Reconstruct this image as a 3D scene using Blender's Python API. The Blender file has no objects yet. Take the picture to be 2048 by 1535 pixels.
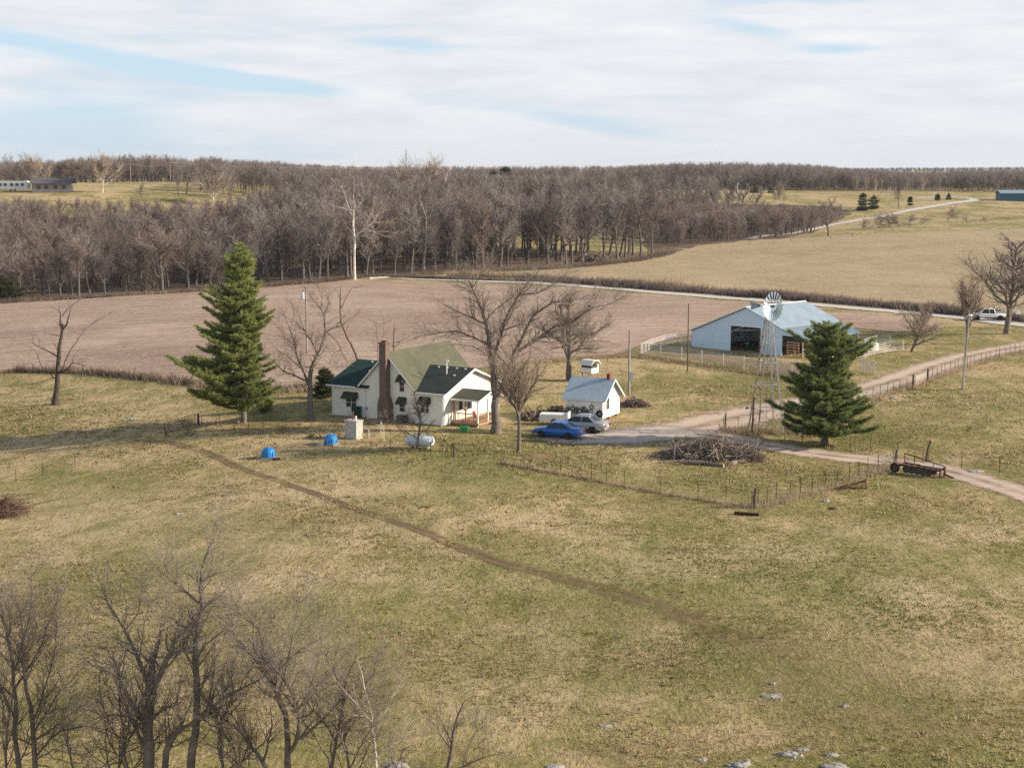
import bpy, math, random
import numpy as np
from mathutils import Vector, Matrix, geometry
R = math.radians
SC = bpy.context.scene
COL = SC.collection
# ---------------------------------------------------------------- camera maths (photo pixels 2048 x 1535)
FPX, CAMH = 3000.0, 24.0
PIT = math.atan(425.5 / FPX)
CP, SP = math.cos(PIT), math.sin(PIT)
def ray(px, py):
    r = (px - 1024.0) / FPX; u = -(py - 767.5) / FPX
    return (r, u * SP + CP, u * CP - SP)
def flat(px, py, z=0.0):
    d = ray(px, py); t = (z - CAMH) / d[2]
    return (d[0] * t, d[1] * t, z)
def atd(px, py, dist):
    d = ray(px, py); t = dist / d[1]
    return (d[0] * t, dist, CAMH + d[2] * t)
# ---------------------------------------------------------------- terrain: thin plate spline through surveyed points
ctrl = []
for px, py, z in [(1024,1535,0),(1600,1500,.1),(500,1400,-.3),(100,1300,-.8),(0,1535,-.8),(2048,1535,.5),(2048,1200,.4),(1500,1100,0),(900,1050,0),
        (300,1000,-1.2),(0,1000,-2.4),(0,900,-2.9),(200,880,-1.7),(350,860,-.8),(488,845,-.1),(250,800,-1.3),(0,780,-2.4),(108,808,-1.9),(0,650,-2.2),(200,600,-1.2),(400,640,-.3),
        (600,600,0),(300,720,-.9),(665,829,-.06),(780,862,-.12),(890,853,-.22),(960,862,-.25),(770,760,-.05),(1035,905,-.25),(1200,842,0),(1165,870,0),(1300,900,0),
        (1240,770,.1),(1383,697,.05),(1560,716,.0),(1728,702,-.4),(1600,660,.0),(1450,660,0),(1330,660,0),(1000,620,0),(1100,575,0),(1650,888,.1),(1510,868,.1),(1760,935,0),(1925,778,.6),
        (1850,930,.1),(1975,642,.2),(2013,665,.3),(2048,900,.8),(2048,760,.8),(1800,700,0),(740,560,0),(950,560,0),(1000,532,0),(1280,505,0),(300,583,-1.2),(0,600,-2.5),(1500,590,.2),(1300,555,.1)]:
    x, y, _ = flat(px, py, z); ctrl.append((x, y, z))
for px, py, d in [(0,385,500),(200,385,500),(350,388,505),(0,402,470),(100,366,600),(350,370,560),(500,372,600),(1300,390,740),(1500,388,770),(1750,384,790),(2020,402,740),(1950,398,745),
        (1560,468,560),(1750,430,650),(2040,452,520),(1700,455,540),(1658,470,545),(2300,440,520),(2300,395,760),(1850,415,690),(1700,480,470),(1850,500,420),(2048,520,380)]:
    x, y, z = atd(px, py, d); ctrl.append((x, y, z))
ctrl += [(-120,330,-2.5),(-60,350,-2),(0,430,1),(-60,480,8),(-20,560,10),(60,560,3),(100,620,3),(40,720,11),(-160,420,9),(-230,430,14),(-250,300,-2),(-150,200,-4),
         (-300,800,16),(-100,800,14),(-450,1300,20),(0,1000,15),(0,1500,17),(-600,2000,18),(0,2500,20),(300,1000,14.5),(500,1600,15),(900,2600,23),(0,4000,20),(-1800,4000,20),(1800,4000,24),(1300,2600,26),
         (-700,1000,20),(600,1000,11),(250,300,4),(200,150,2),(100,60,1),(-100,60,-1.5),(0,20,0),(-60,110,-2.4),(70,100,.8)]
CX = np.array(ctrl, float); SCL = 100.0
def _k(d2):
    d2 = np.maximum(d2, 1e-9); return .5 * d2 * np.log(d2)
_P = CX[:, :2] / SCL; _n = len(_P)
_K = _k(((_P[:, None] - _P[None]) ** 2).sum(-1)) + np.eye(_n) * 0.02
_Q = np.hstack([np.ones((_n, 1)), _P])
_W = np.linalg.solve(np.block([[_K, _Q], [_Q.T, np.zeros((3, 3))]]), np.concatenate([CX[:, 2], np.zeros(3)]))
def TH(x, y):
    x = np.atleast_1d(np.asarray(x, float)); y = np.atleast_1d(np.asarray(y, float))
    sh = x.shape; p = np.stack([x.ravel(), y.ravel()], 1) / SCL
    out = np.empty(len(p))
    for i in range(0, len(p), 20000):
        q = p[i:i + 20000]
        out[i:i + 20000] = _k(((q[:, None] - _P[None]) ** 2).sum(-1)) @ _W[:_n] + _W[_n] + q @ _W[_n + 1:]
    out = out.reshape(sh)
    out = out + .05 * np.sin(x * .31 + np.sin(y * .17) * 1.3) * np.sin(y * .27 + 1.0) + .10 * np.sin(x * .093 + y * .051 + 2) + np.clip((y - 250) / 400, 0, 1) * .8 * np.sin(x * .021 + 1) * np.sin(y * .017)
    return out
def T(x, y): return float(TH(x, y)[0])
def G(px, py):
    d = ray(px, py); t = (0.0 - CAMH) / d[2] if d[2] < -1e-4 else 900.0
    lo, t = None, 25.0
    while t < 4000:
        z = CAMH + d[2] * t
        if z < T(d[0] * t, d[1] * t): break
        lo = t; t *= 1.02
    a, b = (lo or 25.0), t
    for _ in range(24):
        m = (a + b) / 2
        if CAMH + d[2] * m < T(d[0] * m, d[1] * m): b = m
        else: a = m
    return (d[0] * b, d[1] * b, T(d[0] * b, d[1] * b))
def GR(px, py, dz=0.0):
    p = G(px, py); return (p[0], p[1], p[2] + dz)
def hgt(p, py):
    """height above point p that the sight line at row py reaches"""
    u = -(py - 767.5) / FPX; t = p[1] / (u * SP + CP)
    return CAMH + (u * CP - SP) * t - p[2]
# ---------------------------------------------------------------- mesh helpers
def obj(name, me, mat=None, parent=None, loc=None):
    o = bpy.data.objects.new(name, me); COL.objects.link(o)
    if mat is not None and me is not None and len(me.materials) == 0:
        for m in (mat if isinstance(mat, (list, tuple)) else [mat]): me.materials.append(m)
    if parent is not None: o.parent = parent
    if loc is not None: o.location = loc
    return o
def mesh_np(name, V, F, smooth=False, midx=None):
    me = bpy.data.meshes.new(name); k = F.shape[1]
    me.vertices.add(len(V)); me.vertices.foreach_set('co', np.asarray(V, np.float32).ravel())
    me.loops.add(F.size); me.loops.foreach_set('vertex_index', np.asarray(F, np.int32).ravel())
    me.polygons.add(len(F)); me.polygons.foreach_set('loop_start', np.arange(0, F.size, k, dtype=np.int32))
    if smooth: me.polygons.foreach_set('use_smooth', np.ones(len(F), bool))
    if midx is not None: me.polygons.foreach_set('material_index', np.asarray(midx, np.int32))
    me.update(calc_edges=True); return me
class MB:
    def __init__(s): s.v, s.f, s.m, s.cur = [], [], [], 0
    def add(s, vs, fs):
        o = len(s.v); s.v += [tuple(p) for p in vs]
        for f in fs: s.f.append([i + o for i in f]); s.m.append(s.cur)
        return s
    def hexa(s, b, t):   # 4 bottom pts, 4 top pts (same winding)
        return s.add(list(b) + list(t), [(3,2,1,0),(4,5,6,7),(0,1,5,4),(1,2,6,5),(2,3,7,6),(3,0,4,7)])
    def box(s, x0, x1, y0, y1, z0, z1):
        return s.hexa([(x0,y0,z0),(x1,y0,z0),(x1,y1,z0),(x0,y1,z0)], [(x0,y0,z1),(x1,y0,z1),(x1,y1,z1),(x0,y1,z1)])
    def tube(s, pts, rad, n=6, cap=True):
        pts = [Vector(p) for p in pts]
        if not isinstance(rad, (list, tuple)): rad = [rad] * len(pts)
        o = len(s.v); N = len(pts)
        for i, p in enumerate(pts):
            d = (pts[min(i + 1, N - 1)] - pts[max(i - 1, 0)]).normalized()
            a = Vector((0, 0, 1)) if abs(d.z) < .9 else Vector((1, 0, 0))
            e1 = d.cross(a).normalized(); e2 = d.cross(e1)
            for k in range(n):
                t = 2 * math.pi * k / n
                s.v.append(tuple(p + (e1 * math.cos(t) + e2 * math.sin(t)) * rad[i]))
        for i in range(N - 1):
            for k in range(n):
                a, b = o + i * n + k, o + i * n + (k + 1) % n
                s.f.append([a, b, b + n, a + n]); s.m.append(s.cur)
        if cap:
            s.f.append([o + k for k in range(n)]); s.m.append(s.cur)
            s.f.append([o + (N - 1) * n + n - 1 - k for k in range(n)]); s.m.append(s.cur)
        return s
    def prism(s, poly, axis, a, b):   # poly of 2D points, extruded along axis 'x','y','z'
        def pt(p, t): return {'x': (t, p[0], p[1]), 'y': (p[0], t, p[1]), 'z': (p[0], p[1], t)}[axis]
        n = len(poly); vs = [pt(p, a) for p in poly] + [pt(p, b) for p in poly]
        return s.add(vs, [tuple(range(n)), tuple(range(2 * n - 1, n - 1, -1))] + [(i, i + n, (i + 1) % n + n, (i + 1) % n) for i in range(n)])
    def lathe(s, prof, n=16, c=(0,0,0), axis='z', cap=False):  # prof list of (r, t)
        o = len(s.v)
        for r, t in prof:
            for k in range(n):
                a = 2 * math.pi * k / n; x, y = r * math.cos(a), r * math.sin(a)
                q = {'z': (x, y, t), 'x': (t, x, y), 'y': (x, t, y)}[axis]
                s.v.append((q[0] + c[0], q[1] + c[1], q[2] + c[2]))
        for i in range(len(prof) - 1):
            for k in range(n):
                a, b = o + i * n + k, o + i * n + (k + 1) % n
                s.f.append([a, b, b + n, a + n]); s.m.append(s.cur)
        if cap:
            s.f.append([o + k for k in range(n)]); s.m.append(s.cur)
            s.f.append([o + (len(prof) - 1) * n + k for k in range(n)]); s.m.append(s.cur)
        return s
    def rock(s, c, sx, sy, sz, rng, n=9, m=6):
        o = len(s.v); ph = [rng.uniform(0, 6) for _ in range(6)]
        for i in range(m + 1):
            th = math.pi * i / m
            for k in range(n):
                a = 2 * math.pi * k / n
                w = 1 + .18 * math.sin(3 * a + ph[0]) * math.sin(2 * th + ph[1]) + .12 * math.sin(5 * a + ph[2] + th * 2) + rng.uniform(-.07, .07)
                s.v.append((c[0] + sx * w * math.sin(th) * math.cos(a), c[1] + sy * w * math.sin(th) * math.sin(a), c[2] + sz * w * math.cos(th)))
        for i in range(m):
            for k in range(n):
                a, b = o + i * n + k, o + i * n + (k + 1) % n
                s.f.append([a, b, b + n, a + n]); s.m.append(s.cur)
        return s
    def mesh(s, name, smooth=False):
        me = bpy.data.meshes.new(name); me.from_pydata(s.v, [], s.f)
        me.polygons.foreach_set('material_index', s.m)
        if smooth: me.polygons.foreach_set('use_smooth', [True] * len(s.f))
        me.update()
        import bmesh
        b = bmesh.new(); b.from_mesh(me); bmesh.ops.recalc_face_normals(b, faces=b.faces); b.to_mesh(me); b.free()
        return me
    def build(s, name, mat, parent=None, loc=None, smooth=False, rz=None):
        o = obj(name, s.mesh(name, smooth), mat, parent, loc)
        if rz is not None: o.rotation_euler = (0, 0, rz)
        return o
def tag(o, label, cat, group=None, kind=None):
    if label: o['label'] = label
    if cat: o['category'] = cat
    if group: o['group'] = group
    if kind: o['kind'] = kind
    return o
def thing(name, label, cat, loc=(0,0,0), rz=0.0, group=None):
    o = bpy.data.objects.new(name, None); COL.objects.link(o); o.empty_display_size = .3
    o.location = loc; o.rotation_euler = (0, 0, rz)
    return tag(o, label, cat, group)
def dup(root, loc, rz=0.0, sc=1.0, label=None, group=None):
    def rec(o, par):
        c = o.copy(); COL.objects.link(c); c.parent = par
        for ch in [q for q in KIDS.get(o.name, [])]: rec(ch, c)
        return c
    r = rec(root, None); r.location = loc; r.rotation_euler = (0, 0, rz); r.scale = (sc,) * 3 if not isinstance(sc, tuple) else sc
    if label: r['label'] = label
    if group: r['group'] = group
    return r
KIDS = {}
def keep(root):
    """remember a thing's parts so that copies can be made of it"""
    def rec(o):
        KIDS[o.name] = [c for c in bpy.data.objects if c.parent == o]
        for c in KIDS[o.name]: rec(c)
    rec(root); return root
# ---------------------------------------------------------------- materials
MATS = {}
class NT:
    def __init__(s, name):
        s.mat = bpy.data.materials.new(name); s.mat.use_nodes = True; s.nt = s.mat.node_tree
        s.bsdf = s.nt.nodes['Principled BSDF']; s.out = s.nt.nodes['Material Output']; MATS[name] = s.mat
        s._pos = None
    def n(s, t, **kw):
        x = s.nt.nodes.new(t)
        for k, v in kw.items():
            if k.startswith('i_'):
                key = k[2:]; x.inputs[int(key) if key.isdigit() else key.replace('_', ' ')].default_value = v
            else: setattr(x, k, v)
        return x
    def l(s, a, b): s.nt.links.new(a, b)
    def pos(s, obj_space=False):
        if obj_space: return s.n('ShaderNodeTexCoord').outputs['Object']
        if s._pos is None: s._pos = s.n('ShaderNodeNewGeometry').outputs['Position']
        return s._pos
    def scaled(s, vec, sc, rot=0.0):
        m = s.n('ShaderNodeMapping'); s.l(vec, m.inputs['Vector']); m.inputs['Scale'].default_value = sc; m.inputs['Rotation'].default_value = (0, 0, rot); return m.outputs[0]
    def noise(s, vec, scale, detail=4, rough=.6, dist=0.0):
        x = s.n('ShaderNodeTexNoise'); x.inputs['Scale'].default_value = scale; x.inputs['Detail'].default_value = detail; x.inputs['Roughness'].default_value = rough; x.inputs['Distortion'].default_value = dist
        s.l(vec, x.inputs['Vector']); return x.outputs['Fac']
    def ramp(s, fac, stops):
        x = s.n('ShaderNodeValToRGB'); e = x.color_ramp.elements
        while len(e) < len(stops): e.new(.5)
        for el, (p, c) in zip(e, stops): el.position = p; el.color = (*c, 1) if len(c) == 3 else c
        s.l(fac, x.inputs[0]); return x.outputs[0]
    def mix(s, fac, a, b, mode='MIX'):
        x = s.n('ShaderNodeMix', data_type='RGBA', blend_type=mode)
        for sock, v in ((x.inputs[0], fac), (x.inputs[6], a), (x.inputs[7], b)):
            if hasattr(v, 'links'): s.l(v, sock)
            else: sock.default_value = v if isinstance(v, (int, float)) else (*v, 1)
        return x.outputs[2]
    def math(s, op, a, b=0.0, clamp=False):
        x = s.n('ShaderNodeMath', operation=op, use_clamp=clamp)
        for sock, v in ((x.inputs[0], a), (x.inputs[1], b)):
            if hasattr(v, 'links'): s.l(v, sock)
            else: sock.default_value = v
        return x.outputs[0]
    def step(s, v, a, b):
        x = s.n('ShaderNodeMapRange'); x.inputs[1].default_value = a; x.inputs[2].default_value = b; s.l(v, x.inputs[0]); return x.outputs[0]
    def bump(s, h, strength=.5, dist=.1):
        x = s.n('ShaderNodeBump'); x.inputs['Strength'].default_value = strength; x.inputs['Distance'].default_value = dist
        s.l(h, x.inputs['Height']); s.l(x.outputs[0], s.bsdf.inputs['Normal'])
    def col(s, c, rough=.85, metal=0.0, spec=.3):
        b = s.bsdf.inputs
        if hasattr(c, 'links'): s.l(c, b['Base Color'])
        else: b['Base Color'].default_value = (*c, 1)
        b['Roughness'].default_value = rough; b['Metallic'].default_value = metal; b['Specular IOR Level'].default_value = spec
        return s.mat
    def alpha(s, fac):
        t = s.n('ShaderNodeBsdfTransparent'); m = s.n('ShaderNodeMixShader'); s.l(fac, m.inputs[0]); s.l(t.outputs[0], m.inputs[1]); s.l(s.bsdf.outputs[0], m.inputs[2]); s.l(m.outputs[0], s.out.inputs[0])
def simple(name, c, rough=.8, metal=0.0, var=.25, scale=3.0, spec=.3, bump=0.0):
    """plain surface with dirt / wear variation"""
    m = NT(name); v = m.pos(True)
    n1 = m.noise(v, scale, 6, .65)
    a = tuple(max(0, x * (1 - var)) for x in c); b = tuple(min(1, x * (1 + var * .6)) for x in c)
    m.col(m.ramp(n1, [(.3, a), (.7, b)]), rough, metal, spec)
    if bump: m.bump(m.noise(v, scale * 6, 4), bump, .03)
    return m.mat
# ---------------------------------------------------------------- named materials
simple('bark_dark', (.19,.157,.13), .95, var=.45, scale=2.5, bump=.6)
simple('bark_dead', (.085,.066,.055), .95, var=.5, scale=2.5, bump=.6)
simple('bark_grey', (.175,.145,.122), .95, var=.45, scale=2.5, bump=.6)
simple('bark_wood', (.135,.118,.11), .95, var=.4, scale=1.0)
simple('bark_pale', (.62,.57,.5), .9, var=.5, scale=1.2)
simple('twig_brown', (.23,.185,.145), .95, var=.3)
simple('twig_grey', (.3,.255,.215), .95, var=.3)
simple('twig_wood', (.25,.21,.19), .95, var=.3, scale=.6)
simple('twig_wood_red', (.29,.215,.175), .95, var=.3, scale=.6)
simple('twig_wood_grey', (.31,.275,.255), .95, var=.3, scale=.6)
simple('twig_wood_dark', (.145,.118,.104), .95, var=.3, scale=.6)
simple('twig_tan', (.34,.26,.2), .95, var=.3)
simple('white_paint', (.78,.78,.75), .6, var=.12, scale=1.2)
simple('trim_white', (.8,.8,.78), .55, var=.08)
simple('weathered_wood', (.3,.26,.22), .9, var=.4, scale=5, bump=.4)
simple('post_wood', (.12,.09,.07), .95, var=.5, scale=6, bump=.4)
simple('tan_wood', (.4,.25,.15), .85, var=.35, scale=4)
simple('red_wood', (.22,.07,.04), .8, var=.35, scale=4)
simple('pole_wood', (.3,.27,.24), .9, var=.3, scale=3)
simple('galvanised', (.55,.57,.58), .4, .6, var=.25, scale=4)
simple('wheel_steel', (.32,.41,.48), .38, .5, var=.3, scale=4)
simple('corral_pale', (.6,.57,.53), .7, var=.25, scale=3)
simple('panel_steel', (.62,.57,.52), .55, .2, var=.3, scale=3)
simple('rust', (.11,.05,.032), .9, .1, var=.6, scale=5, bump=.3)
simple('steel_dark', (.09,.085,.08), .6, .4, var=.3)
simple('concrete', (.46,.44,.4), .9, var=.3, scale=2.5, bump=.3)
simple('limestone', (.36,.335,.31), .95, var=.5, scale=2.5, bump=.7)
simple('rubber', (.02,.02,.02), .8, var=.2)
simple('green_plastic', (.03,.42,.12), .5, var=.1)
simple('blue_plastic', (.02,.22,.55), .45, var=.2, scale=1.5)
simple('dark_green_plastic', (.01,.05,.045), .5, var=.2)
simple('white_tank', (.6,.66,.7), .4, var=.18, scale=1.2)
simple('glass_dark', (.02,.025,.03), .08, spec=.6, var=.2)
simple('glass_house', (.05,.055,.06), .12, spec=.5, var=.3)
simple('awning_green', (.05,.06,.035), .7, var=.5, scale=5)
simple('blue_paint', (.005,.115,.42), .22, .0, var=.05, spec=.6)
simple('silver_paint', (.4,.43,.42), .28, .5, var=.06, spec=.5)
simple('white_car', (.72,.74,.75), .3, var=.06, spec=.5)
simple('chrome', (.6,.6,.6), .2, .9, var=.1)
simple('red_light', (.5,.01,.01), .25, var=.05, spec=.5)
simple('amber_light', (.55,.16,.02), .3, var=.05, spec=.5)
simple('plate_white', (.7,.72,.75), .4, var=.05)
simple('red_cloth', (.3,.02,.025), .8, var=.2)
simple('rim_metal', (.5,.5,.5), .35, .7, var=.15)
simple('soil_dark', (.09,.065,.05), 1, var=.5, scale=3, bump=.5)
simple('brush_brown', (.17,.12,.09), .95, var=.5, scale=1.0)
simple('brush_red', (.19,.10,.07), .95, var=.4, scale=1.0)
simple('dead_grass', (.42,.33,.2), 1, var=.35, scale=.4)
simple('weed_tan', (.46,.36,.25), 1, var=.35, scale=.4)
simple('weed_dark', (.21,.165,.15), 1, var=.4, scale=.3)
simple('weed_dark_tan', (.2,.15,.12), 1, var=.4, scale=.3)
simple('pile_wood', (.3,.25,.21), .95, var=.6, scale=2)
simple('pale_wood', (.42,.34,.27), .9, var=.4, scale=3)
simple('cut_wood', (.55,.42,.27), .85, var=.2, scale=6)
simple('red_brick', (.22,.08,.055), .9, var=.4, scale=8)
simple('white_wire', (.55,.55,.55), .5, var=.1)
simple('far_wall', (.3,.27,.24), .9, var=.2)
simple('far_roof', (.13,.12,.12), .9, var=.2)
simple('shed_blue', (.03,.11,.16), .5, var=.15)
simple('shed_blue_roof', (.24,.33,.4), .5, var=.15)
simple('stone_base', (.16,.14,.12), .95, var=.5, scale=4, bump=.5)
def siding(name, c, sx=(0,0,7.5), str_=.5, dirt=.14):
    m = NT(name); v = m.pos(True)
    w = m.n('ShaderNodeTexWave', wave_type='BANDS', wave_profile='SAW', bands_direction='Z' if sx[2] else 'X'); w.inputs['Scale'].default_value = max(sx); m.l(v, w.inputs['Vector'])
    n1 = m.noise(v, .9, 6, .7); n2 = m.noise(m.scaled(v, (3, 3, .5)), 2.0, 5)
    base = m.mix(m.step(n1, .45, .8), c, tuple(x * (1 - dirt) for x in c))
    base = m.mix(m.math('MULTIPLY', m.step(n2, .55, .75), .5), base, tuple(x * (1 - dirt * 1.6) for x in c))
    m.col(base, .6); m.bump(w.outputs['Fac'], str_, .02); return m.mat
siding('siding_white', (.82,.81,.74), (0,0,7.5), .12, .09); siding('board_white', (.78,.78,.78), (4.0,0,0), .35, .22)
siding('barn_metal', (.60,.75,.89), (1.7,0,0), .25, .14)  # white metal; the blue cast of skylit shade is put into its colour
def metal_roof(name, c, sc, rough=.4, met=.35):
    m = NT(name); v = m.pos(True)
    w = m.n('ShaderNodeTexWave', wave_type='BANDS', bands_direction='X' if sc[1] == 0 else 'Y'); w.inputs['Scale'].default_value = max(sc); m.l(v, w.inputs['Vector'])
    n1 = m.noise(m.scaled(v, (1, 1, 1)), .7, 6, .7)
    m.col(m.mix(m.step(n1, .35, .75), c, tuple(x * .72 for x in c)), rough, met); m.bump(w.outputs['Fac'], .6, .03); return m.mat
metal_roof('shed_roof', (.45,.55,.61), (3.2,0,0)); metal_roof('barn_roof', (.36,.46,.53), (0,1.6,0), .5, .2); metal_roof('lean_roof', (.25,.33,.39), (0,1.6,0), .55, .2)
def shingle(name, c, c2):
    m = NT(name); v = m.pos(True)
    n1 = m.noise(v, .5, 5, .6); n2 = m.noise(m.scaled(v, (4, 9, 9)), 1.6, 2, .5)
    a = m.ramp(n1, [(.35, c), (.7, c2)]); st = m.noise(m.scaled(v, (1.6, 1.6, .25)), 1.5, 5, .7); a = m.mix(m.math('MULTIPLY', m.step(st, .5, .75), .5), a, tuple(x * .6 for x in c))
    m.col(m.mix(m.math('MULTIPLY', m.step(n2, .4, .7), .45), a, tuple(x * .55 for x in c)), .95); m.bump(n2, .5, .03); return m.mat
shingle('shingle_green', (.009,.036,.033), (.015,.058,.05)); shingle('shingle_dark', (.03,.037,.037), (.05,.056,.052)); shingle('shingle_olive', (.09,.098,.066), (.14,.14,.09)); shingle('shingle_porch', (.07,.075,.055), (.12,.115,.08))
def brick(name, c1, c2, mortar, sc):
    m = NT(name); v = m.pos(True)
    # run the courses round the corner: x+y across, z up
    sp = m.n('ShaderNodeSeparateXYZ'); m.l(v, sp.inputs[0]); cb = m.n('ShaderNodeCombineXYZ')
    m.l(m.math('ADD', sp.outputs[0], sp.outputs[1]), cb.inputs[0]); m.l(sp.outputs[2], cb.inputs[1])
    b = m.n('ShaderNodeTexBrick'); m.l(cb.outputs[0], b.inputs['Vector']); b.inputs['Scale'].default_value = sc
    b.inputs['Color1'].default_value = (*c1, 1); b.inputs['Color2'].default_value = (*c2, 1); b.inputs['Mortar'].default_value = (*mortar, 1); b.inputs['Mortar Size'].default_value = .025
    n = m.noise(v, 3, 5)
    m.col(m.mix(m.math('MULTIPLY', n, .6), b.outputs['Color'], tuple(x * .5 for x in c1)), .95); m.bump(b.outputs['Fac'], -.4, .02); return m.mat
brick('brick_chimney', (.16,.10,.08), (.2,.135,.11), (.27,.23,.2), 4.5)
def rubble(name):
    m = NT(name); v = m.pos(True); x = m.n('ShaderNodeTexVoronoi'); x.inputs['Scale'].default_value = 5.5; m.l(m.scaled(v, (1, 1, 1.7)), x.inputs['Vector']); sp = m.n('ShaderNodeSeparateColor'); m.l(x.outputs['Color'], sp.inputs[0])
    e = m.n('ShaderNodeTexVoronoi', feature='DISTANCE_TO_EDGE'); e.inputs['Scale'].default_value = 5.5; m.l(m.scaled(v, (1, 1, 1.7)), e.inputs['Vector'])
    c = m.ramp(sp.outputs[0], [(.15, (.07,.04,.03)), (.5, (.2,.11,.075)), (.85, (.42,.3,.22))]); m.col(m.mix(m.step(e.outputs['Distance'], .0, .06), (.38,.32,.27), c), .95); m.bump(e.outputs['Distance'], .6, .05); return m.mat
rubble('stone_chimney')
# ---- ground materials
PATCHES = []
def patchmask(m, kind, warp):
    s = None
    for k, x, y, rx, ry in PATCHES:
        if k != kind: continue
        sp = m.n('ShaderNodeSeparateXYZ'); m.l(warp, sp.inputs[0]); a = m.math('DIVIDE', m.math('SUBTRACT', sp.outputs[0], x), rx); b = m.math('DIVIDE', m.math('SUBTRACT', sp.outputs[1], y), ry)
        e = m.math('POWER', 2.718, m.math('MULTIPLY', m.math('ADD', m.math('MULTIPLY', a, a), m.math('MULTIPLY', b, b)), -1.0)); s = e if s is None else m.math('MAXIMUM', s, e)
    return s
for k, px_, py_, rx, ry in [('straw',300,1030,16,12),('straw',520,985,14,7),('straw',700,1060,9,6),('straw',120,1090,10,6),('straw',1110,1050,5,3),('straw',1400,1120,10,5),('straw',1870,1195,7,5),('straw',1950,1290,5,4),('straw',640,1170,7,4),('straw',1180,1290,6,3),('straw',1060,1420,7,3),('straw',1900,1060,12,4),
        ('green',1250,1190,14,6),('green',950,1290,9,5),('green',1500,1350,12,4),('green',1150,880,8,3),('green',1420,950,8,3),('green',820,930,12,5),('green',1700,1120,10,4),('green',1800,1380,8,4),('green',300,1130,8,3),
        ('red',1480,1300,9,4),('red',1640,1370,8,3),('red',1330,1235,6,2.5),('red',1820,1440,5,3)]:
    q = G(px_, py_); PATCHES.append((k, q[0], q[1], rx, ry))
def pasture(name, hay=False):
    m = NT(name); v = m.pos()
    big = m.noise(m.scaled(v, (.055, .045, .05)), 1.0, 6, .62, .6); mid = m.noise(m.scaled(v, (.32, .2, .3)), 1.0, 6, .68, .5); fine = m.noise(m.scaled(v, (4.5, 2.0, 3)), 1.0, 5, .75); mot = m.noise(m.scaled(v, (1.1, .65, 1)), 1.0, 5, .7)
    s = m.math('ADD', m.math('MULTIPLY', big, .55), m.math('MULTIPLY', mid, .45))
    if hay:
        c = m.ramp(s, [(.36, (.31,.24,.14)), (.5, (.40,.31,.19)), (.64, (.46,.37,.24))])
        c = m.mix(m.math('MULTIPLY', m.step(mot, .5, .75), .35), c, (.27,.22,.10))
    else:
        sp = m.n('ShaderNodeSeparateXYZ'); m.l(v, sp.inputs[0])
        s = m.math('ADD', s, m.math('MULTIPLY', m.step(m.math('SUBTRACT', m.math('MULTIPLY', sp.outputs[1], .012), m.math('MULTIPLY', sp.outputs[0], .016)), .4, 2.2), .05))
        c = m.ramp(s, [(.38, (.125,.14,.036)), (.455, (.195,.185,.057)), (.525, (.295,.245,.10)), (.595, (.47,.355,.195))])
        c = m.mix(m.math('MULTIPLY', m.step(mot, .55, .76), .5), c, (.15,.155,.045))
        red = m.noise(m.scaled(v, (.045, .1, .05)), 1.3, 4, .6)
        c = m.mix(m.math('MULTIPLY', m.step(red, .58, .70), .45), c, (.23,.15,.095))
        c = m.mix(m.math('MULTIPLY', m.step(m.math('SUBTRACT', 1.0, mot), .56, .72), .55), c, (.47,.37,.22))
    if not hay:
        wn = m.n('ShaderNodeTexNoise'); wn.inputs['Scale'].default_value = .16; wn.inputs['Detail'].default_value = 5; wn.inputs['Roughness'].default_value = .7; m.l(v, wn.inputs['Vector'])
        wv = m.n('ShaderNodeVectorMath', operation='MULTIPLY_ADD'); m.l(wn.outputs['Color'], wv.inputs[0]); wv.inputs[1].default_value = (16, 16, 0); m.l(v, wv.inputs[2]); w2 = m.n('ShaderNodeVectorMath', operation='SUBTRACT'); m.l(wv.outputs[0], w2.inputs[0]); w2.inputs[1].default_value = (8, 8, 0); wp = w2.outputs[0]
        for kind, colr, am in (('green', (.14,.165,.04), .6), ('straw', (.5,.39,.235), .75), ('red', (.25,.165,.10), .6)):
            pm = m.math('MULTIPLY', patchmask(m, kind, wp), m.step(m.math('ADD', mid, m.math('MULTIPLY', mot, .5)), .55, .85)); c = m.mix(m.math('MULTIPLY', pm, am), c, colr)
    c = m.mix(m.math('MULTIPLY', m.step(fine, .5, .68), .5), c, (.50,.40,.235) if hay else (.47,.38,.22))
    c = m.mix(m.math('MULTIPLY', m.step(m.math('SUBTRACT', 1.0, fine), .54, .72), .5), c, (.25,.185,.1) if hay else (.10,.09,.034))
    m.col(c, 1.0, spec=.1)
    m.bump(m.math('ADD', fine, m.math('MULTIPLY', mot, 1.4)) if hay else m.math('ADD', m.math('ADD', fine, m.math('MULTIPLY', mot, 1.6)), m.math('MULTIPLY', mid, 2.2)), .85, .17); return m.mat
pasture('pasture'); pasture('hay', True)
def cropmat():
    m = NT('crop'); v = m.pos()
    big = m.noise(m.scaled(v, (.03, .035, .05)), 1.0, 5, .6, .4); fine = m.noise(m.scaled(v, (1.2, 1.2, 3)), 1.0, 5, .85); st = m.noise(m.scaled(v, (.09, 1.1, 1), R(5)), 1.0, 4, .7)
    c = m.ramp(big, [(.35, (.33,.235,.175)), (.5, (.41,.30,.23)), (.65, (.48,.37,.28))])
    c = m.mix(m.math('MULTIPLY', m.step(st, .46, .6), .7), c, (.25,.16,.12))
    c = m.mix(m.math('MULTIPLY', m.step(fine, .54, .7), .85), c, (.68,.55,.45))
    c = m.mix(m.math('MULTIPLY', m.step(m.math('SUBTRACT', 1.0, fine), .54, .7), .65), c, (.15,.095,.07))
    m.col(c, 1, spec=.1); m.bump(fine, .8, .15); return m.mat
cropmat()
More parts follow.
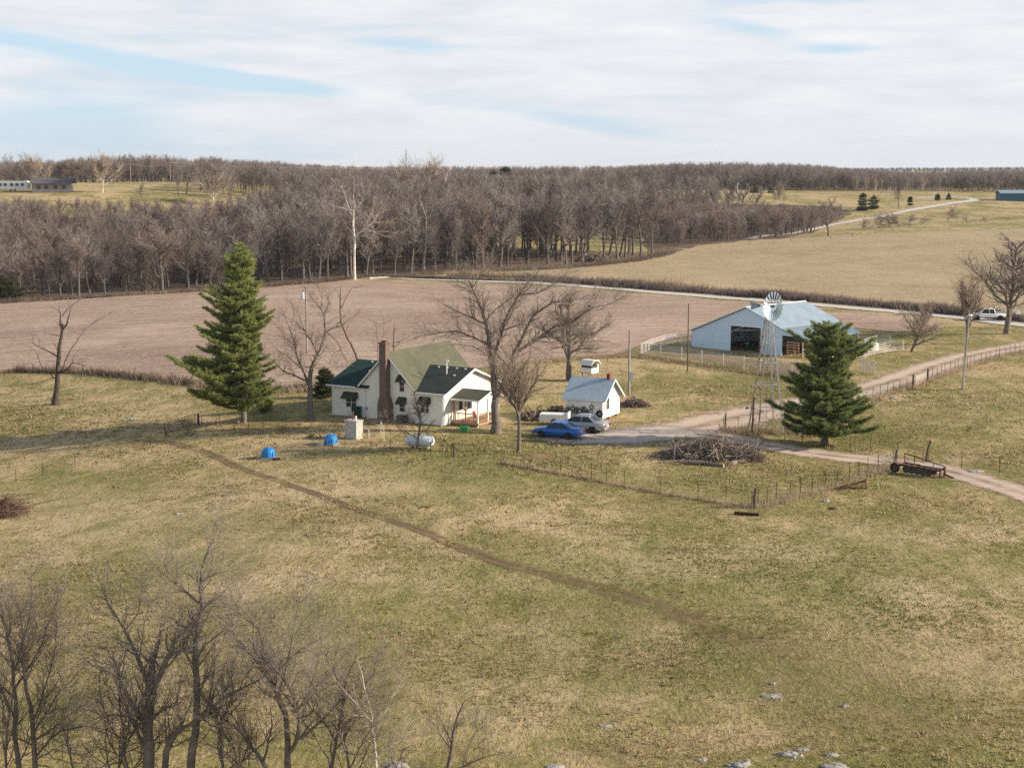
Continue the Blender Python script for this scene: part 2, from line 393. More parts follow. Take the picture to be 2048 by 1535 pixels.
def leafmat():
    m = NT('leaf_litter'); v = m.pos(); n1 = m.noise(m.scaled(v, (.15, .15, .2)), 1, 6, .7); f = m.noise(v, 1.5, 5, .7)
    c = m.ramp(n1, [(.35, (.13,.095,.07)), (.65, (.23,.165,.11))]); c = m.mix(m.math('MULTIPLY', m.step(f, .5, .7), .6), c, (.07,.052,.04))
    m.col(c, 1, spec=.1); m.bump(f, .8, .3)
    return m.mat
leafmat()
def edged(m, soft=.35, nsc=.9, full=1.0, ruts=False):
    uv = m.n('ShaderNodeUVMap'); uv.uv_map = 'across'; sp = m.n('ShaderNodeSeparateXYZ'); m.l(uv.outputs[0], sp.inputs[0])
    a = m.math('ABSOLUTE', sp.outputs[0]); n = m.noise(m.pos(), nsc, 5, .7)
    f = m.math('ADD', m.math('SUBTRACT', 1.0, a), m.math('MULTIPLY', m.math('SUBTRACT', n, .5), 1.5))
    if ruts:   # two wheel ruts with grass left between and breaks along the way
        d = m.math('ABSOLUTE', m.math('SUBTRACT', a, .5)); r = m.math('SUBTRACT', 1.0, m.step(d, .12, .42)); br = m.step(m.noise(m.pos(), .35, 4), .36, .56)
        f = m.math('MULTIPLY', f, m.math('MULTIPLY', m.math('ADD', m.math('MULTIPLY', r, .7), .38), m.math('ADD', m.math('MULTIPLY', br, .75), .25)))
    m.alpha(m.math('MULTIPLY', m.math('MULTIPLY', m.step(f, 0.02, soft), full), sp.outputs[1], True)); return sp
def gravel(name, c1, c2, grass=0.0, soft=.35, full=1.0, ruts=False):
    m = NT(name); v = m.pos(); sp = edged(m, soft, .9, full, ruts)
    n = m.noise(m.scaled(v, (.35, .35, .3)), 1, 5, .65); f = m.noise(v, 5, 4, .8)
    c = m.ramp(n, [(.35, c1), (.65, c2)])
    ab = m.math('ABSOLUTE', sp.outputs[0])
    if grass:
        g = m.math('SUBTRACT', 1.0, m.step(ab, .05, .22)); c = m.mix(m.math('MULTIPLY', m.math('MULTIPLY', g, m.step(m.noise(v, .6, 4), .4, .55)), grass), c, (.2,.16,.085))
    tr = m.math('SUBTRACT', 1.0, m.step(m.math('ABSOLUTE', m.math('SUBTRACT', ab, .42)), .05, .3))
    c = m.mix(m.math('MULTIPLY', tr, .45), c, tuple(min(.75, x * 1.22) for x in c2))
    c = m.mix(m.math('MULTIPLY', m.step(f, .45, .7), .4), c, tuple(x * .6 for x in c1))
    m.col(c, 1, spec=.15); m.bump(f, .5, .04); return m.mat
gravel('drive_gravel', (.43,.32,.235), (.57,.45,.355), .8); gravel('yard_gravel', (.36,.31,.27), (.5,.43,.37), 0); gravel('road_gravel', (.5,.46,.42), (.58,.54,.5), 0, .2)
gravel('track_dirt', (.17,.11,.066), (.23,.15,.092), 0, .6, .95, True); gravel('bare_dirt', (.3,.2,.12), (.38,.27,.17), 0, .9, .8)
# thin leaves and blades let light through
def thin(m, f=.5):
    t = m.n('ShaderNodeBsdfTranslucent'); src = m.bsdf.inputs['Base Color']
    if src.is_linked: m.l(src.links[0].from_socket, t.inputs['Color'])
    else: t.inputs['Color'].default_value = src.default_value
    x = m.n('ShaderNodeMixShader'); x.inputs[0].default_value = f; m.l(m.bsdf.outputs[0], x.inputs[1]); m.l(t.outputs[0], x.inputs[2]); m.l(x.outputs[0], m.out.inputs[0])
def thin_mat(name, f=.45):
    m = NT.__new__(NT); m.mat = MATS[name]; m.nt = m.mat.node_tree; m.bsdf = m.nt.nodes['Principled BSDF']; m.out = m.nt.nodes['Material Output']; m._pos = None; thin(m, f)
for nm in ('dead_grass', 'weed_tan', 'weed_dark', 'weed_dark_tan'): thin_mat(nm)
# needles
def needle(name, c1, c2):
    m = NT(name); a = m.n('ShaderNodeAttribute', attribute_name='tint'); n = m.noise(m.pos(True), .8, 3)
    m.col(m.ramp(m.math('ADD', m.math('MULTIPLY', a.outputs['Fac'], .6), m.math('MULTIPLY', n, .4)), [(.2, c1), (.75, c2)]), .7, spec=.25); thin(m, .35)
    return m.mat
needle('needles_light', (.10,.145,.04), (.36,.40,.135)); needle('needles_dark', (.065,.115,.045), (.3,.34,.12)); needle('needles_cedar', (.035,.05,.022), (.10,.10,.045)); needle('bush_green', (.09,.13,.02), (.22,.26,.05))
# grass tufts: blade colour varies from tuft to tuft
def tuftmat(name, stops):
    m = NT(name); a = m.n('ShaderNodeAttribute', attribute_name='tint'); m.col(m.ramp(a.outputs['Fac'], stops), 1, spec=.1)
    up = m.n('ShaderNodeCombineXYZ'); up.inputs[2].default_value = 1.0; g = m.n('ShaderNodeNewGeometry'); v = m.n('ShaderNodeVectorMath', operation='MULTIPLY'); v.inputs[1].default_value = (.45, .45, .2); m.l(g.outputs['Normal'], v.inputs[0])
    s = m.n('ShaderNodeVectorMath', operation='ADD'); m.l(v.outputs[0], s.inputs[0]); m.l(up.outputs[0], s.inputs[1]); q = m.n('ShaderNodeVectorMath', operation='NORMALIZE'); m.l(s.outputs[0], q.inputs[0]); m.l(q.outputs[0], m.bsdf.inputs['Normal']); thin(m, .5); return m.mat
tuftmat('grass_blades', [(0, (.16,.175,.045)), (.3, (.27,.235,.08)), (.65, (.44,.34,.165)), (1, (.6,.48,.3))])
tuftmat('stubble', [(0, (.2,.13,.09)), (.5, (.4,.29,.21)), (1, (.6,.48,.38))])
M = MATS
# ---------------------------------------------------------------- setting: ground and sheets laid on it
rng = random.Random(7); nrng = np.random.default_rng(11)
def build_ground():
    ys = [10.0]
    while ys[-1] < 4300: ys.append(ys[-1] * 1.017 + .1)
    ys = np.array(ys); ss = np.linspace(-1, 1, 181)
    X = ss[None] * (ys[:, None] * .48 + 70); Y = np.repeat(ys[:, None], len(ss), 1)
    Z = TH(X, Y); V = np.stack([X, Y, Z], -1).reshape(-1, 3); nx = len(ss)
    i, j = np.meshgrid(np.arange(len(ys) - 1), np.arange(nx - 1), indexing='ij'); a = (i * nx + j).ravel()
    F = np.stack([a, a + 1, a + nx + 1, a + nx], 1)
    tag(obj('ground', mesh_np('ground', V, F, True), M['pasture']), None, None, kind='structure')
build_ground()
def smooth_line(P, step, closed=False):
    P = [np.array(p[:2], float) for p in P]; out = []; n = len(P); rngi = range(n if closed else n - 1)
    for i in rngi:
        p0 = P[(i - 1) % n] if closed or i > 0 else P[0]; p1 = P[i]; p2 = P[(i + 1) % n]; p3 = P[(i + 2) % n] if closed or i + 2 < n else P[-1]
        k = max(1, int(np.linalg.norm(p2 - p1) / step))
        for q in range(k):
            t = q / k
            out.append(.5 * ((2 * p1) + (-p0 + p2) * t + (2 * p0 - 5 * p1 + 4 * p2 - p3) * t * t + (-p0 + 3 * p1 - 3 * p2 + p3) * t ** 3))
    if not closed: out.append(P[-1])
    return np.array(out)
def inside(poly, x, y):
    x = np.asarray(x); y = np.asarray(y); r = np.zeros(x.shape, bool); n = len(poly); j = n - 1
    for i in range(n):
        xi, yi, xj, yj = *poly[i][:2], *poly[j][:2]
        c = ((yi > y) != (yj > y)) & (x < (xj - xi) * (y - yi) / (yj - yi + 1e-12) + xi); r ^= c; j = i
    return r
def strip(name, pix, widths, mat, lift=.03, step=1.5, fade=(0, 0), kind='structure', pts=None, nx=9):
    P = [GR(*p) for p in pix] if pts is None else pts
    L = smooth_line(P, step); n = len(L); d = np.gradient(L, axis=0); d /= np.linalg.norm(d, axis=1)[:, None]; nn = np.stack([d[:, 1], -d[:, 0]], 1)
    w = np.interp(np.linspace(0, 1, n), np.linspace(0, 1, len(widths)), widths)
    u = np.linspace(-1, 1, nx); XY = L[:, None] + nn[:, None] * (u[None, :, None] * w[:, None, None] * .5)
    Z = TH(XY[..., 0], XY[..., 1]) + lift; V = np.concatenate([XY, Z[..., None]], -1).reshape(-1, 3)
    i, j = np.meshgrid(np.arange(n - 1), np.arange(nx - 1), indexing='ij'); a = (i * nx + j).ravel(); F = np.stack([a, a + nx, a + nx + 1, a + 1], 1)
    me = mesh_np(name, V, F, True); t = np.linspace(0, 1, n); fd = np.ones(n)
    if fade[0]: fd = np.minimum(fd, t / fade[0])
    if fade[1]: fd = np.minimum(fd, (1 - t) / fade[1])
    uv = np.stack([np.repeat(u[None], n, 0), np.repeat(np.clip(fd, 0, 1)[:, None], nx, 1)], -1).reshape(-1, 2)
    lay = me.uv_layers.new(name='across'); lay.data.foreach_set('uv', uv[F.ravel()].astype(np.float32).ravel())
    o = obj(name, me, M[mat]); tag(o, None, None, kind=kind); return L
def patch(name, pts, mat, lift=.05, grid=4.0, jit=.35, step=2.0):
    L = smooth_line(pts, step, True); L = L + nrng.normal(0, jit, L.shape)
    x0, y0 = L.min(0); x1, y1 = L.max(0)
    gx, gy = np.meshgrid(np.arange(x0, x1, grid), np.arange(y0, y1, grid * 1.2)); gx = gx.ravel() + nrng.uniform(-.3, .3, gx.size) * grid; gy = gy.ravel() + nrng.uniform(-.3, .3, gy.size) * grid
    k = inside(L, gx, gy); pv = [Vector(p) for p in L] + [Vector((a, b)) for a, b in zip(gx[k], gy[k])]
    r = geometry.delaunay_2d_cdt(pv, [], [list(range(len(L)))], 1, 1e-4)
    vs = np.array([tuple(v) for v in r[0]]); F = np.array([f for f in r[2] if len(f) == 3])
    V = np.column_stack([vs, TH(vs[:, 0], vs[:, 1]) + lift])
    me = mesh_np(name, V, F, True); me.flip_normals() if me.polygons[0].normal.z < 0 else None
    o = obj(name, me, M[mat]); tag(o, None, None, kind='structure'); return L
px = lambda *a: [GR(*p) for p in a]
ROADPX = [(2300,668),(2048,651),(1975,642),(1900,634),(1750,620),(1600,607),(1400,592),(1200,576),(1060,566),(940,562),(840,559),(740,556),(690,554)]
ROAD = strip('road', ROADPX, [4.6,4.6,4.6,4.4,4.2,4,4], 'road_gravel', .10, 3)
roadback = [(1060,566),(900,561),(760,557),(680,556)]
CROP = patch('crop_field', px((-260,735),(-40,742),(60,738),(170,742),(300,752),(400,762),(520,772),(640,775),(800,745),(900,742),(1020,730),(1120,716),(1240,708),(1290,690),(1400,672),(1650,655),(1790,664),(1880,658),(1860,641),(1720,627),(1640,623),(1560,610),(1380,597),(1200,582),(1060,572),(900,567),(740,563),(620,568),(520,577),(420,582),(300,590),(180,597),(40,604),(-260,615)), 'crop', .07, 5, .3)
HAY = patch('hay_field', px((800,556),(900,556),(1000,557),(1100,559),(1250,570),(1450,586),(1700,606),(1900,622),(2060,632),(2350,640),(2350,470),(2100,455),(1900,462),(1760,468),(1560,477),(1420,488),(1330,500),(1290,522),(1200,528),(1080,540),(960,545),(860,548)), 'hay', .06, 8, .4, 4)
# woodland floor: from the field edge back up the slope
WOOD = [G(-250,612)[:2], G(40,598)[:2], G(180,592)[:2], G(300,583)[:2], G(420,577)[:2], G(520,570)[:2], G(620,562)[:2], G(740,555)[:2], G(860,546)[:2], G(960,540)[:2], G(1080,534)[:2], G(1180,526)[:2], G(1280,516)[:2], G(1300,505)[:2], (46,442), (-2,442), (-2,500), (70,510), (75,560), (40,660), (-20,640), (-50,520), (-90,468), (-150,440), (-260,430)]
patch('woodland_floor', WOOD, 'leaf_litter', .05, 8, .6, 4)
WOODT = WOOD[:-3] + [(-90,500), (-150,486), (-260,476)]
CREEK = [G(1296,503)[:2], G(1400,491)[:2], G(1540,479)[:2], G(1590,472)[:2], G(1640,458)[:2], G(1675,442)[:2], G(1700,424)[:2], G(1640,412)[:2], G(1480,408)[:2], G(1310,404)[:2]]
patch('creek_floor', CREEK, 'leaf_litter', .07, 8, .6, 4)
strip('farm_road', [(1500,478),(1560,469),(1640,455),(1720,440),(1800,425),(1870,412),(1950,400),(1890,394),(1830,396)], [5,5,5,5,6,6,5], 'road_gravel', .12, 4)
# driveway and yard
DRIVE = strip('driveway', [(2300,668),(2130,680),(2048,692),(1960,708),(1880,730),(1800,758),(1720,782),(1640,800),(1560,815),(1480,834),(1420,848),(1370,857),(1310,866),(1230,872)], [6,6,6.4,6.8,7,6.6,6.4,7.5,9.5,8], 'drive_gravel', .045, 1.2)
DRIVE2 = strip('farm_track', [(1320,862),(1400,868),(1470,880),(1560,896),(1660,911),(1760,922),(1830,930),(1900,943),(1970,963),(2048,988),(2200,1042),(2380,1110),(2600,1180)], [5,4.4,4,3.8,3.8,4.2,4.4,4.6], 'drive_gravel', .035, 1.0, (.06, 0))
strip('parking_yard', [(1070,874),(1130,878),(1200,877),(1280,872),(1340,864),(1390,856)], [3,6,7.5,8.5,9,6], 'yard_gravel', .055, 1.0, (.12, .12))
strip('worn_track', [(250,880),(330,884),(400,900),(480,935),(560,962),(640,990),(720,1020),(800,1046),(870,1072),(940,1102),(1020,1130),(1110,1152),(1200,1176),(1290,1204),(1380,1236),(1480,1280),(1580,1330),(1680,1385)], [1.4,1.5,1.4,1.2,1.15,1.15,1.3,1.5,1.9,2.5,3.2,3.8], 'track_dirt', .03, .8, (.08, .35))
strip('bare_patch', [(560,890),(640,887),(740,884),(800,888)], [1.0,1.8,1.6,.8], 'bare_dirt', .025, .8, (.3, .3))
strip('bare_patch', [(400,862),(480,862),(560,864),(640,866),(700,866)], [1,2,2,1.6,1], 'bare_dirt', .025, .8, (.3, .3))
strip('bare_patch', [(1040,905),(1075,911),(1110,920)], [1.5,2,1], 'bare_dirt', .025, .6, (.4, .4))
strip('bare_patch', [(1210,850),(1250,842),(1300,848)], [1.5,2.4,1.2], 'bare_dirt', .022, .6, (.4, .4))
strip('barn_yard', [(1300,706),(1400,714),(1500,728),(1600,742),(1690,738)], [3,5,6.5,7,5], 'bare_dirt', .028, 1.2, (.15, .15))
strip('verge', [(1640,621),(1700,628),(1760,634)], [4,8,4], 'bare_dirt', .02, 2, (.3, .3))
# ---------------------------------------------------------------- grass tufts, weeds (uncountable: one object each)
def blades(name, XY, h, w, mat, tint, nb=3, spread=.5, lean=.5, kind='stuff', part_of=None):
    """each tuft is nb bent blades (two triangles each) standing on the ground"""
    n = len(XY); k = nb; x = np.repeat(XY[:, 0], k); y = np.repeat(XY[:, 1], k); z = np.repeat(TH(XY[:, 0], XY[:, 1]), k); H = np.repeat(h, k) * nrng.uniform(.6, 1.2, n * k); Wd = np.repeat(w, k)
    a = nrng.uniform(0, 2 * np.pi, n * k); b = nrng.uniform(0, 2 * np.pi, n * k); ox = np.cos(b) * Wd * spread; oy = np.sin(b) * Wd * spread; le = H * nrng.uniform(.1, lean, n * k)
    bx, by = x + ox, y + oy; cx, cy = np.cos(a) * Wd * .5, np.sin(a) * Wd * .5
    V = np.stack([np.stack([bx - cx, by - cy, z - .03], 1), np.stack([bx + cx, by + cy, z - .03], 1), np.stack([bx + cx * .7 + np.cos(b) * le * .5, by + cy * .7 + np.sin(b) * le * .5, z + H * .6], 1),
                  np.stack([bx + np.cos(b) * le, by + np.sin(b) * le, z + H], 1)], 1).reshape(-1, 3)
    i = np.arange(n * k) * 4; F = np.stack([np.stack([i, i + 1, i + 2], 1), np.stack([i, i + 2, i + 3], 1)], 1).reshape(-1, 3)
    me = mesh_np(name, V, F); at = me.attributes.new('tint', 'FLOAT', 'POINT'); at.data.foreach_set('value', np.repeat(np.repeat(tint, k), 4).astype(np.float32))
    o = obj(name, me, M[mat]); tag(o, None, None, kind=kind); return o
def lownoise(x, y, s, seed=0):
    r = np.random.default_rng(seed); v = np.zeros_like(x)
    for q in range(7):
        f = s * (1.6 ** q) * .35; a = r.uniform(0, 6.28); v += np.sin((x * np.cos(a) + y * np.sin(a)) * f + r.uniform(0, 6.28)) / (1.25 ** q)
    return v / 3.2
def near_line(L, x, y, d):
    m = np.zeros(x.shape, bool)
    for p in L[::2]: m |= (x - p[0]) ** 2 + (y - p[1]) ** 2 < d * d
    return m
def field_grass():
    N = 150000; t = nrng.uniform(0, 1, N); y = 50 * (4.6 ** t); x = nrng.uniform(-1, 1, N) * (y * .36 + 3)
    k = ~inside(CROP, x, y) & ~inside(WOOD, x, y) & ~near_line(DRIVE, x, y, 2.2) & ~near_line(DRIVE2, x, y, 1.4) & ~near_line(ROAD, x, y, 3)
    hx, hy = x + 17.85, y - 147.4; u = hx * .8667 - hy * .4989; v = hx * .4989 + hy * .8667; k &= ~((u > -.5) & (u < 17) & (v > -1) & (v < 11.5))
    cl = lownoise(x, y, .9, 3) + .6 * lownoise(x, y, .25, 4); k &= nrng.uniform(-1.2, 1.0, N) < cl * 1.2
    x, y, cl = x[k], y[k], cl[k]; n = len(x); sc = np.clip(y / 75, .75, 2.0)
    h = (.035 + .085 * nrng.uniform(0, 1, n) ** 2 + .05 * np.clip(cl, 0, 1)) * np.sqrt(sc); w = (.03 + .05 * nrng.uniform(0, 1, n)) * sc
    blades('grass', np.stack([x, y], 1), h, w, 'grass_blades', np.clip(.45 + .45 * lownoise(x, y, .18, 9) + .25 * lownoise(x, y, 1.1, 5) + nrng.normal(0, .16, n), 0, 1), 3, 1.5, 1.2)
field_grass()
def tussocks():
    N = 60000; t = nrng.uniform(0, 1, N); y = 52 * (3.2 ** t); x = nrng.uniform(-1, 1, N) * (y * .36 + 3)
    k = ~inside(CROP, x, y) & ~near_line(DRIVE, x, y, 3.2) & ~near_line(DRIVE2, x, y, 2.2); hx, hy = x + 17.85, y - 147.4; u = hx * .8667 - hy * .4989; v = hx * .4989 + hy * .8667; k &= ~((u > -1) & (u < 18) & (v > -4) & (v < 12))
    cl = lownoise(x, y, .22, 31) + .7 * lownoise(x, y, .8, 32); k &= cl > nrng.uniform(.1, 1.5, N); x, y, cl = x[k], y[k], cl[k]; n = len(x); sc = np.clip(y / 90, .8, 1.5)
    blades('dry_tussocks', np.stack([x, y], 1), (.08 + .16 * nrng.uniform(0, 1, n) ** 2) * sc, (.07 + .08 * nrng.uniform(0, 1, n)) * sc, 'grass_blades', np.clip(.78 + nrng.normal(0, .18, n), 0, 1), 5, 1.4, 1.1)
tussocks()
def weeds(name, pix, width, h, n, mat, hvar=.5, w=.05, nb=3, tint=.5, pts=None, off=0.0):
    P = [GR(*p) for p in pix] if pts is None else pts
    L = smooth_line(P, 1.0); s = nrng.uniform(0, len(L) - 1.001, n); i = s.astype(int); f = (s - i)[:, None]; p = L[i] * (1 - f) + L[i + 1] * f
    d = L[i + 1] - L[i]; d /= np.linalg.norm(d, axis=1)[:, None]; nn = np.stack([-d[:, 1], d[:, 0]], 1); p = p + nn * (nrng.normal(0, .35, n)[:, None] * width + off)
    cl = lownoise(p[:, 0], p[:, 1], .5, 21); k = nrng.uniform(-1.6, .9, n) < cl; p = p[k]; n = len(p)
    return blades(name, p, h * (1 + hvar * nrng.normal(0, .4, n) + .35 * cl[k]).clip(.25, 2), np.full(n, w), mat, np.clip(nrng.normal(tint, .2, n), 0, 1), nb, 3.0, .45)
weeds('roadside_weeds', [(1040,560),(1120,563),(1200,569),(1400,585),(1600,600),(1750,612),(1900,627),(1960,632),(2060,642),(2200,655)], 2.6, 1.05, 13000, 'weed_dark', .7, .10, 4)
weeds('roadside_weeds', [(780,556),(860,557),(940,559),(1060,562),(1120,565)], 1.2, .55, 3500, 'weed_dark_tan', .7, .10, 3)
weeds('tall_dry_grass', [(900,553),(1060,557),(1200,565),(1400,580),(1600,596),(1750,608),(1900,622)], 2.5, 1.2, 5000, 'weed_tan', .6, .09, 3)
weeds('field_border_weeds', [(-60,748),(60,742),(150,744),(230,750),(300,757),(380,768),(460,777),(560,784),(650,780)], 1.8, .55, 5000, 'weed_tan', .6, .06, 3)
weeds('field_border_brush', [(30,744),(150,746),(230,752),(300,759),(380,769),(460,777),(560,782),(650,776)], .8, .75, 3200, 'weed_dark_tan', .9, .05, 3)
weeds('yard_border_grass', [(1110,722),(1200,716),(1260,712),(1300,716),(1380,728),(1450,738),(1560,752),(1650,764)], 2.2, .33, 5000, 'dead_grass', .6, .06, 3)
weeds('wood_edge_grass', [(-100,612),(40,604),(180,596),(300,588),(420,581),(520,574),(620,567),(690,558),(740,555),(860,550),(960,545),(1080,539),(1180,532),(1280,520),(1340,505)], 3.5, .85, 6500, 'weed_dark_tan', .7, .11, 3)
# ---------------------------------------------------------------- trees
class Sk:
    """collects branches as (points, radii) by class: wood (thick) and twig (thin)"""
    def __init__(s, seed): s.r = np.random.default_rng(seed); s.pr = random.Random(seed); s.wood, s.twig = {}, {}
    def put(s, pts, rad, twig):
        d = s.twig if twig else s.wood; d.setdefault((len(pts), 3 if twig else (8 if rad[0] > .12 else 5)), []).append((pts, rad))
    def arr(s, twig):
        Vs, Fs, o = [], [], 0
        for (N, n), L in (s.twig if twig else s.wood).items():
            P = np.array([l[0] for l in L]); Rr = np.array([l[1] for l in L]); B = len(L)
            D = P[:, -1] - P[:, 0]; D /= np.linalg.norm(D, axis=1)[:, None] + 1e-9
            A = np.where(np.abs(D[:, 2:3]) < .9, np.array([[0, 0, 1.]]), np.array([[1., 0, 0]])); e1 = np.cross(D, A); e1 /= np.linalg.norm(e1, axis=1)[:, None] + 1e-9; e2 = np.cross(D, e1)
            t = np.arange(n) * 2 * np.pi / n
            ring = e1[:, None, None] * np.cos(t)[None, None, :, None] + e2[:, None, None] * np.sin(t)[None, None, :, None]
            V = (P[:, :, None] + ring * Rr[:, :, None, None]).reshape(-1, 3)
            b, i, k = np.meshgrid(np.arange(B), np.arange(N - 1), np.arange(n), indexing='ij'); q = o + (b * N + i) * n; k2 = (k + 1) % n
            Fs.append(np.stack([q + k, q + k2, q + n + k2, q + n + k], -1).reshape(-1, 4)); Vs.append(V); o += len(V)
        return np.concatenate(Vs), np.concatenate(Fs)
    def meshes(s, name='tree'):
        a = mesh_np('trunk', *s.arr(False), True); b = mesh_np('crown', *s.arr(True)); return a, b
def rot_dir(r, d, ang, az=None):
    x, y, z = float(d[0]), float(d[1]), float(d[2])
    if az is None: az = r.uniform(0, 6.2832)
    if abs(z) < .95: e = (y, -x, 0.0)
    else: e = (0.0, z, -y)
    m = 1 / math.sqrt(e[0] ** 2 + e[1] ** 2 + e[2] ** 2 + 1e-12); ex, ey, ez = e[0] * m, e[1] * m, e[2] * m
    fx, fy, fz = y * ez - z * ey, z * ex - x * ez, x * ey - y * ex
    c, s, ca, sa = math.cos(ang), math.sin(ang), math.cos(az), math.sin(az)
    return [x * c + (ex * ca + fx * sa) * s, y * c + (ey * ca + fy * sa) * s, z * c + (ez * ca + fz * sa) * s]
STY = dict(
    oak=dict(n=[5,6,6,5,4], ratio=[.72,.62,.58,.55,.5], ang=[48,46,44,42,40], curl=[.10,.20,.24,.26,.25], up=[.03,.06,.07,.05,.04], fork=.72, maxl=4, t0=.35),
    tall=dict(n=[6,6,6,5,4], ratio=[.50,.58,.58,.55,.5], ang=[40,42,42,40,40], curl=[.06,.16,.2,.25,.25], up=[.05,.12,.10,.08,.04], fork=.75, maxl=4, t0=.42),
    vase=dict(n=[8,6,5,4,3], ratio=[.95,.58,.55,.5,.5], ang=[34,36,38,40,40], curl=[.05,.10,.14,.18,.2], up=[.05,.07,.07,.05,.03], fork=.8, maxl=4, t0=.3),
    scrub=dict(n=[7,6,5,4,3], ratio=[.8,.6,.55,.5,.5], ang=[45,45,45,42,40], curl=[.2,.25,.28,.3,.3], up=[.04,.05,.04,.03,.02], fork=.8, maxl=3, t0=.15))
def grow(S, p, d, L, r, lev, P, r_end=.35, twig_from=3, minr=.004):
    rd = S.pr; ga = rd.gauss; un = rd.uniform; N = (7, 6, 5, 4, 3)[min(lev, 4)]
    x, y, z = float(p[0]), float(p[1]), float(p[2]); dx, dy, dz = float(d[0]), float(d[1]), float(d[2]); m = 1 / math.sqrt(dx * dx + dy * dy + dz * dz + 1e-12); dx *= m; dy *= m; dz *= m
    pts = [(x, y, z)]; ds = []; st = L / (N - 1); cu = P['curl'][lev]; up = P['up'][lev]
    for i in range(N - 1):
        dx += ga(0, cu); dy += ga(0, cu); dz += ga(0, cu) + up; m = 1 / math.sqrt(dx * dx + dy * dy + dz * dz); dx *= m; dy *= m; dz *= m
        ds.append((dx, dy, dz)); x += dx * st; y += dy * st; z += dz * st; pts.append((x, y, z))
    last = lev >= P['maxl']; e = .25 if last else r_end; mr = minr * (.7 if last else 1); rad = [max(r * (1 + (e - 1) * i / (N - 1)), mr) for i in range(N)]
    if lev == 0: rad[0] *= 1.35
    S.put(pts, rad, lev >= twig_from)
    if last: return
    n = max(1, int(round(P['n'][lev] * un(.8, 1.2)))); az = un(0, 6.28)
    for k in range(n):
        t = P['t0'] + (1 - P['t0']) * (k + un(0, .9)) / n if lev == 0 else .18 + .8 * (k + un(0, 1)) / n
        t = min(t, .99); q = t * (N - 1); i = int(q); f = q - i; A, B = pts[i], pts[i + 1]; pp = (A[0] + (B[0] - A[0]) * f, A[1] + (B[1] - A[1]) * f, A[2] + (B[2] - A[2]) * f); az += 2.4 + ga(0, .4)
        nd = rot_dir(rd, ds[min(i, N - 2)], R(P['ang'][lev] * un(.65, 1.3)), az)
        if nd[2] < -.15 and lev < 3: nd[2] *= .3
        grow(S, pp, nd, L * P['ratio'][lev] * un(.7, 1.25) * (1.15 - .5 * t), max(rad[min(i, N - 1)] * un(.42, .62), minr), lev + 1, P, r_end, twig_from, minr)
    for q in range(2 if lev < 2 else 1):   # the leader forks on
        nd = rot_dir(rd, ds[-1], R(un(8, 26)))
        grow(S, pts[-1], nd, L * P['fork'] * .8 * un(.8, 1.1), max(rad[-1] * .92, minr), lev + 1, P, r_end, twig_from, minr)
def auto_tree(seed, style, h, r0, trunk=.35, lean=(0, 0), minr=.006, **over):
    P = dict(STY[style], **over); S = Sk(seed); grow(S, (0, 0, -.2), (lean[0], lean[1], 1), h * trunk, r0, 0, P, .62, 3, minr)
    V = S.arr(False)[0]; W = S.arr(True)[0]; zt = max(V[:, 2].max(), W[:, 2].max()); k = h / zt
    for d in (S.wood, S.twig):
        for key in d: d[key] = [(np.array(a) * np.array([k, k, k]), b) for a, b in d[key]]
    return S
def tree_thing(S, name, label, cat, loc, bark, twig, group=None, rz=0):
    t = thing(name, label, cat, loc, rz, group); a, b = S.meshes()
    obj('trunk', a, M[bark], t); obj('crown', b, M[twig], t); return t
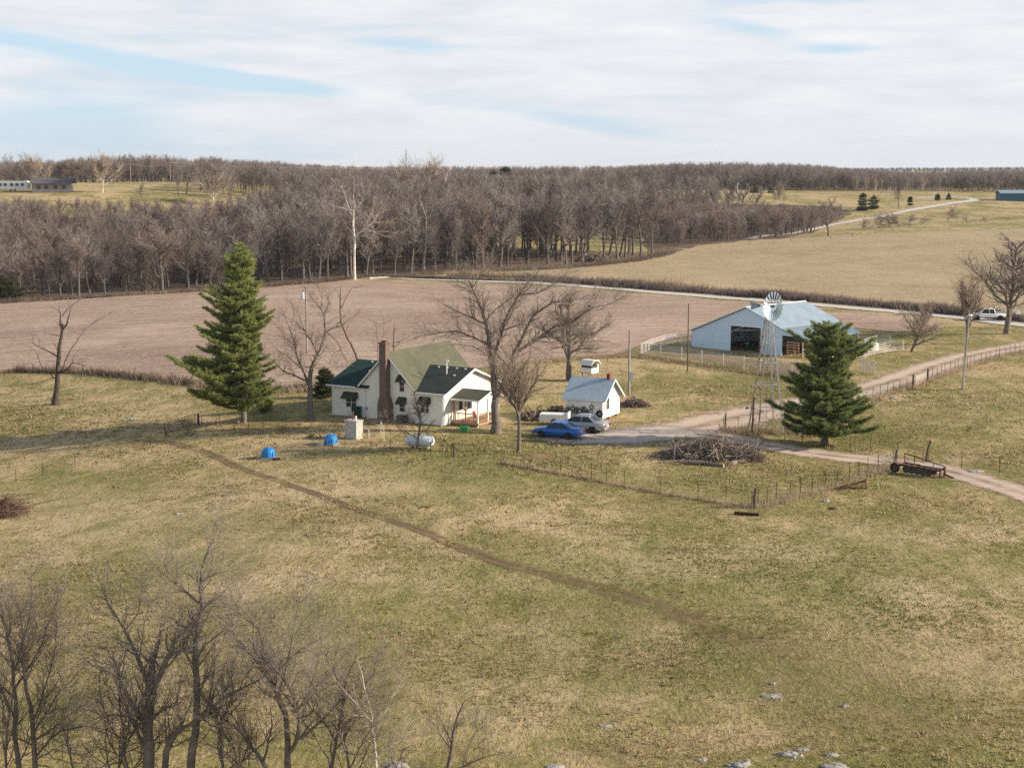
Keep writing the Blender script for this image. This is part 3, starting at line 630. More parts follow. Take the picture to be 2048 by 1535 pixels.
def hero(seed, base, limbs, rads, dens, P, zoom=(0, 0, 1), depth=.55, minr=.006, twl=1.0, base_r=None, sub_lev=1):
    """limbs: polylines read off the photograph (local outline), given real depth by letting each limb swing towards or away from the camera"""
    S = Sk(seed); g = S.r; ox, oy, s = zoom; D = base[1]; mpp = math.hypot(D, CAMH - 8) / FPX
    bp = ((base[0] / D) , ); bx0 = 1024 + FPX * base[0] / (D * CP + (CAMH - base[2]) * SP); dcam = D * CP + (CAMH - base[2]) * SP; mpp = dcam / FPX
    up_ = (base[2] - CAMH) * CP + D * SP; by0 = 767.5 - FPX * up_ / dcam
    placed = []
    for li, (L, (ra, rb)) in enumerate(zip(limbs, rads)):
        Q = np.array([((ox + x / s - bx0) * mpp, 0, (by0 - (oy + y / s)) * mpp / math.cos(PIT + .05)) for x, y in L], float)
        ln = np.concatenate([[0], np.cumsum(np.linalg.norm(np.diff(Q, axis=0), axis=1))]); y0 = 0.0
        if placed:
            allp = np.concatenate(placed); k = np.argmin(((allp[:, [0, 2]] - Q[0][[0, 2]]) ** 2).sum(1)); y0 = allp[k, 1]
            kk = g.choice([-1, 1]) * g.uniform(.3, 1.0) * depth
        else: kk = 0.0
        Q[:, 1] = y0 + kk * (ln - .25 * ln ** 2 / max(ln[-1], .1)) * .8
        # resample and roughen
        m = max(len(Q) * 2, 6); tt = np.linspace(0, ln[-1], m); Qs = np.stack([np.interp(tt, ln, Q[:, c]) for c in range(3)], 1); Qs[1:-1] += g.normal(0, .012 * max(ln[-1], 1) ** .5, Qs[1:-1].shape)
        rad = np.linspace(ra, rb, m); 
        if li == 0: Qs[0, 2] -= .3; rad[0] *= 1.5; rad[1] *= 1.1
        S.put(Qs, rad, False); placed.append(Qs)
        if dens <= 0: continue
        n = int(ln[-1] * dens * (.45 if li == 0 else 1)); az = 0
        for k in range(n):
            t = g.uniform(.55 if li == 0 else .12, 1.0); q = t * (m - 1.001); i = int(q); f = q - i; pp = Qs[i] * (1 - f) + Qs[i + 1] * f; d = Qs[i + 1] - Qs[i]; d /= np.linalg.norm(d) + 1e-9
            az += 2.4; nd = rot_dir(g, d, R(g.uniform(28, 65)), az); nd[2] += .25
            rr = max(min(rad[i] * .45, .05) * g.uniform(.5, 1), minr)
            grow(S, pp, nd, twl * g.uniform(.5, 1.3) * (1.25 - .6 * t), rr, 2, P, .4, 3, minr)
        grow(S, Qs[-1], Qs[-1] - Qs[-2], twl * .9, max(rb * .9, minr), 2, P, .4, 3, minr)
    return S
# ---- the big tree by the porch, traced limb by limb
Z7 = (830, 500, 3.656)
big_l = [[(590,1335),(590,1150),(580,1000),(575,880),(560,740)],[(560,740),(535,620),(515,520),(470,400),(430,280),(350,170)],[(470,370),(400,300),(330,280)],[(510,545),(400,500),(300,460),(200,410)],[(545,700),(450,650),(330,600),(200,600),(0,640)],
    [(575,800),(600,700),(640,600),(680,480),(740,380),(820,270),(900,190)],[(700,450),(760,350),(900,330),(1040,240),(1120,170)],[(520,520),(600,440),(700,360)],[(590,1090),(640,980),(680,870),(720,760),(770,680),(800,600),(850,480),(1000,390),(1180,360)],
    [(740,740),(850,680),(1000,570),(1130,540),(1250,450),(1320,360)],[(850,660),(960,640),(1080,650),(1200,620),(1300,570)],[(1150,530),(1290,430),(1400,410),(1480,370)],[(565,830),(500,740),(420,700),(330,690)],[(640,600),(760,560),(860,470)],[(430,280),(480,200),(540,130)],[(700,800),(620,700),(600,640)]]
big_r = [(.42,.27),(.22,.035),(.06,.02),(.09,.02),(.11,.02),(.18,.02),(.08,.015),(.06,.02),(.24,.03),(.13,.025),(.09,.02),(.06,.02),(.06,.02),(.07,.02),(.05,.02),(.05,.015)]
PT = dict(STY['oak'], maxl=4, n=[5,5,4,4,3], curl=[.1,.15,.16,.2,.2], up=[.05,.08,.06,.05,.03])
base = GR(990, 866)
tree_thing(hero(3, base, big_l, big_r, 5.2, PT, Z7, .6, .007, 1.8), 'maple_tree', 'tall bare tree with thick forked grey trunk beside the farmhouse porch', 'tree', base, 'bark_grey', 'twig_grey')
Z5 = (500, 540, 5.118)
wl = [[(620,1530),(618,1350),(620,1150),(640,1000)],[(650,1000),(700,880),(760,740),(775,650),(770,500),(730,420),(600,270)],[(730,420),(750,330),(720,220)],[(770,460),(820,360),(810,280)],[(785,650),(870,600),(960,590),(1040,510)],[(790,655),(880,720),(940,830),(960,900),(1030,970)],
    [(700,870),(640,750),(570,650),(500,570),(400,520)],[(600,1140),(540,1030),(480,900),(470,780),(430,680),(370,530)],[(570,650),(520,500),(470,410)],[(590,1140),(440,1080),(330,1040),(200,910),(100,850)],[(520,1010),(400,900),(300,840)],[(470,790),(380,720),(280,560)],[(640,1000),(560,990),(470,940),(400,930)],[(940,830),(860,860),(840,900)]]
wr = [(.30,.2),(.15,.03),(.04,.02),(.04,.02),(.07,.02),(.06,.02),(.09,.02),(.12,.025),(.05,.02),(.10,.02),(.06,.02),(.05,.02),(.05,.02),(.04,.02)]
base = GR(621, 839)
tree_thing(hero(5, base, wl, wr, 3.0, PT, Z5, .6, .007, 1.4), 'yard_tree', 'bare crooked tree with wide low limbs left of the farmhouse', 'tree', base, 'bark_grey', 'twig_brown')
sn = [[(1120,1090),(1100,920),(1080,830),(1010,720),(980,620),(940,540),(935,420),(940,240)],[(945,400),(1000,300),(1060,190),(1110,180)],[(985,640),(1040,520),(1090,480)],[(940,530),(880,560),(850,600)],[(940,300),(915,250)]]
base = flat(719, 753, -.05)
tree_thing(hero(6, base, sn, [(.2,.07),(.06,.02),(.04,.015),(.03,.015),(.03,.02)], .5, PT, Z5, .5, .008, .7), 'snag_tree', 'thin leaning snag with broken top behind the green roofed wing', 'tree', base, 'bark_grey', 'twig_brown')
sp = [[(1318,1000),(1315,910),(1300,700),(1300,590)],[(1300,600),(1350,570),(1400,550)],[(1300,600),(1270,540),(1240,500)],[(1310,850),(1260,760),(1230,700)],[(1305,760),(1350,700),(1370,640)]]
base = flat(757, 735, -.05)
tree_thing(hero(8, base, sp, [(.07,.02),(.02,.01),(.02,.01),(.02,.01),(.02,.01)], 2, PT, Z5, .5, .007, .7), 'sapling', 'slim bare sapling just left of the chimney top behind the house', 'tree', base, 'bark_grey', 'twig_brown')
sp = [[(1470,1000),(1472,810),(1478,650)],[(1474,805),(1510,780),(1540,730),(1560,700)],[(1475,800),(1530,740),(1600,700)],[(1478,650),(1480,600)]]
base = flat(788, 735, -.05)
tree_thing(hero(9, base, sp, [(.12,.08),(.04,.02),(.03,.01),(.05,.02)], 1.2, PT, Z5, .5, .007, .6), 'snag_tree', 'short broken dark snag rising behind the olive roof beside the chimney', 'tree', base, 'bark_dark', 'twig_brown')
ZD = (0, 560, 4.515)
dl = [[(500,1120),(520,980),(535,830),(550,700),(570,550),(590,460)],[(590,460),(575,400),(590,290),(545,270)],[(600,450),(640,400),(670,310)],[(600,340),(650,270),(720,220),(780,170)],[(540,700),(480,650),(400,600),(345,570),(345,540)],[(400,590),(400,520),(370,490),(320,480)],[(500,890),(470,830),(400,770),(380,690),(370,650),(320,610)],
    [(500,880),(420,905),(290,940)],[(560,510),(480,495)],[(575,830),(600,740),(640,650),(720,540),(760,470),(820,430)],[(560,840),(640,800),(680,740),(770,760)],[(680,745),(690,690),(705,670)],[(550,660),(530,610)],[(820,420),(900,370),(980,340)]]
dr = [(.36,.16),(.14,.03),(.13,.05),(.05,.015),(.10,.03),(.04,.015),(.07,.015),(.05,.01),(.05,.03),(.08,.02),(.12,.03),(.05,.02),(.05,.03),(.03,.01)]
base = GR(110, 809)
tree_thing(hero(10, base, dl, dr, .95, dict(PT, maxl=4), ZD, .5, .008, .8), 'dead_tree', 'dead dark tree with snapped stubs standing in the left pasture', 'tree', base, 'bark_dead', 'twig_brown')
# ---- other yard trees grown by rule
def planted(seed, name, label, px_, py_, top, style, r0, bark, twig, trunk, width=1.0, group=None, **kw):
    b = GR(px_, py_); h = hgt(b, top); S = auto_tree(seed, style, h, r0, trunk, minr=kw.pop('minr', .008), **kw); t = tree_thing(S, name, label, 'tree', b, bark, twig, group); t.scale = (width, width, 1); return t
planted(21, 'yard_tree', 'bare spreading many limbed tree behind the small white shed', 1136, 760, 575, 'oak', .3, 'bark_grey', 'twig_brown', .14, 1.25, t0=.5, n=[7,6,6,5,3])
planted(22, 'young_maple', 'bare vase shaped young tree in the yard left of the cars', 1037, 904, 645, 'vase', .2, 'bark_grey', 'twig_tan', .2, .95, t0=.75, n=[10,6,6,5,3])
planted(23, 'small_tree', 'small bare tree growing in front of the white propane tank', 832, 898, 772, 'oak', .13, 'bark_grey', 'twig_brown', .30, .85, maxl=3)
planted(24, 'field_tree', 'bare rounded tree with short trunk right of the barn corral', 1822, 703, 590, 'oak', .22, 'bark_dark', 'twig_tan', .12, 1.0, t0=.3, up=[.05,.12,.1,.06,.04], n=[7,6,6,5,4])
planted(25, 'field_tree', 'bare upright brushy tree beside the white pickup', 1936, 687, 520, 'vase', .3, 'bark_dark', 'twig_tan', .2, .85, t0=.4)
planted(26, 'roadside_oak', 'large bare dark oak at the right edge by the road', 2013, 667, 455, 'oak', .42, 'bark_dark', 'twig_grey', .2, 1.15, n=[8,7,6,5,4])
planted(27, 'field_oak', 'lone bare oak standing on the far edge of the hayfield', 1657, 472, 383, 'oak', .36, 'bark_dark', 'twig_wood', .25, .95, minr=.012)
planted(28, 'field_tree', 'tall bare tree alone at the wood corner above the hayfield', 1304, 512, 378, 'tall', .34, 'bark_dark', 'twig_wood', .38, .8, minr=.012)
# ---- foreground trees rising from below the frame
ZF = (0, 1000, 2.048); PF = dict(STY['oak'], maxl=4, n=[5,5,5,4,3], curl=[.1,.12,.14,.16,.16], up=[.05,.1,.08,.06,.04])
def fore(seed, label, base_px, limbs, rads, dens, bark='bark_grey', twig='twig_grey', twl=1.0, name='bare_tree'):
    b = GR(*base_px); tree_thing(hero(seed, b, limbs, rads, dens * 1.7, PF, ZF, .7, .004, twl * 1.4), name, label, 'tree', b, bark, twig, 'bare trees along the near edge')
fore(41, 'slender bare tree with straight pale trunk in the bottom left corner', (41, 1600), [[(84,1228),(85,1096),(75,900),(80,700),(60,550),(40,400),(20,330)],[(78,800),(20,700),(-20,560)],[(80,700),(110,560),(140,430),(130,330)],[(62,560),(90,470),(95,360)],[(76,880),(0,760),(-60,650)],[(82,760),(160,640),(210,500),(240,430)]], [(.13,.02),(.05,.01),(.05,.01),(.03,.01),(.05,.01),(.05,.01)], 5.0, 'bark_grey', 'twig_grey', .9)
fore(42, 'dark multi-branched bare tree second from the bottom left corner', (72, 1602), [[(148,1232),(150,1096),(150,880),(120,700),(130,500),(100,380)],[(150,950),(230,830),(290,740),(350,690)],[(150,900),(210,700),(230,560),(220,460)],[(150,1000),(60,930),(-20,900)],[(150,1050),(240,950),(340,940),(430,960)],[(150,980),(260,900),(330,830),(380,800)],[(150,1060),(240,1000),(310,1010)]], [(.14,.02),(.06,.01),(.05,.01),(.05,.01),(.06,.01),(.05,.01),(.04,.01)], 4.5, 'bark_dark', 'twig_brown', .9)
fore(43, 'thick forked bare tree with a broken stub at lower left', (301, 1605), [[(616,1239),(615,1096),(615,950),(630,800),(640,690)],[(640,770),(700,650),(770,530),(830,460)],[(615,930),(575,820),(530,690),(440,630)],[(640,790),(580,650),(530,540),(460,440),(420,330)],[(610,960),(560,860),(460,850),(400,870)],[(530,690),(500,600),(420,580),(370,590)],[(620,900),(690,830),(740,800)],[(520,540),(580,470),(590,380)],[(600,1010),(540,900),(480,760),(430,680)]], [(.27,.16),(.15,.06),(.14,.03),(.10,.02),(.07,.02),(.05,.01),(.08,.02),(.04,.01),(.09,.02)], 2.6, 'bark_dark', 'twig_grey', 1.1)
fore(44, 'tall bare tree with straight leader, right of the thick forked one', (376, 1606), [[(771,1241),(780,1096),(820,900),(820,640),(835,500),(850,420)],[(850,420),(840,300),(880,180),(890,130)],[(840,410),(780,350),(720,290),(680,250)],[(850,330),(900,300),(950,290)],[(835,500),(770,520),(700,470),(650,420)],[(820,640),(870,570),(950,520),(980,440)],[(820,800),(900,640),(930,560)],[(730,300),(720,220),(740,170)],[(845,440),(900,400),(950,350)],[(820,620),(750,600),(690,640)]], [(.19,.08),(.07,.012),(.06,.01),(.04,.01),(.05,.01),(.05,.01),(.04,.01),(.03,.01),(.04,.01),(.04,.01)], 3.6, 'bark_dark', 'twig_grey', 1.0)
fore(45, 'bare tree with a long limb slanting up to the right in the lower left thicket', (322, 1607), [[(660,1243),(690,1000),(730,940),(800,905)],[(800,905),(870,840),(930,780),(1010,730),(1090,690)],[(870,840),(900,730),(960,690)],[(760,920),(740,830),(770,720)],[(1010,730),(1060,640),(1130,590)],[(690,1010),(680,880),(700,780)]], [(.16,.11),(.11,.03),(.04,.01),(.04,.01),(.03,.01),(.04,.01)], 3.2, 'bark_dark', 'twig_grey', 1.0)
fore(46, 'broad bare tree with three rising stems in the lower middle left', (578, 1606), [[(1184,1241),(1180,1096),(1185,900),(1150,780),(1090,680),(1000,580)],[(1180,1040),(1240,940),(1240,800),(1190,680),(1150,620),(1100,590)],[(1170,650),(1250,570),(1330,530)],[(1130,600),(1090,490),(1010,440),(980,380)],[(1240,820),(1300,740),(1380,680),(1440,600)],[(1240,960),(1340,880),(1430,800),(1510,770),(1570,650)],[(1100,690),(1060,560),(1080,430)],[(1190,690),(1230,500),(1250,380)],[(1180,880),(1130,800),(1120,640)],[(1240,860),(1310,820),(1300,700),(1340,590)]], [(.16,.05),(.12,.03),(.05,.01),(.05,.01),(.06,.01),(.06,.01),(.04,.01),(.04,.01),(.05,.01),(.04,.01)], 4.0, 'bark_grey', 'twig_grey', 1.1)
fore(47, 'bare tree leaning left out of the broad three stemmed one', (558, 1607), [[(1143,1243),(1100,1096),(1040,1010),(1000,950),(930,890),(870,830)],[(1000,950),(960,870),(880,840)],[(1060,1040),(1010,900),(990,820)],[(940,900),(930,800),(960,720)],[(1080,1070),(1130,900),(1120,800)]], [(.11,.03),(.04,.01),(.05,.01),(.03,.01),(.06,.01)], 3.6, 'bark_grey', 'twig_tan', .9)
fore(48, 'thin pale bare tree with one straight stem right of the broad one', (752, 1604), [[(1541,1237),(1540,1090),(1530,900),(1505,790),(1490,700)],[(1535,960),(1590,840),(1640,760)],[(1530,900),(1480,820),(1440,760)],[(1540,1060),(1600,980),(1700,930)],[(1540,1000),(1490,950),(1460,900)]], [(.08,.02),(.03,.01),(.03,.01),(.03,.01),(.03,.01)], 4.0, 'bark_pale', 'twig_tan', .7)
fore(49, 'thin grey bare tree just left of the pale straight stem', (702, 1604), [[(1438,1237),(1435,1096),(1410,880),(1400,780)],[(1430,1060),(1390,960),(1340,900)],[(1415,920),(1470,830),(1500,760)],[(1436,1096),(1500,960),(1560,840)]], [(.07,.02),(.03,.01),(.03,.01),(.04,.01)], 4.5, 'bark_grey', 'twig_brown', .8)
fore(50, 'small crooked bare sapling near the bottom middle edge', (893, 1580), [[(1829,1188),(1840,1060),(1860,960),(1870,900)],[(1850,1010),(1800,960),(1790,900)],[(1832,1120),(1900,1070),(2000,1010),(2040,1000)],[(1900,1070),(1920,980),(1970,920)],[(1832,1150),(1780,1100),(1740,1060)]], [(.10,.05),(.03,.01),(.05,.01),(.03,.01),(.03,.01)], 3.0, 'bark_grey', 'twig_brown', .8, 'sapling')
fore(51, 'low bare scrubby tree under the leaning one at bottom', (480, 1606), [[(983,1241),(985,1100),(960,1000),(900,900),(880,840)],[(985,1090),(1030,980),(1010,900)],[(980,1080),(900,1020),(830,1010)]], [(.07,.02),(.04,.01),(.04,.01)], 5.0, 'bark_dark', 'twig_brown', .8)
for i, (x, top, st, r0, lab) in enumerate([(18,1240,'vase',.07,'thin bare stems at the very corner, bottom left'),(215,1330,'oak',.08,'low bare bushy tree between the two corner trees and the thick forked one'),(262,1250,'oak',.08,'bare sapling just left of the thick forked tree'),(445,1290,'oak',.08,'bare sapling between the straight leader and the broad three stemmed tree'),(640,1270,'oak',.09,'bare many stemmed sapling right of the broad three stemmed tree'),(805,1420,'scrub',.05,'low twiggy bush left of the small crooked sapling at the bottom edge'),(530,1400,'scrub',.06,'low twiggy bush at the foot of the broad three stemmed tree'),(130,1380,'scrub',.06,'low twiggy bush at the foot of the corner trees')]):
    b = GR(x, 1600); tree_thing(auto_tree(120 + i, st, hgt(b, top), r0, .2, minr=.004, maxl=3), 'bare_tree' if st != 'scrub' else 'bare_bush', lab, 'tree' if st != 'scrub' else 'bush', b, 'bark_grey', 'twig_grey' if i % 2 else 'twig_brown', 'bare trees along the near edge')
# ---- conifers
def conifer(seed, h, prof, r0, mats, name, label, loc, tuft=.32, per=1.0, step=.5, tint0=.35, cat='tree', low=.12):
    """whorls of real boughs; every bough carries twigs that end in needle tufts. prof: rows of (height, reach left, reach right) in metres"""
    S = Sk(seed); g = S.r; pr = np.array(prof, float); tp, td, tt = [], [], []
    zs = np.linspace(-.3, h, 14); S.put(np.stack([g.normal(0, .02, 14), g.normal(0, .02, 14), zs], 1), r0 * np.linspace(1.15, .06, 14) ** 1.0, False)
    z = pr[:, 0].min()
    while z < h - .15:
        Lx, Rx = np.interp(z, pr[:, 0], pr[:, 1]), np.interp(z, pr[:, 0], pr[:, 2]); wm = g.choice([.8, .9, 1.0, 1.05, 1.1]); nb = int(g.integers(5, 8)); az0 = g.uniform(0, 6.28)
        for k in range(nb):
            az = az0 + 2 * np.pi * k / nb + g.normal(0, .25); c = math.cos(az); ln = (Rx * max(c, 0) + Lx * max(-c, 0) + (Lx + Rx) * .42 * (1 - abs(c))) * wm * g.uniform(.6, 1.12)
            if ln < .2: ln = .2
            rise = g.uniform(-.06, .12) + .45 * (z / h) ** 2; d = np.array([c, math.sin(az), rise]); N = 7; t = np.linspace(0, 1, N)
            P = np.array([0, 0, z])[None] + d[None] * ln * t[:, None]; P[:, 2] += ln * (-.16 * np.sin(t * np.pi * .8) + .14 * t ** 2) + g.normal(0, .02, N); P[1:, :2] += g.normal(0, .03 * ln ** .5, (N - 1, 2))
            S.put(P, np.maximum(.018 * ln * (1 - t) + .008, .008), False)
            m = max(4, int(ln * 10.5 * per))
            for q in range(m):
                s = g.uniform(low if ln > 1 else 0, 1) ** .75; f = s * (N - 1.001); i = int(f); p = P[i] * (1 - f + i) + P[i + 1] * (f - i); side = np.array([-math.sin(az), c, 0]) * g.choice([-1, 1]); o = d / np.linalg.norm(d)
                td_ = side * g.uniform(.3, 1) + o * g.uniform(.3, .9) + np.array([0, 0, g.uniform(-.05, .35)]); td_ /= np.linalg.norm(td_); tl = g.uniform(.25, .6) * ln ** .5 * (1.15 - .7 * s) + .08
                e = p + td_ * tl; S.put(np.stack([p, (p + e) / 2 + g.normal(0, .02, 3), e]), np.array([.012, .008, .005]), False)
                for u in range(int(max(2, tl / .14))):
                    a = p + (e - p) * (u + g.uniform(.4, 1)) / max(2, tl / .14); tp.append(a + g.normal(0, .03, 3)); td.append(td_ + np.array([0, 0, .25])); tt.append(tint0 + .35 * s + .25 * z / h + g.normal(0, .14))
        z += step * g.uniform(.65, 1.35)
    for q in range(30): tp.append(np.array([g.normal(0, .06), g.normal(0, .06), h - g.uniform(0, .9)])); td.append(np.array([g.normal(0, .5), g.normal(0, .5), 1])); tt.append(.9)
    tp, td, tt = np.array(tp), np.array(td), np.array(tt); n = len(tp); nb = 9
    D = np.repeat(td, nb, 0) + g.normal(0, .7, (n * nb, 3)); D /= np.linalg.norm(D, axis=1)[:, None]; B = np.repeat(tp, nb, 0); ln = tuft * g.uniform(.55, 1.15, n * nb)[:, None]
    sd = np.cross(D, g.normal(0, 1, (n * nb, 3))); sd /= np.linalg.norm(sd, axis=1)[:, None] + 1e-9; w = tuft * .10
    V = np.stack([B - sd * w * .6, B + sd * w * .6, B + D * ln + sd * w * .4, B + D * ln - sd * w * .4], 1).reshape(-1, 3); i = np.arange(n * nb) * 4; F = np.stack([i, i + 1, i + 2, i + 3], 1)
    t = thing(name, label, cat, loc); obj('trunk', mesh_np('trunk', *S.arr(False), True), M['bark_grey'], t)
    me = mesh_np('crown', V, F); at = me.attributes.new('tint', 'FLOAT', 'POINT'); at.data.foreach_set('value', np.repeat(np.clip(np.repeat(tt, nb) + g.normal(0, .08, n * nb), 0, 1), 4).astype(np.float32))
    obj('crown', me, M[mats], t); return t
def prof_px(base, rows, k=1.0):
    """rows (row in photo, left px, right px) -> metres"""
    m = (base[1] * CP + (CAMH - base[2]) * SP) / FPX; return sorted([(hgt(base, r), l * m * k, q * m * k) for r, l, q in rows])
b = GR(488, 846)
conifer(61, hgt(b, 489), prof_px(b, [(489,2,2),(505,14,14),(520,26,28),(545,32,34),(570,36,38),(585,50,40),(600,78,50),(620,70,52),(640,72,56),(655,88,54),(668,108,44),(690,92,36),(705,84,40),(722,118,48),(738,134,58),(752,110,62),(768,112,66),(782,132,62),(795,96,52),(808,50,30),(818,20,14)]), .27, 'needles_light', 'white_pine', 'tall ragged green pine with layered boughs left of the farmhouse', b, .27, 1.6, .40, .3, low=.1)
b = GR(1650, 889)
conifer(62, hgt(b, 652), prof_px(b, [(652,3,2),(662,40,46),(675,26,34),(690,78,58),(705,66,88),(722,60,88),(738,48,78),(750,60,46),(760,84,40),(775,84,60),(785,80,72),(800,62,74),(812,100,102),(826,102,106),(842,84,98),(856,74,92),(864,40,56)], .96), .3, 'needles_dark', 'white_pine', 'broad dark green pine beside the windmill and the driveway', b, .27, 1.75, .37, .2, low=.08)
b = GR(2, 601)
conifer(63, hgt(b, 553), prof_px(b, [(556,3,3),(566,20,22),(580,36,40),(592,40,46),(599,34,40)]), .12, 'needles_cedar', 'cedar_tree', 'squat dark cedar at the left end of the wood edge', b, .5, 1.3, .45, .2, low=.0)
b = GR(650, 795)
conifer(64, hgt(b, 735), prof_px(b, [(737,3,3),(748,12,14),(762,20,22),(778,24,24),(790,22,22)]), .08, 'needles_cedar', 'cedar_bush', 'rounded olive brown cedar bush beside the left house corner', b, .24, 1.8, .25, .3, 'bush', low=.0)
b = GR(527, 824)
conifer(65, hgt(b, 780), prof_px(b, [(782,3,4),(790,10,14),(800,16,26),(812,16,28),(820,12,22)]), .05, 'needles_light', 'pine_bush', 'small green pine sapling to the right of the tall pine', b, .26, 1.6, .28, .15, 'bush', low=.0)
b = GR(752, 585); 
for i, (x, y, top, w, lab) in enumerate([(1725,421,388,13,'dark cedar left of a pair beside the far road'),(1747,418,392,11,'dark cedar right of a pair beside the far road'),(1820,411,395,6,'small cedar alone on the far roadside'),(1875,401,389,5,'small dark shrub left on the far crossroads verge'),(1897,400,388,5,'small dark shrub right on the far crossroads verge'),(1542,386,374,8,'dark cedar on the distant field edge right of the pole light'),(1510,386,376,9,'low grey green cedar on the distant field edge')]):
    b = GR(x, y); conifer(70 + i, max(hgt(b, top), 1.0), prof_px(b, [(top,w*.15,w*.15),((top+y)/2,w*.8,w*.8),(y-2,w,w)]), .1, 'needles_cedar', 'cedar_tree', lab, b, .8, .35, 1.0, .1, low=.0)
for i, (x, top, w) in enumerate([(986,344,14),(1012,336,16)]):
    b = atd(x, 352 + 8, 640); b = (b[0], b[1], T(b[0], b[1])); hh = hgt(b, top); conifer(80 + i, max(hh, 4), [(0.5, w * .2, w * .2), (hh * .5, w * .2, w * .2), (hh * .8, w * .17, w * .17), (hh, .3, .3)], .2, 'needles_cedar', 'cedar_tree', ['low dark evergreen on the ridge above the wood','taller dark evergreen crown on the ridge above the wood'][i], b, 1.1, .3, 1.2, .0, low=.0)
# ---------------------------------------------------------------- the woods: every tree in front is a thing of its own, the rest one mass
def protos():
    out = []
    for i, (st, h, tr, tw, bk, kw) in enumerate([('tall',20,.42,'twig_wood','bark_wood',{}),('oak',18,.28,'twig_wood_dark','bark_wood',{}),('tall',19,.36,'twig_wood_grey','bark_wood',{}),('oak',17,.3,'twig_wood_grey','bark_wood',{}),('tall',18,.5,'twig_wood_red','bark_wood',{}),('oak',15,.22,'twig_wood_red','bark_wood',{}),('vase',16,.25,'twig_wood_dark','bark_wood',{}),('tall',21,.4,'twig_wood_grey','bark_grey',{})]):
        S = auto_tree(200 + i, st, h, (.26 + .05 * (i % 3)) * 1.1, tr, minr=.0105, **kw); a, b = S.meshes(); a.materials.append(M[bk]); b.materials.append(M[tw]); out.append((a, b, h))
    return out
PROT = protos()
def scrub_protos():
    out = []
    for i in range(3):
        S = auto_tree(240 + i, 'scrub', 5, .07, .14, minr=.014); a, b = S.meshes(); a.materials.append(M['bark_wood']); b.materials.append(M[['brush_brown','twig_wood_grey','twig_wood_red'][i]]); out.append((a, b, 5.0))
    return out
SCRUB = scrub_protos()
SPAL = []
for i in range(3):
    S = auto_tree(260 + i, 'vase', 17, .26, .22, minr=.022, n=[10,7,6,5,3], curl=[.03,.13,.17,.2,.22], ang=[42,40,40,40,40], up=[.05,.09,.07,.05,.03], t0=.35); a, b = S.meshes(); a.materials.append(M['bark_pale']); b.materials.append(M['twig_tan']); SPAL.append((a, b, 17.0))
def place(pr, name, label, p, h, rz, group, wid=1.0, cat='tree'):
    t = thing(name, label, cat, p, rz, group); k = h / pr[2]; t.scale = (k * wid, k * wid, k)
    obj('trunk', pr[0], None, t); obj('crown', pr[1], None, t); return t
wr_ = random.Random(5)
def cam_px(p):
    dep = p[1] * CP + (CAMH - p[2]) * SP; up = (p[2] - CAMH) * CP + p[1] * SP
    return 1024 + FPX * p[0] / dep, 767.5 - FPX * up / dep
cand = []
def crest(xs, ys, jit):
    return lambda pxx: float(np.interp(pxx, xs, ys)) + abs(wr_.gauss(0, jit))
NEAR = crest([-200,130,300,470,520,620,900,1280,1320,1420,1700], [386,388,390,386,368,350,337,344,388,398,406], 15)
FAR = crest([-200,0,120,240,400,600,700,1250,1350,1550,1700,1880,1905,2300], [316,316,314,302,306,322,329,328,318,319,333,346,337,335], 9)

def scatter(poly, spacing, jitter=.45):
    xs = [p[0] for p in poly]; ys = [p[1] for p in poly]; y = min(ys); out = []
    while y < max(ys):
        x = min(xs) + wr_.uniform(0, spacing)
        while x < max(xs):
            q = (x + wr_.uniform(-jitter, jitter) * spacing, y + wr_.uniform(-jitter, jitter) * spacing)
            if inside(poly, np.array([q[0]]), np.array([q[1]]))[0] and abs(q[0]) < q[1] * .36 + 10: out.append(q)
            x += spacing
        y += spacing
    return out
FIELDS_OPEN = [[G(150,398)[:2], G(470,396)[:2], G(480,370)[:2], G(100,366)[:2]]]
wood = scatter(WOODT, 5.9); creek = scatter(CREEK, 5.6)
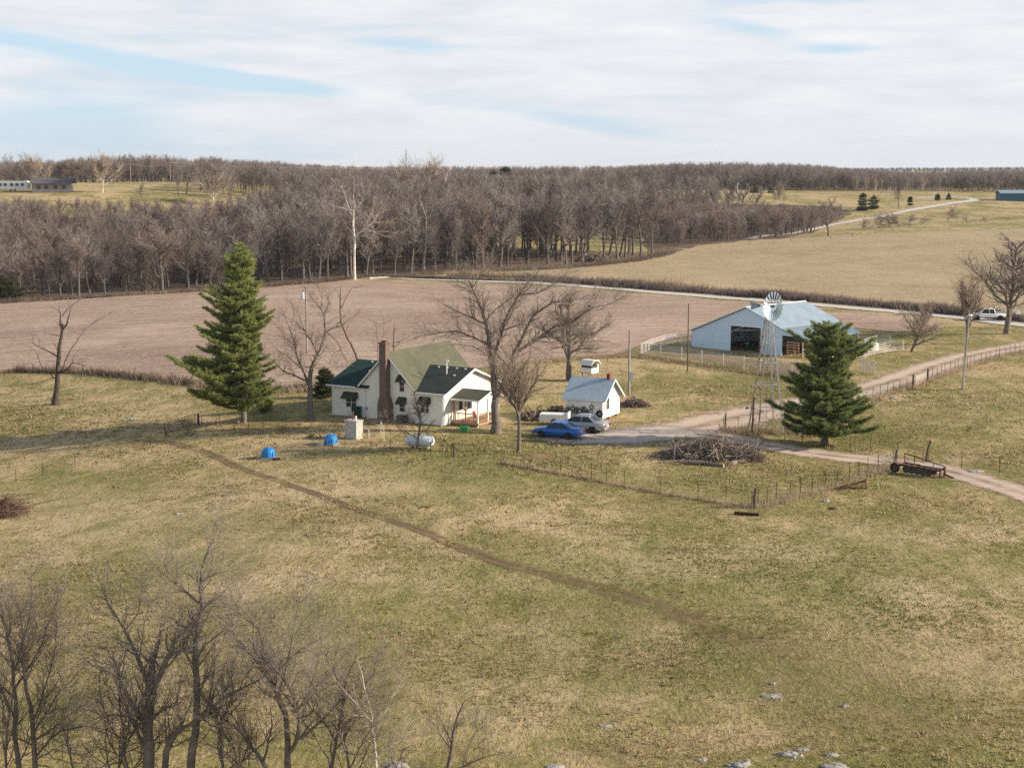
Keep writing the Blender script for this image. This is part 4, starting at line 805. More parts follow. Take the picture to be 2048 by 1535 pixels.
# the open pasture on the left hill stays clear
hill_clear = lambda q: (440 < q[1] < 640) and (-175 < q[0] < -95 - (q[1] - 440) * .05) and cam_px((q[0], q[1], T(*q)))[1] < 402
wood = [q for q in wood if not hill_clear(q)]
allw = [(q, 'w') for q in wood] + [(q, 'c') for q in creek]
allw.sort(key=lambda t: t[0][1] / 1.0)
GRP = 'bare trees of the wood beyond the ploughed field'; GRC = 'bare trees along the creek by the hayfield'
mass_pts = {}
NIND = 300; cnt = 0
LAB = {'l': 'bare grey brown tree on the brushy left slope of the wood', 'm': 'bare tall tree in the middle of the wood behind the ploughed field', 'r': 'bare dark trunked tree in the open grove at the right end of the wood', 'c': 'bare bushy tree in the creek thicket along the far road'}
for q, k in allw:
    z = T(*q); pxx = cam_px((q[0], q[1], z))[0]; edge = (q[1] - G(min(max(pxx, 0), 2047), 590 if pxx < 300 else 545)[1])
    reg = 'c' if k == 'c' else ('l' if pxx < 480 else ('m' if pxx < 1030 else 'r'))
    pi = wr_.choice({'l': [3,5,4,4,1,6,0,2], 'm': [0,2,4,0,7,2,1,6], 'r': [1,3,0,1,7], 'c': [5,3,6,5]}[reg])
    h = {'l': wr_.uniform(7, 15.5), 'm': wr_.uniform(12, 21), 'r': wr_.uniform(17, 20.5), 'c': wr_.uniform(7, 12)}[reg]
    if reg == 'm' and pxx < 640: h *= .85
    if reg == 'r' and wr_.random() < .35: continue
    h = min(h, hgt((q[0], q[1], z), NEAR(pxx)))
    if h < 2.6: continue
    if h < 5 and reg == 'l': pi = 8 + wr_.randrange(3)
    if cnt < NIND and wr_.random() < .97:
        place((PROT + SCRUB)[pi], 'woodland_tree', LAB[reg], (q[0], q[1], z), h, wr_.uniform(0, 6.28), GRC if reg == 'c' else GRP, wr_.uniform(.85, 1.1)); cnt += 1
    else: mass_pts.setdefault(pi, []).append((q[0], q[1], z, h / (PROT + SCRUB)[pi][2], wr_.uniform(0, 6.28)))
# white barked sycamores that stand out of the wood
sy_l = [[(318,870),(320,760),(322,660),(315,560),(318,520)],[(318,520),(300,490),(270,470),(210,460)],[(300,490),(280,430),(270,380),(250,330)],[(318,520),(325,460),(320,400),(330,340)],[(325,470),(370,440),(380,390)],[(320,640),(350,610),(400,570),(440,540),(480,470)],[(400,570),(450,545),(490,550)],[(330,640),(370,620),(410,635),(440,625)],[(345,610),(390,590),(460,600),(520,600)],[(318,640),(290,630),(275,628)],[(440,540),(430,480),(450,420)],[(440,620),(435,580),(425,560)]]
b = GR(709, 559)
S = hero(300, b, sy_l, [(.32,.26),(.16,.05),(.12,.03),(.14,.03),(.07,.03),(.2,.05),(.06,.03),(.09,.03),(.12,.04),(.07,.03),(.06,.03),(.05,.03)], .55, dict(PT, maxl=4), (600, 260, 2.926), .5, .022, 3.8)
tree_thing(S, 'sycamore_tree', 'white barked sycamore with twisted pale limbs at the wood edge', 'tree', b, 'bark_pale', 'twig_tan')
sy2 = [[(720,820),(735,700),(745,600),(740,520),(715,440)],[(735,690),(770,670),(800,655)],[(745,600),(700,560),(620,530)],[(740,520),(800,500),(860,480)],[(715,800),(690,775)],[(740,640),(800,560),(850,520)]]
b = GR(846, 540)
tree_thing(hero(301, b, sy2, [(.3,.06),(.1,.03),(.08,.03),(.07,.03),(.07,.04),(.07,.03)], .6, dict(PT, maxl=4), (600, 260, 2.926), .5, .018, 2.6), 'sycamore_tree', 'half pale sycamore with a leaning trunk inside the wood', 'tree', b, 'bark_pale', 'twig_wood')
def far_tree(pr, name, label, x, y, top, dist=None, wid=1.0, group=None, rz=None):
    b = GR(x, y) if dist is None else atd(x, y, dist)
    if dist is not None: b = (b[0], b[1], T(b[0], b[1]))
    return place(pr, name, label, b, max(hgt(b, top), 4), wr_.uniform(0, 6) if rz is None else rz, group, wid)
far_tree(SPAL[0], 'sycamore_tree', 'wide pale limbed sycamore on the left hill pasture', 205, 385, 293, None, 1.3)
far_tree(SPAL[1], 'sycamore_tree', 'tall pale tree beside the camper trailer', 66, 378, 294, None, .8)
far_tree(SPAL[2], 'sycamore_tree', 'pale forked tree right of the camper trailer', 88, 379, 305, None, .9)
far_tree(SPAL[2], 'sycamore_tree', 'white tree, left of the tall pair above the wood', 805, 400, 292, 520, 1.0)
far_tree(SPAL[0], 'sycamore_tree', 'white tree, right of the tall pair above the wood', 858, 400, 292, 525, 1.05)
far_tree(SPAL[1], 'sycamore_tree', 'pale bushy tree on the slope below the power lines', 425, 400, 333, 490, 1.4)
far_tree(SPAL[0], 'sycamore_tree', 'pale tree in the creek thicket below the pole light', 1562, 402, 352, 690, .9)
far_tree(PROT[1], 'field_tree', 'small dark round tree on the left hill pasture', 283, 399, 363, None, .9)
far_tree(PROT[3], 'field_tree', 'dark bare tree at the left horizon behind the camper', 20, 365, 300, None, .8)
far_tree(PROT[1], 'field_tree', 'bare tree beside the far road near the pair of cedars', 1797, 415, 350, None, .9)
far_tree(PROT[3], 'field_tree', 'bare tree left of the distant blue shed', 1999, 392, 347, None, .9)
for i, (x, t) in enumerate([(1712,345),(1732,348),(1750,347),(1815,346),(1845,346)]):
    far_tree(SPAL[i % 3], 'sycamore_tree', 'slender pale trunked tree in front of the far right wood', x, 387, t, 800, .55, 'pale trunked trees before the far right wood')
# shrubs at the foot of the wood
GS = 'bare shrubs at the foot of the wood'
n = 0
for x0 in list(range(10, 480, 15)) + list(range(20, 470, 17)):
    p = GR(x0 + wr_.uniform(-8, 8), 592 - (x0 / 480) * 16 - wr_.uniform(2, 26)); place(SCRUB[n % 3], 'bare_shrub', 'bare twiggy shrub along the left foot of the wood', p, wr_.uniform(3.4, 7), wr_.uniform(0, 6), GS, 1.1, 'shrub'); n += 1
for x0 in range(500, 960, 26):
    p = GR(x0 + wr_.uniform(-8, 8), 569 - ((x0 - 500) / 460) * 28 - wr_.uniform(2, 9)); place(SCRUB[n % 3], 'bare_shrub', 'bare twiggy shrub under the middle trees of the wood', p, wr_.uniform(1.6, 3.2), wr_.uniform(0, 6), GS, 1.1, 'shrub'); n += 1
for x0 in range(1320, 1560, 24):
    p = GR(x0 + wr_.uniform(-8, 8), 492 - (x0 - 1320) * .07); place(SCRUB[n % 3], 'bare_shrub', 'bare twiggy shrub along the creek edge of the hayfield', p, wr_.uniform(3, 5.5), wr_.uniform(0, 6), 'bare shrubs along the creek', 1.2, 'shrub'); n += 1
p = GR(950, 536); place(SCRUB[0], 'bare_shrub', 'wide bare shrub at the wood edge above the big yard tree', p, 6.5, 1, None, 1.3, 'shrub')
p = GR(297, 582); place(SCRUB[2], 'bare_shrub', 'russet leafed shrub at the field corner beside the wood', p, 4.2, 2, None, 1.1, 'shrub')
for i, (x, y, top, w, lab, g) in enumerate([(1728,458,428,1.5,'dark bare thicket bushes right of the far gravel road',1),(1752,456,420,1.5,'dark bare thicket bushes right of the far gravel road',1),(1776,455,418,1.6,'dark bare thicket bushes right of the far gravel road',1),(1800,454,418,1.6,'dark bare thicket bushes right of the far gravel road',1),(1824,452,421,1.5,'dark bare thicket bushes right of the far gravel road',1),(1843,450,428,1.4,'dark bare thicket bushes right of the far gravel road',1),(1893,443,402,1.0,'small round bare bush tree far out on the right field',0),(1933,447,424,1.0,'smallest bare bush tree on the right field beyond the round one',0),(1970,446,430,1.0,'low bare bush at the right field edge nearest the picture side',0)]):
    b = GR(x, y); place(SCRUB[i % 3], 'thorn_bush', lab, b, max(hgt(b, top), 3), i * 1.3, 'thicket beside the far road' if g else None, w, 'bush')
# the far woods as one mass of instanced trees
def mass(name, groups):
    """groups: dict of (mesh a, mesh b) index -> list of x,y,z,scale,rot ; geometry nodes instance a joined tree on points"""
    src = []
    for i, (a, b, h) in enumerate(PROT + SCRUB + SPAL):
        src.append((a, b))
    ng = bpy.data.node_groups.new(name, 'GeometryNodeTree'); ng.interface.new_socket('Geometry', in_out='INPUT', socket_type='NodeSocketGeometry'); ng.interface.new_socket('Geometry', in_out='OUTPUT', socket_type='NodeSocketGeometry')
    gi = ng.nodes.new('NodeGroupInput'); go = ng.nodes.new('NodeGroupOutput'); jn = ng.nodes.new('GeometryNodeJoinGeometry')
    def att(nm, ty):
        x = ng.nodes.new('GeometryNodeInputNamedAttribute'); x.data_type = ty; x.inputs[0].default_value = nm; return [o for o in x.outputs if o.enabled][0]
    ai, asx, ar = att('kind_index', 'INT'), att('tree_scale', 'FLOAT_VECTOR'), att('tree_rot', 'FLOAT_VECTOR')
    pts, idx, scl, rot = [], [], [], []
    for k in sorted(groups):
        for (x, y, z, s, r) in groups[k]:
            pts.append((x, y, z)); idx.append(k); w = s * wr_.uniform(.85, 1.15); scl.append((w, w, s)); rot.append((0, 0, r))
    for k in sorted(groups):
        cmpn = ng.nodes.new('FunctionNodeCompare'); cmpn.data_type = 'INT'; cmpn.operation = 'EQUAL'
        ii = [s_ for s_ in cmpn.inputs if s_.enabled]; ng.links.new(ai, ii[0]); ii[1].default_value = k
        for me in src[k]:
            o = bpy.data.objects.new('mass_source', me)   # never linked to the scene
            oi = ng.nodes.new('GeometryNodeObjectInfo'); oi.inputs['Object'].default_value = o; oi.inputs['As Instance'].default_value = True
            ip = ng.nodes.new('GeometryNodeInstanceOnPoints'); ng.links.new(gi.outputs[0], ip.inputs['Points']); ng.links.new([q for q in cmpn.outputs if q.enabled][0], ip.inputs['Selection'])
            ng.links.new(oi.outputs['Geometry'], ip.inputs['Instance']); ng.links.new(asx, ip.inputs['Scale'])
            e2r = ng.nodes.new('FunctionNodeEulerToRotation'); ng.links.new(ar, e2r.inputs[0]); ng.links.new(e2r.outputs[0], ip.inputs['Rotation']); ng.links.new(ip.outputs[0], jn.inputs[0])
    ng.links.new(jn.outputs[0], go.inputs[0])
    me = bpy.data.meshes.new(name); me.vertices.add(len(pts)); me.vertices.foreach_set('co', np.array(pts, np.float32).ravel())
    me.attributes.new('kind_index', 'INT', 'POINT').data.foreach_set('value', np.array(idx, np.int32)); me.attributes.new('tree_scale', 'FLOAT_VECTOR', 'POINT').data.foreach_set('vector', np.array(scl, np.float32).ravel()); me.attributes.new('tree_rot', 'FLOAT_VECTOR', 'POINT').data.foreach_set('vector', np.array(rot, np.float32).ravel())
    me.update(); o = obj(name, me); md = o.modifiers.new('trees', 'NODES'); md.node_group = ng; tag(o, None, None, kind='stuff'); return len(pts)
# rows of trees on the ridges
def ridge(x0, x1, y0, y1, sp, hmin, hmax, kinds, keep_=1.0):
    for q in scatter([(x0, y0), (x1, y0), (x1, y1), (x0, y1)], sp):
        if wr_.random() > keep_: continue
        k = wr_.choice(kinds); h = wr_.uniform(hmin, hmax); H0 = (PROT + SCRUB + SPAL)[k][2]; z = T(*q); h = max(min(h, hgt((q[0], q[1], z), FAR(cam_px((q[0], q[1], z))[0]))), 4.5 if q[1] < 900 else 8.5)
        mass_pts.setdefault(k, []).append((q[0], q[1], T(*q), h / H0, wr_.uniform(0, 6.28)))
ridge(-270, -60, 612, 720, 6.5, 9, 16, [1,3,5,0]); ridge(-112, -30, 505, 640, 7, 9, 15, [1,3,2,0])
ridge(-60, 105, 640, 760, 9, 9, 14, [1,3,2,0])
ridge(-420, 120, 800, 1150, 15, 9, 15, [1,3,2,0])
ridge(60, 420, 815, 950, 5.6, 11, 17.5, [0,2,4,7,0,8,9]); ridge(60, 480, 960, 1250, 14, 11, 16, [0,2,7])
ridge(250, 620, 1000, 1500, 13, 10, 14, [1,3,0]); ridge(-600, 700, 1250, 1750, 20, 12, 17, [1,3,0]); ridge(-800, 1000, 1800, 2700, 42, 12, 17, [1,3,0]); ridge(500, 1100, 2300, 2900, 26, 13, 20, [1,3])
print('individual wood trees', cnt, 'mass', mass('far_woods', mass_pts))
# ---------------------------------------------------------------- farmhouse
def house():
    L = flat(665.4, 829, 0); t = thing('farmhouse', 'white sided farmhouse with green roofs and tall brick chimney', 'house', (L[0], L[1], 0), R(-29.93))
    W, D, EV, RV, RW = 13.07, 10.0, 3.12, 5.0, 4.92
    m = MB(); m.box(.03, W - .03, .03, D - .03, -.75, 0.0); m.build('foundation', M['stone_base'], t)
    m = MB(); m.prism([(0, 0), (D, 0), (D, EV), (RV, RW - .1), (0, EV)], 'x', 0, W); m.prism([(3.45, .01), (9.95, .01), (9.95, 3.25), (6.69, 6.55), (3.45, 3.25)], 'y', -.03, 10.9); m.build('wall', M['siding_white'], t)
    def roof(name, pts_lo, pts_hi, mat, th=.11):
        m = MB(); (a, b), (c, d) = pts_lo, pts_hi; lo = [a, b, d, c]; m.hexa([(p[0], p[1], p[2] - th) for p in lo], lo); return m
    s = (RW - 3.02) / (RV + .4)   # wing slope
    def wing(u0, u1, mat, ua, ub):
        m = MB(); ze = 3.02 + .1; k = (RW + .1 - ze) / (RV + .42); zi = ze + .5 * k
        m.prism([(-.42, ze - .1), (-.42, ze), (RV, RW + .1), (D + .42, ze), (D + .42, ze - .1), (RV, RW - .01)], 'x', u0, u1)
        m.prism([(.08, zi - .1), (.08, zi), (RV, RW + .1), (D - .1, zi), (D - .1, zi - .1), (RV, RW - .01)], 'x', ua, ub); return m.build('roof', mat, t)
    ra = wing(-.45, 4.55, M['shingle_green'], 4.552, 5.5); rc = wing(9.97, W + .45, M['shingle_dark'], 7.9, 9.968); ra['label'] = 'dark green wing roof'; rc['label'] = 'charcoal wing roof beside the porch'
    m = MB(); m.prism([(3.2, 3.0), (3.2, 3.12), (6.69, 6.72), (10.2, 3.12), (10.2, 3.0), (6.69, 6.6)], 'y', -.36, 11.2); ro = m.build('roof', M['shingle_olive'], t); ro['label'] = 'steep olive green gable roof'
    # white rake boards and eave gutters
    m = MB()
    for a, b in (((3.12, 2.98), (6.69, 6.66)), ((6.69, 6.66), (10.28, 2.98))): m.prism([(a[0], a[1]), (b[0], b[1]), (b[0], b[1] - .2), (a[0], a[1] - .2)], 'y', -.4, -.365)
    for a, b in (((-.46, 3.04), (RV, RW + .06)), ((RV, RW + .06), (D + .46, 3.04))):
        m.prism([(a[0], a[1]), (b[0], b[1]), (b[0], b[1] - .22), (a[0], a[1] - .22)], 'x', W + .455, W + .49)
    m.build('rake_board', M['trim_white'], t)
    for a, b in ((-.45, 3.1), (10.3, W + .45)):
        m = MB(); m.box(a, b, -.52, -.425, 2.96, 3.1); m.build('gutter', M['trim_white'], t)
    for u, v in ((.05, -.06), (W - .1, -.06), (10.05, -.06)):
        m = MB(); m.tube([(u, v, 3.0), (u, v, .1), (u, v - .2, -.05)], .04, 6); m.build('downspout', M['trim_white'], t)
    for u, v in ((0, 0), (W, 0)):
        m = MB(); m.box(u - .05, u + .05, -.012, .08, 0, 3.05); m.build('corner_board', M['trim_white'], t)
    # windows
    def window(u0, u1, z0, z1, panes, awn=None, side=None, v=-.0):
        m = MB(); f = .075
        y0, y1 = -.07 + v, -.001 + v
        m.box(u0 - f, u0, y0, y1, z0 - f, z1 + f); m.box(u1, u1 + f, y0, y1, z0 - f, z1 + f); m.box(u0, u1, y0, y1, z1, z1 + f); m.box(u0, u1, y0, y1, z0 - f, z0)
        for q in range(1, panes): uu = u0 + (u1 - u0) * q / panes; m.box(uu - .03, uu + .03, y0, y1, z0, z1)
        m.box(u0, u1, y0 + .01, y1, (z0 + z1) / 2 - .02, (z0 + z1) / 2 + .02)
        w = m.build('window', M['trim_white'], t); m = MB(); m.box(u0, u1, y0 + .03, y1, z0, z1); m.build('pane', M['glass_house'], w)
        if awn:
            a0, a1, zt, zb, dep = awn; m = MB(); n = 9
            for q in range(n):
                x0 = a0 + (a1 - a0) * q / n; x1 = a0 + (a1 - a0) * (q + 1) / n - .012; o = .015 * (q % 2)
                m.hexa([(x0, -dep + v, zb + o), (x1, -dep + v, zb + o), (x1, y0 - .005, zt + o), (x0, y0 - .005, zt + o)], [(x0, -dep + v, zb + .03 + o), (x1, -dep + v, zb + .03 + o), (x1, y0 - .005, zt + .03 + o), (x0, y0 - .005, zt + .03 + o)])
            for x0 in (a0 - .02, a1): m.add([(x0, -dep + v, zb), (x0, y0, zt), (x0, y0, zb)], [(0, 1, 2)]); m.add([(x0 + .015, -dep + v, zb), (x0 + .015, y0, zt), (x0 + .015, y0, zb)], [(0, 1, 2)])
            m.build('awning', M['awning_green'], t)
        return w
    window(1.72, 2.95, .98, 1.9, 2, (1.45, 3.15, 2.45, 1.82, .7)); window(8.12, 8.66, 2.95, 3.95, 1, (7.98, 8.85, 4.55, 3.92, .7), v=-.03); window(8.1, 8.7, .98, 1.85, 1, (7.95, 8.9, 2.4, 1.76, .7), v=-.03); window(10.65, 11.45, 1.1, 2.1, 2, (10.4, 11.65, 2.6, 1.95, .7))
    # chimney: broad stone base, sloped shoulders, slim brick stack
    m = MB(); y = lambda a: (-.75, -.035)
    m.box(5.98, 7.32, -.8, -.035, -.35, 1.35); b = m.build('chimney_base', M['stone_chimney'], t); b['label'] = 'rubble stone chimney base'
    m = MB(); m.box(5.98, 7.32, -.8, -.035, 1.35, 1.7); m.hexa([(5.98, -.8, 1.7), (7.32, -.8, 1.7), (7.32, -.035, 1.7), (5.98, -.035, 1.7)], [(6.25, -.8, 2.5), (7.02, -.8, 2.5), (7.02, -.035, 2.5), (6.25, -.035, 2.5)])
    m.box(6.25, 7.02, -.8, -.035, 2.5, 7.55); m.box(6.2, 7.07, -.85, .02, 7.55, 7.68); c = m.build('chimney', M['brick_chimney'], t)
    m = MB(); m.box(6.38, 6.6, -.55, -.3, 7.681, 7.85); m.box(6.68, 6.9, -.55, -.3, 7.681, 7.85); m.build('flue', M['red_brick'], c)
    # roof furniture
    zr = lambda v: 3.12 + (v + .42) * (RW - 3.02) / (RV + .42)
    m = MB(); m.tube([(11.3, 3.4, zr(3.4) - .1), (11.3, 3.4, zr(3.4) + 1.25)], .06, 8); m.tube([(11.12, 3.4, zr(3.4) + 1.28), (11.48, 3.4, zr(3.4) + 1.28)], .07, 8); m.build('flue_pipe', M['trim_white'], t)
    for u, v in ((9.6, 4.6), (10.6, 4.6), (11.7, 4.6), (12.7, 4.6), (12.3, 3.2), (1.6, 4.6), (3.4, 4.6)):
        m = MB(); z = zr(v); m.hexa([(u - .1, v - .1, z - .06), (u + .1, v - .1, z - .06), (u + .1, v + .1, z), (u - .1, v + .1, z)], [(u - .08, v - .09, z + .07), (u + .08, v - .09, z + .07), (u + .08, v + .08, z + .1), (u - .08, v + .08, z + .1)]); m.build('roof_vent', M['galvanised'], t)
    m = MB(); m.tube([(3.75, 1.4, zr(1.4)), (3.75, 1.4, zr(1.4) + .55)], .025, 6); m.lathe([(.0, 0), (.2, .03), (.3, .1), (.3, .12), (.0, .03)], 14, (3.75, 1.25, zr(1.4) + .6), 'y'); m.build('satellite_dish', M['galvanised'], t)
    m = MB(); m.tube([(8.9, .8, 4.6), (10.3, 1.3, 3.95)], .03, 6); m.build('roof_cable_conduit', M['steel_dark'], t)
    m = MB(); m.tube([(4.1, -.06, 2.9), (4.15, -.06, 1.6), (4.05, -.06, 1.5), (4.2, -.06, 1.1)], .025, 6); m.box(4.08, 4.32, -.14, -.035, .85, 1.15); m.build('electric_meter', M['galvanised'], t)
    # side wall (right gable): door and window under the porch
    m = MB()
    m.box(W + .001, W + .05, 2.6, 3.5, .25, 2.25); dr = m.build('door', M['trim_white'], t); m = MB(); m.box(W + .051, W + .06, 2.75, 3.35, 1.15, 2.1); m.build('door_glass', M['glass_house'], dr)
    m = MB(); m.box(W + .001, W + .05, 4.2, 5.2, .9, 2.2); w = m.build('window', M['trim_white'], t); m = MB(); m.box(W + .051, W + .062, 4.3, 5.1, 1.0, 2.1); m.build('pane', M['glass_house'], w)
    # porch
    p0, p1, q0, q1 = W + .02, 16.05, 1.45, 5.5; zd = .22
    m = MB()
    for k in range(14): v = q0 + (q1 - q0) * k / 14; m.box(p0, p1, v, v + (q1 - q0) / 14 - .012, zd - .05, zd)
    m.box(p0, p1, q0 - .04, q0 - .001, zd - .22, zd - .01); m.box(p1 + .001, p1 + .04, q0 - .04, q1, zd - .22, zd - .01)
    m.build('porch_deck', M['tan_wood'], t)
    m = MB(); m.box(p0, p1 - .1, q0 + .05, q1 - .1, -.75, zd - .23); m.build('porch_skirt', M['stone_base'], t)
    for u, v in ((p0 + .2, q0 + .08), (14.6, q0 + .08), (p1 - .1, q0 + .08), (p1 - .1, 3.4), (p1 - .1, q1 - .1)):
        m = MB(); m.box(u - .06, u + .06, v - .06, v + .06, zd + .001 if v > q0 + .1 or u < 15 else -.6, 2.36); m.build('porch_post', M['tan_wood'] if u < 15 else M['white_paint'], t)
    for (u0, v0, u1, v1) in ((p0 + .28, q0 + .08, 14.52, q0 + .08), (14.68, q0 + .08, p1 - .18, q0 + .08), (p1 - .1, 1.62, p1 - .1, 3.32)):
        m = MB(); dx, dy = u1 - u0, v1 - v0; ln = math.hypot(dx, dy); n = int(ln / .13)
        for z in (.36, 1.08): m.tube([(u0, v0, z), (u1, v1, z)], .05, 4)
        for k in range(1, n): a = k / n; m.tube([(u0 + dx * a, v0 + dy * a, .36), (u0 + dx * a, v0 + dy * a, 1.08)], .026, 4, False)
        m.build('porch_railing', M['tan_wood'], t)
    m = MB(); vr, ze, zr2 = 3.45, 2.42, 3.1
    m.prism([(q0 - .3, ze), (q0 - .3, ze + .1), (vr, zr2 + .1), (q1 + .2, ze + .1), (q1 + .2, ze), (vr, zr2)], 'x', p0, p1 + .3); m.build('porch_roof', M['shingle_porch'], t)
    m = MB(); m.box(p0, p1 + .3, q0 - .35, q0 - .302, ze - .08, ze + .09); 
    for a, b in (((q0 - .34, ze + .06), (vr, zr2 + .06)), ((vr, zr2 + .06), (q1 + .24, ze + .06))): m.prism([(a[0], a[1]), (b[0], b[1]), (b[0], b[1] - .16), (a[0], a[1] - .16)], 'x', p1 + .305, p1 + .34)
    m.prism([(q0, ze + .0), (vr, zr2 - .03), (q1, ze + .0)], 'x', p1 - .06, p1 - .02)
    m.build('porch_trim', M['trim_white'], t)
    for k in range(3):
        m = MB(); m.box(p1 + .06 + .3 * k, p1 + .36 + .3 * k, 3.6, 4.9, zd - .2 - .17 * k, zd - .14 - .17 * k); m.build('porch_step', M['tan_wood'], t)
    # things standing at the house
    mw = Matrix.Translation((L[0], L[1], 0)) @ Matrix.Rotation(R(-29.93), 4, 'Z')
    at = lambda u, v, z=0: tuple(mw @ Vector((u, v, z)))
    c = thing('patio_chair', 'red patio chair on the farmhouse porch', 'chair', at(15.2, 2.6, zd + .002), R(60))
    m = MB(); m.box(-.25, .25, -.25, .25, .4, .45); m.build('seat', M['red_cloth'], c); m = MB(); m.hexa([(-.25, .2, .45), (.25, .2, .45), (.25, .25, .45), (-.25, .25, .45)], [(-.25, .33, .98), (.25, .33, .98), (.25, .38, .98), (-.25, .38, .98)]); m.build('backrest', M['red_cloth'], c)
    for a in (-.22, .22):
        for b_ in (-.22, .22): m = MB(); m.tube([(a, b_, 0), (a, b_, .4)], .02, 5); m.build('leg', M['steel_dark'], c)
    g = thing('storage_tote', 'bright green plastic tote on the grass before the porch', 'tote', GR(929, 861)); g.rotation_euler.z = R(-20)
    m = MB(); m.hexa([(-.3, -.2, .02), (.3, -.2, .02), (.3, .2, .02), (-.3, .2, .02)], [(-.36, -.25, .36), (.36, -.25, .36), (.36, .25, .36), (-.36, .25, .36)]); m.build('tub', M['green_plastic'], g); m = MB(); m.box(-.38, .38, -.27, .27, .361, .41); m.build('lid', simple('tote_lid', (.1, .6, .25), .5), g)
    tc = thing('trash_bin', 'dark green wheeled bin standing against the left wing wall', 'bin', at(3.45, -.75, T(*at(3.45, -.75)[:2])), R(-30)); 
    m = MB(); m.hexa([(-.28, -.3, .05), (.28, -.3, .05), (.28, .3, .05), (-.28, .3, .05)], [(-.35, -.38, 1.05), (.35, -.38, 1.05), (.35, .38, 1.05), (-.35, .38, 1.05)]); m.build('bin_body', M['dark_green_plastic'], tc); m = MB(); m.box(-.38, .38, -.42, .42, 1.051, 1.13); m.build('lid', M['dark_green_plastic'], tc)
    for sx in (-.26, .26): m = MB(); m.lathe([(.12, -.03), (.12, .03)], 12, (sx, .32, .12), 'x', True); m.build('wheel', M['rubber'], tc)
    for u, v, lab, mt in ((8.9, -.8, 'dark metal air conditioner unit at the foot of the house wall', 'dark_green_plastic'),):
        a = thing('air_conditioner', lab, 'air conditioner', at(u, v, T(*at(u, v)[:2]) - .02), R(-30)); m = MB(); m.box(-.42, .42, -.42, .42, .06, .82)
        for k in range(7): m.box(-.43, .43, -.43, .43, .14 + k * .09, .17 + k * .09)
        m.build('casing', M['steel_dark'], a); m = MB(); m.lathe([(.0, 0), (.3, .02), (.36, 0)], 16, (0, 0, .83)); m.build('fan_grille', M['galvanised'], a); m = MB(); m.box(-.5, .5, -.5, .5, -.1, .059); m.build('pad', M['concrete'], a)
    sh = GR(726, 835); s_ = auto_tree(90, 'scrub', .9, .02, .2, minr=.006); tree_thing(s_, 'yard_shrub', 'small bare shrub beside the green bin at the house wall', 'shrub', sh, 'bark_dark', 'twig_brown')
house()
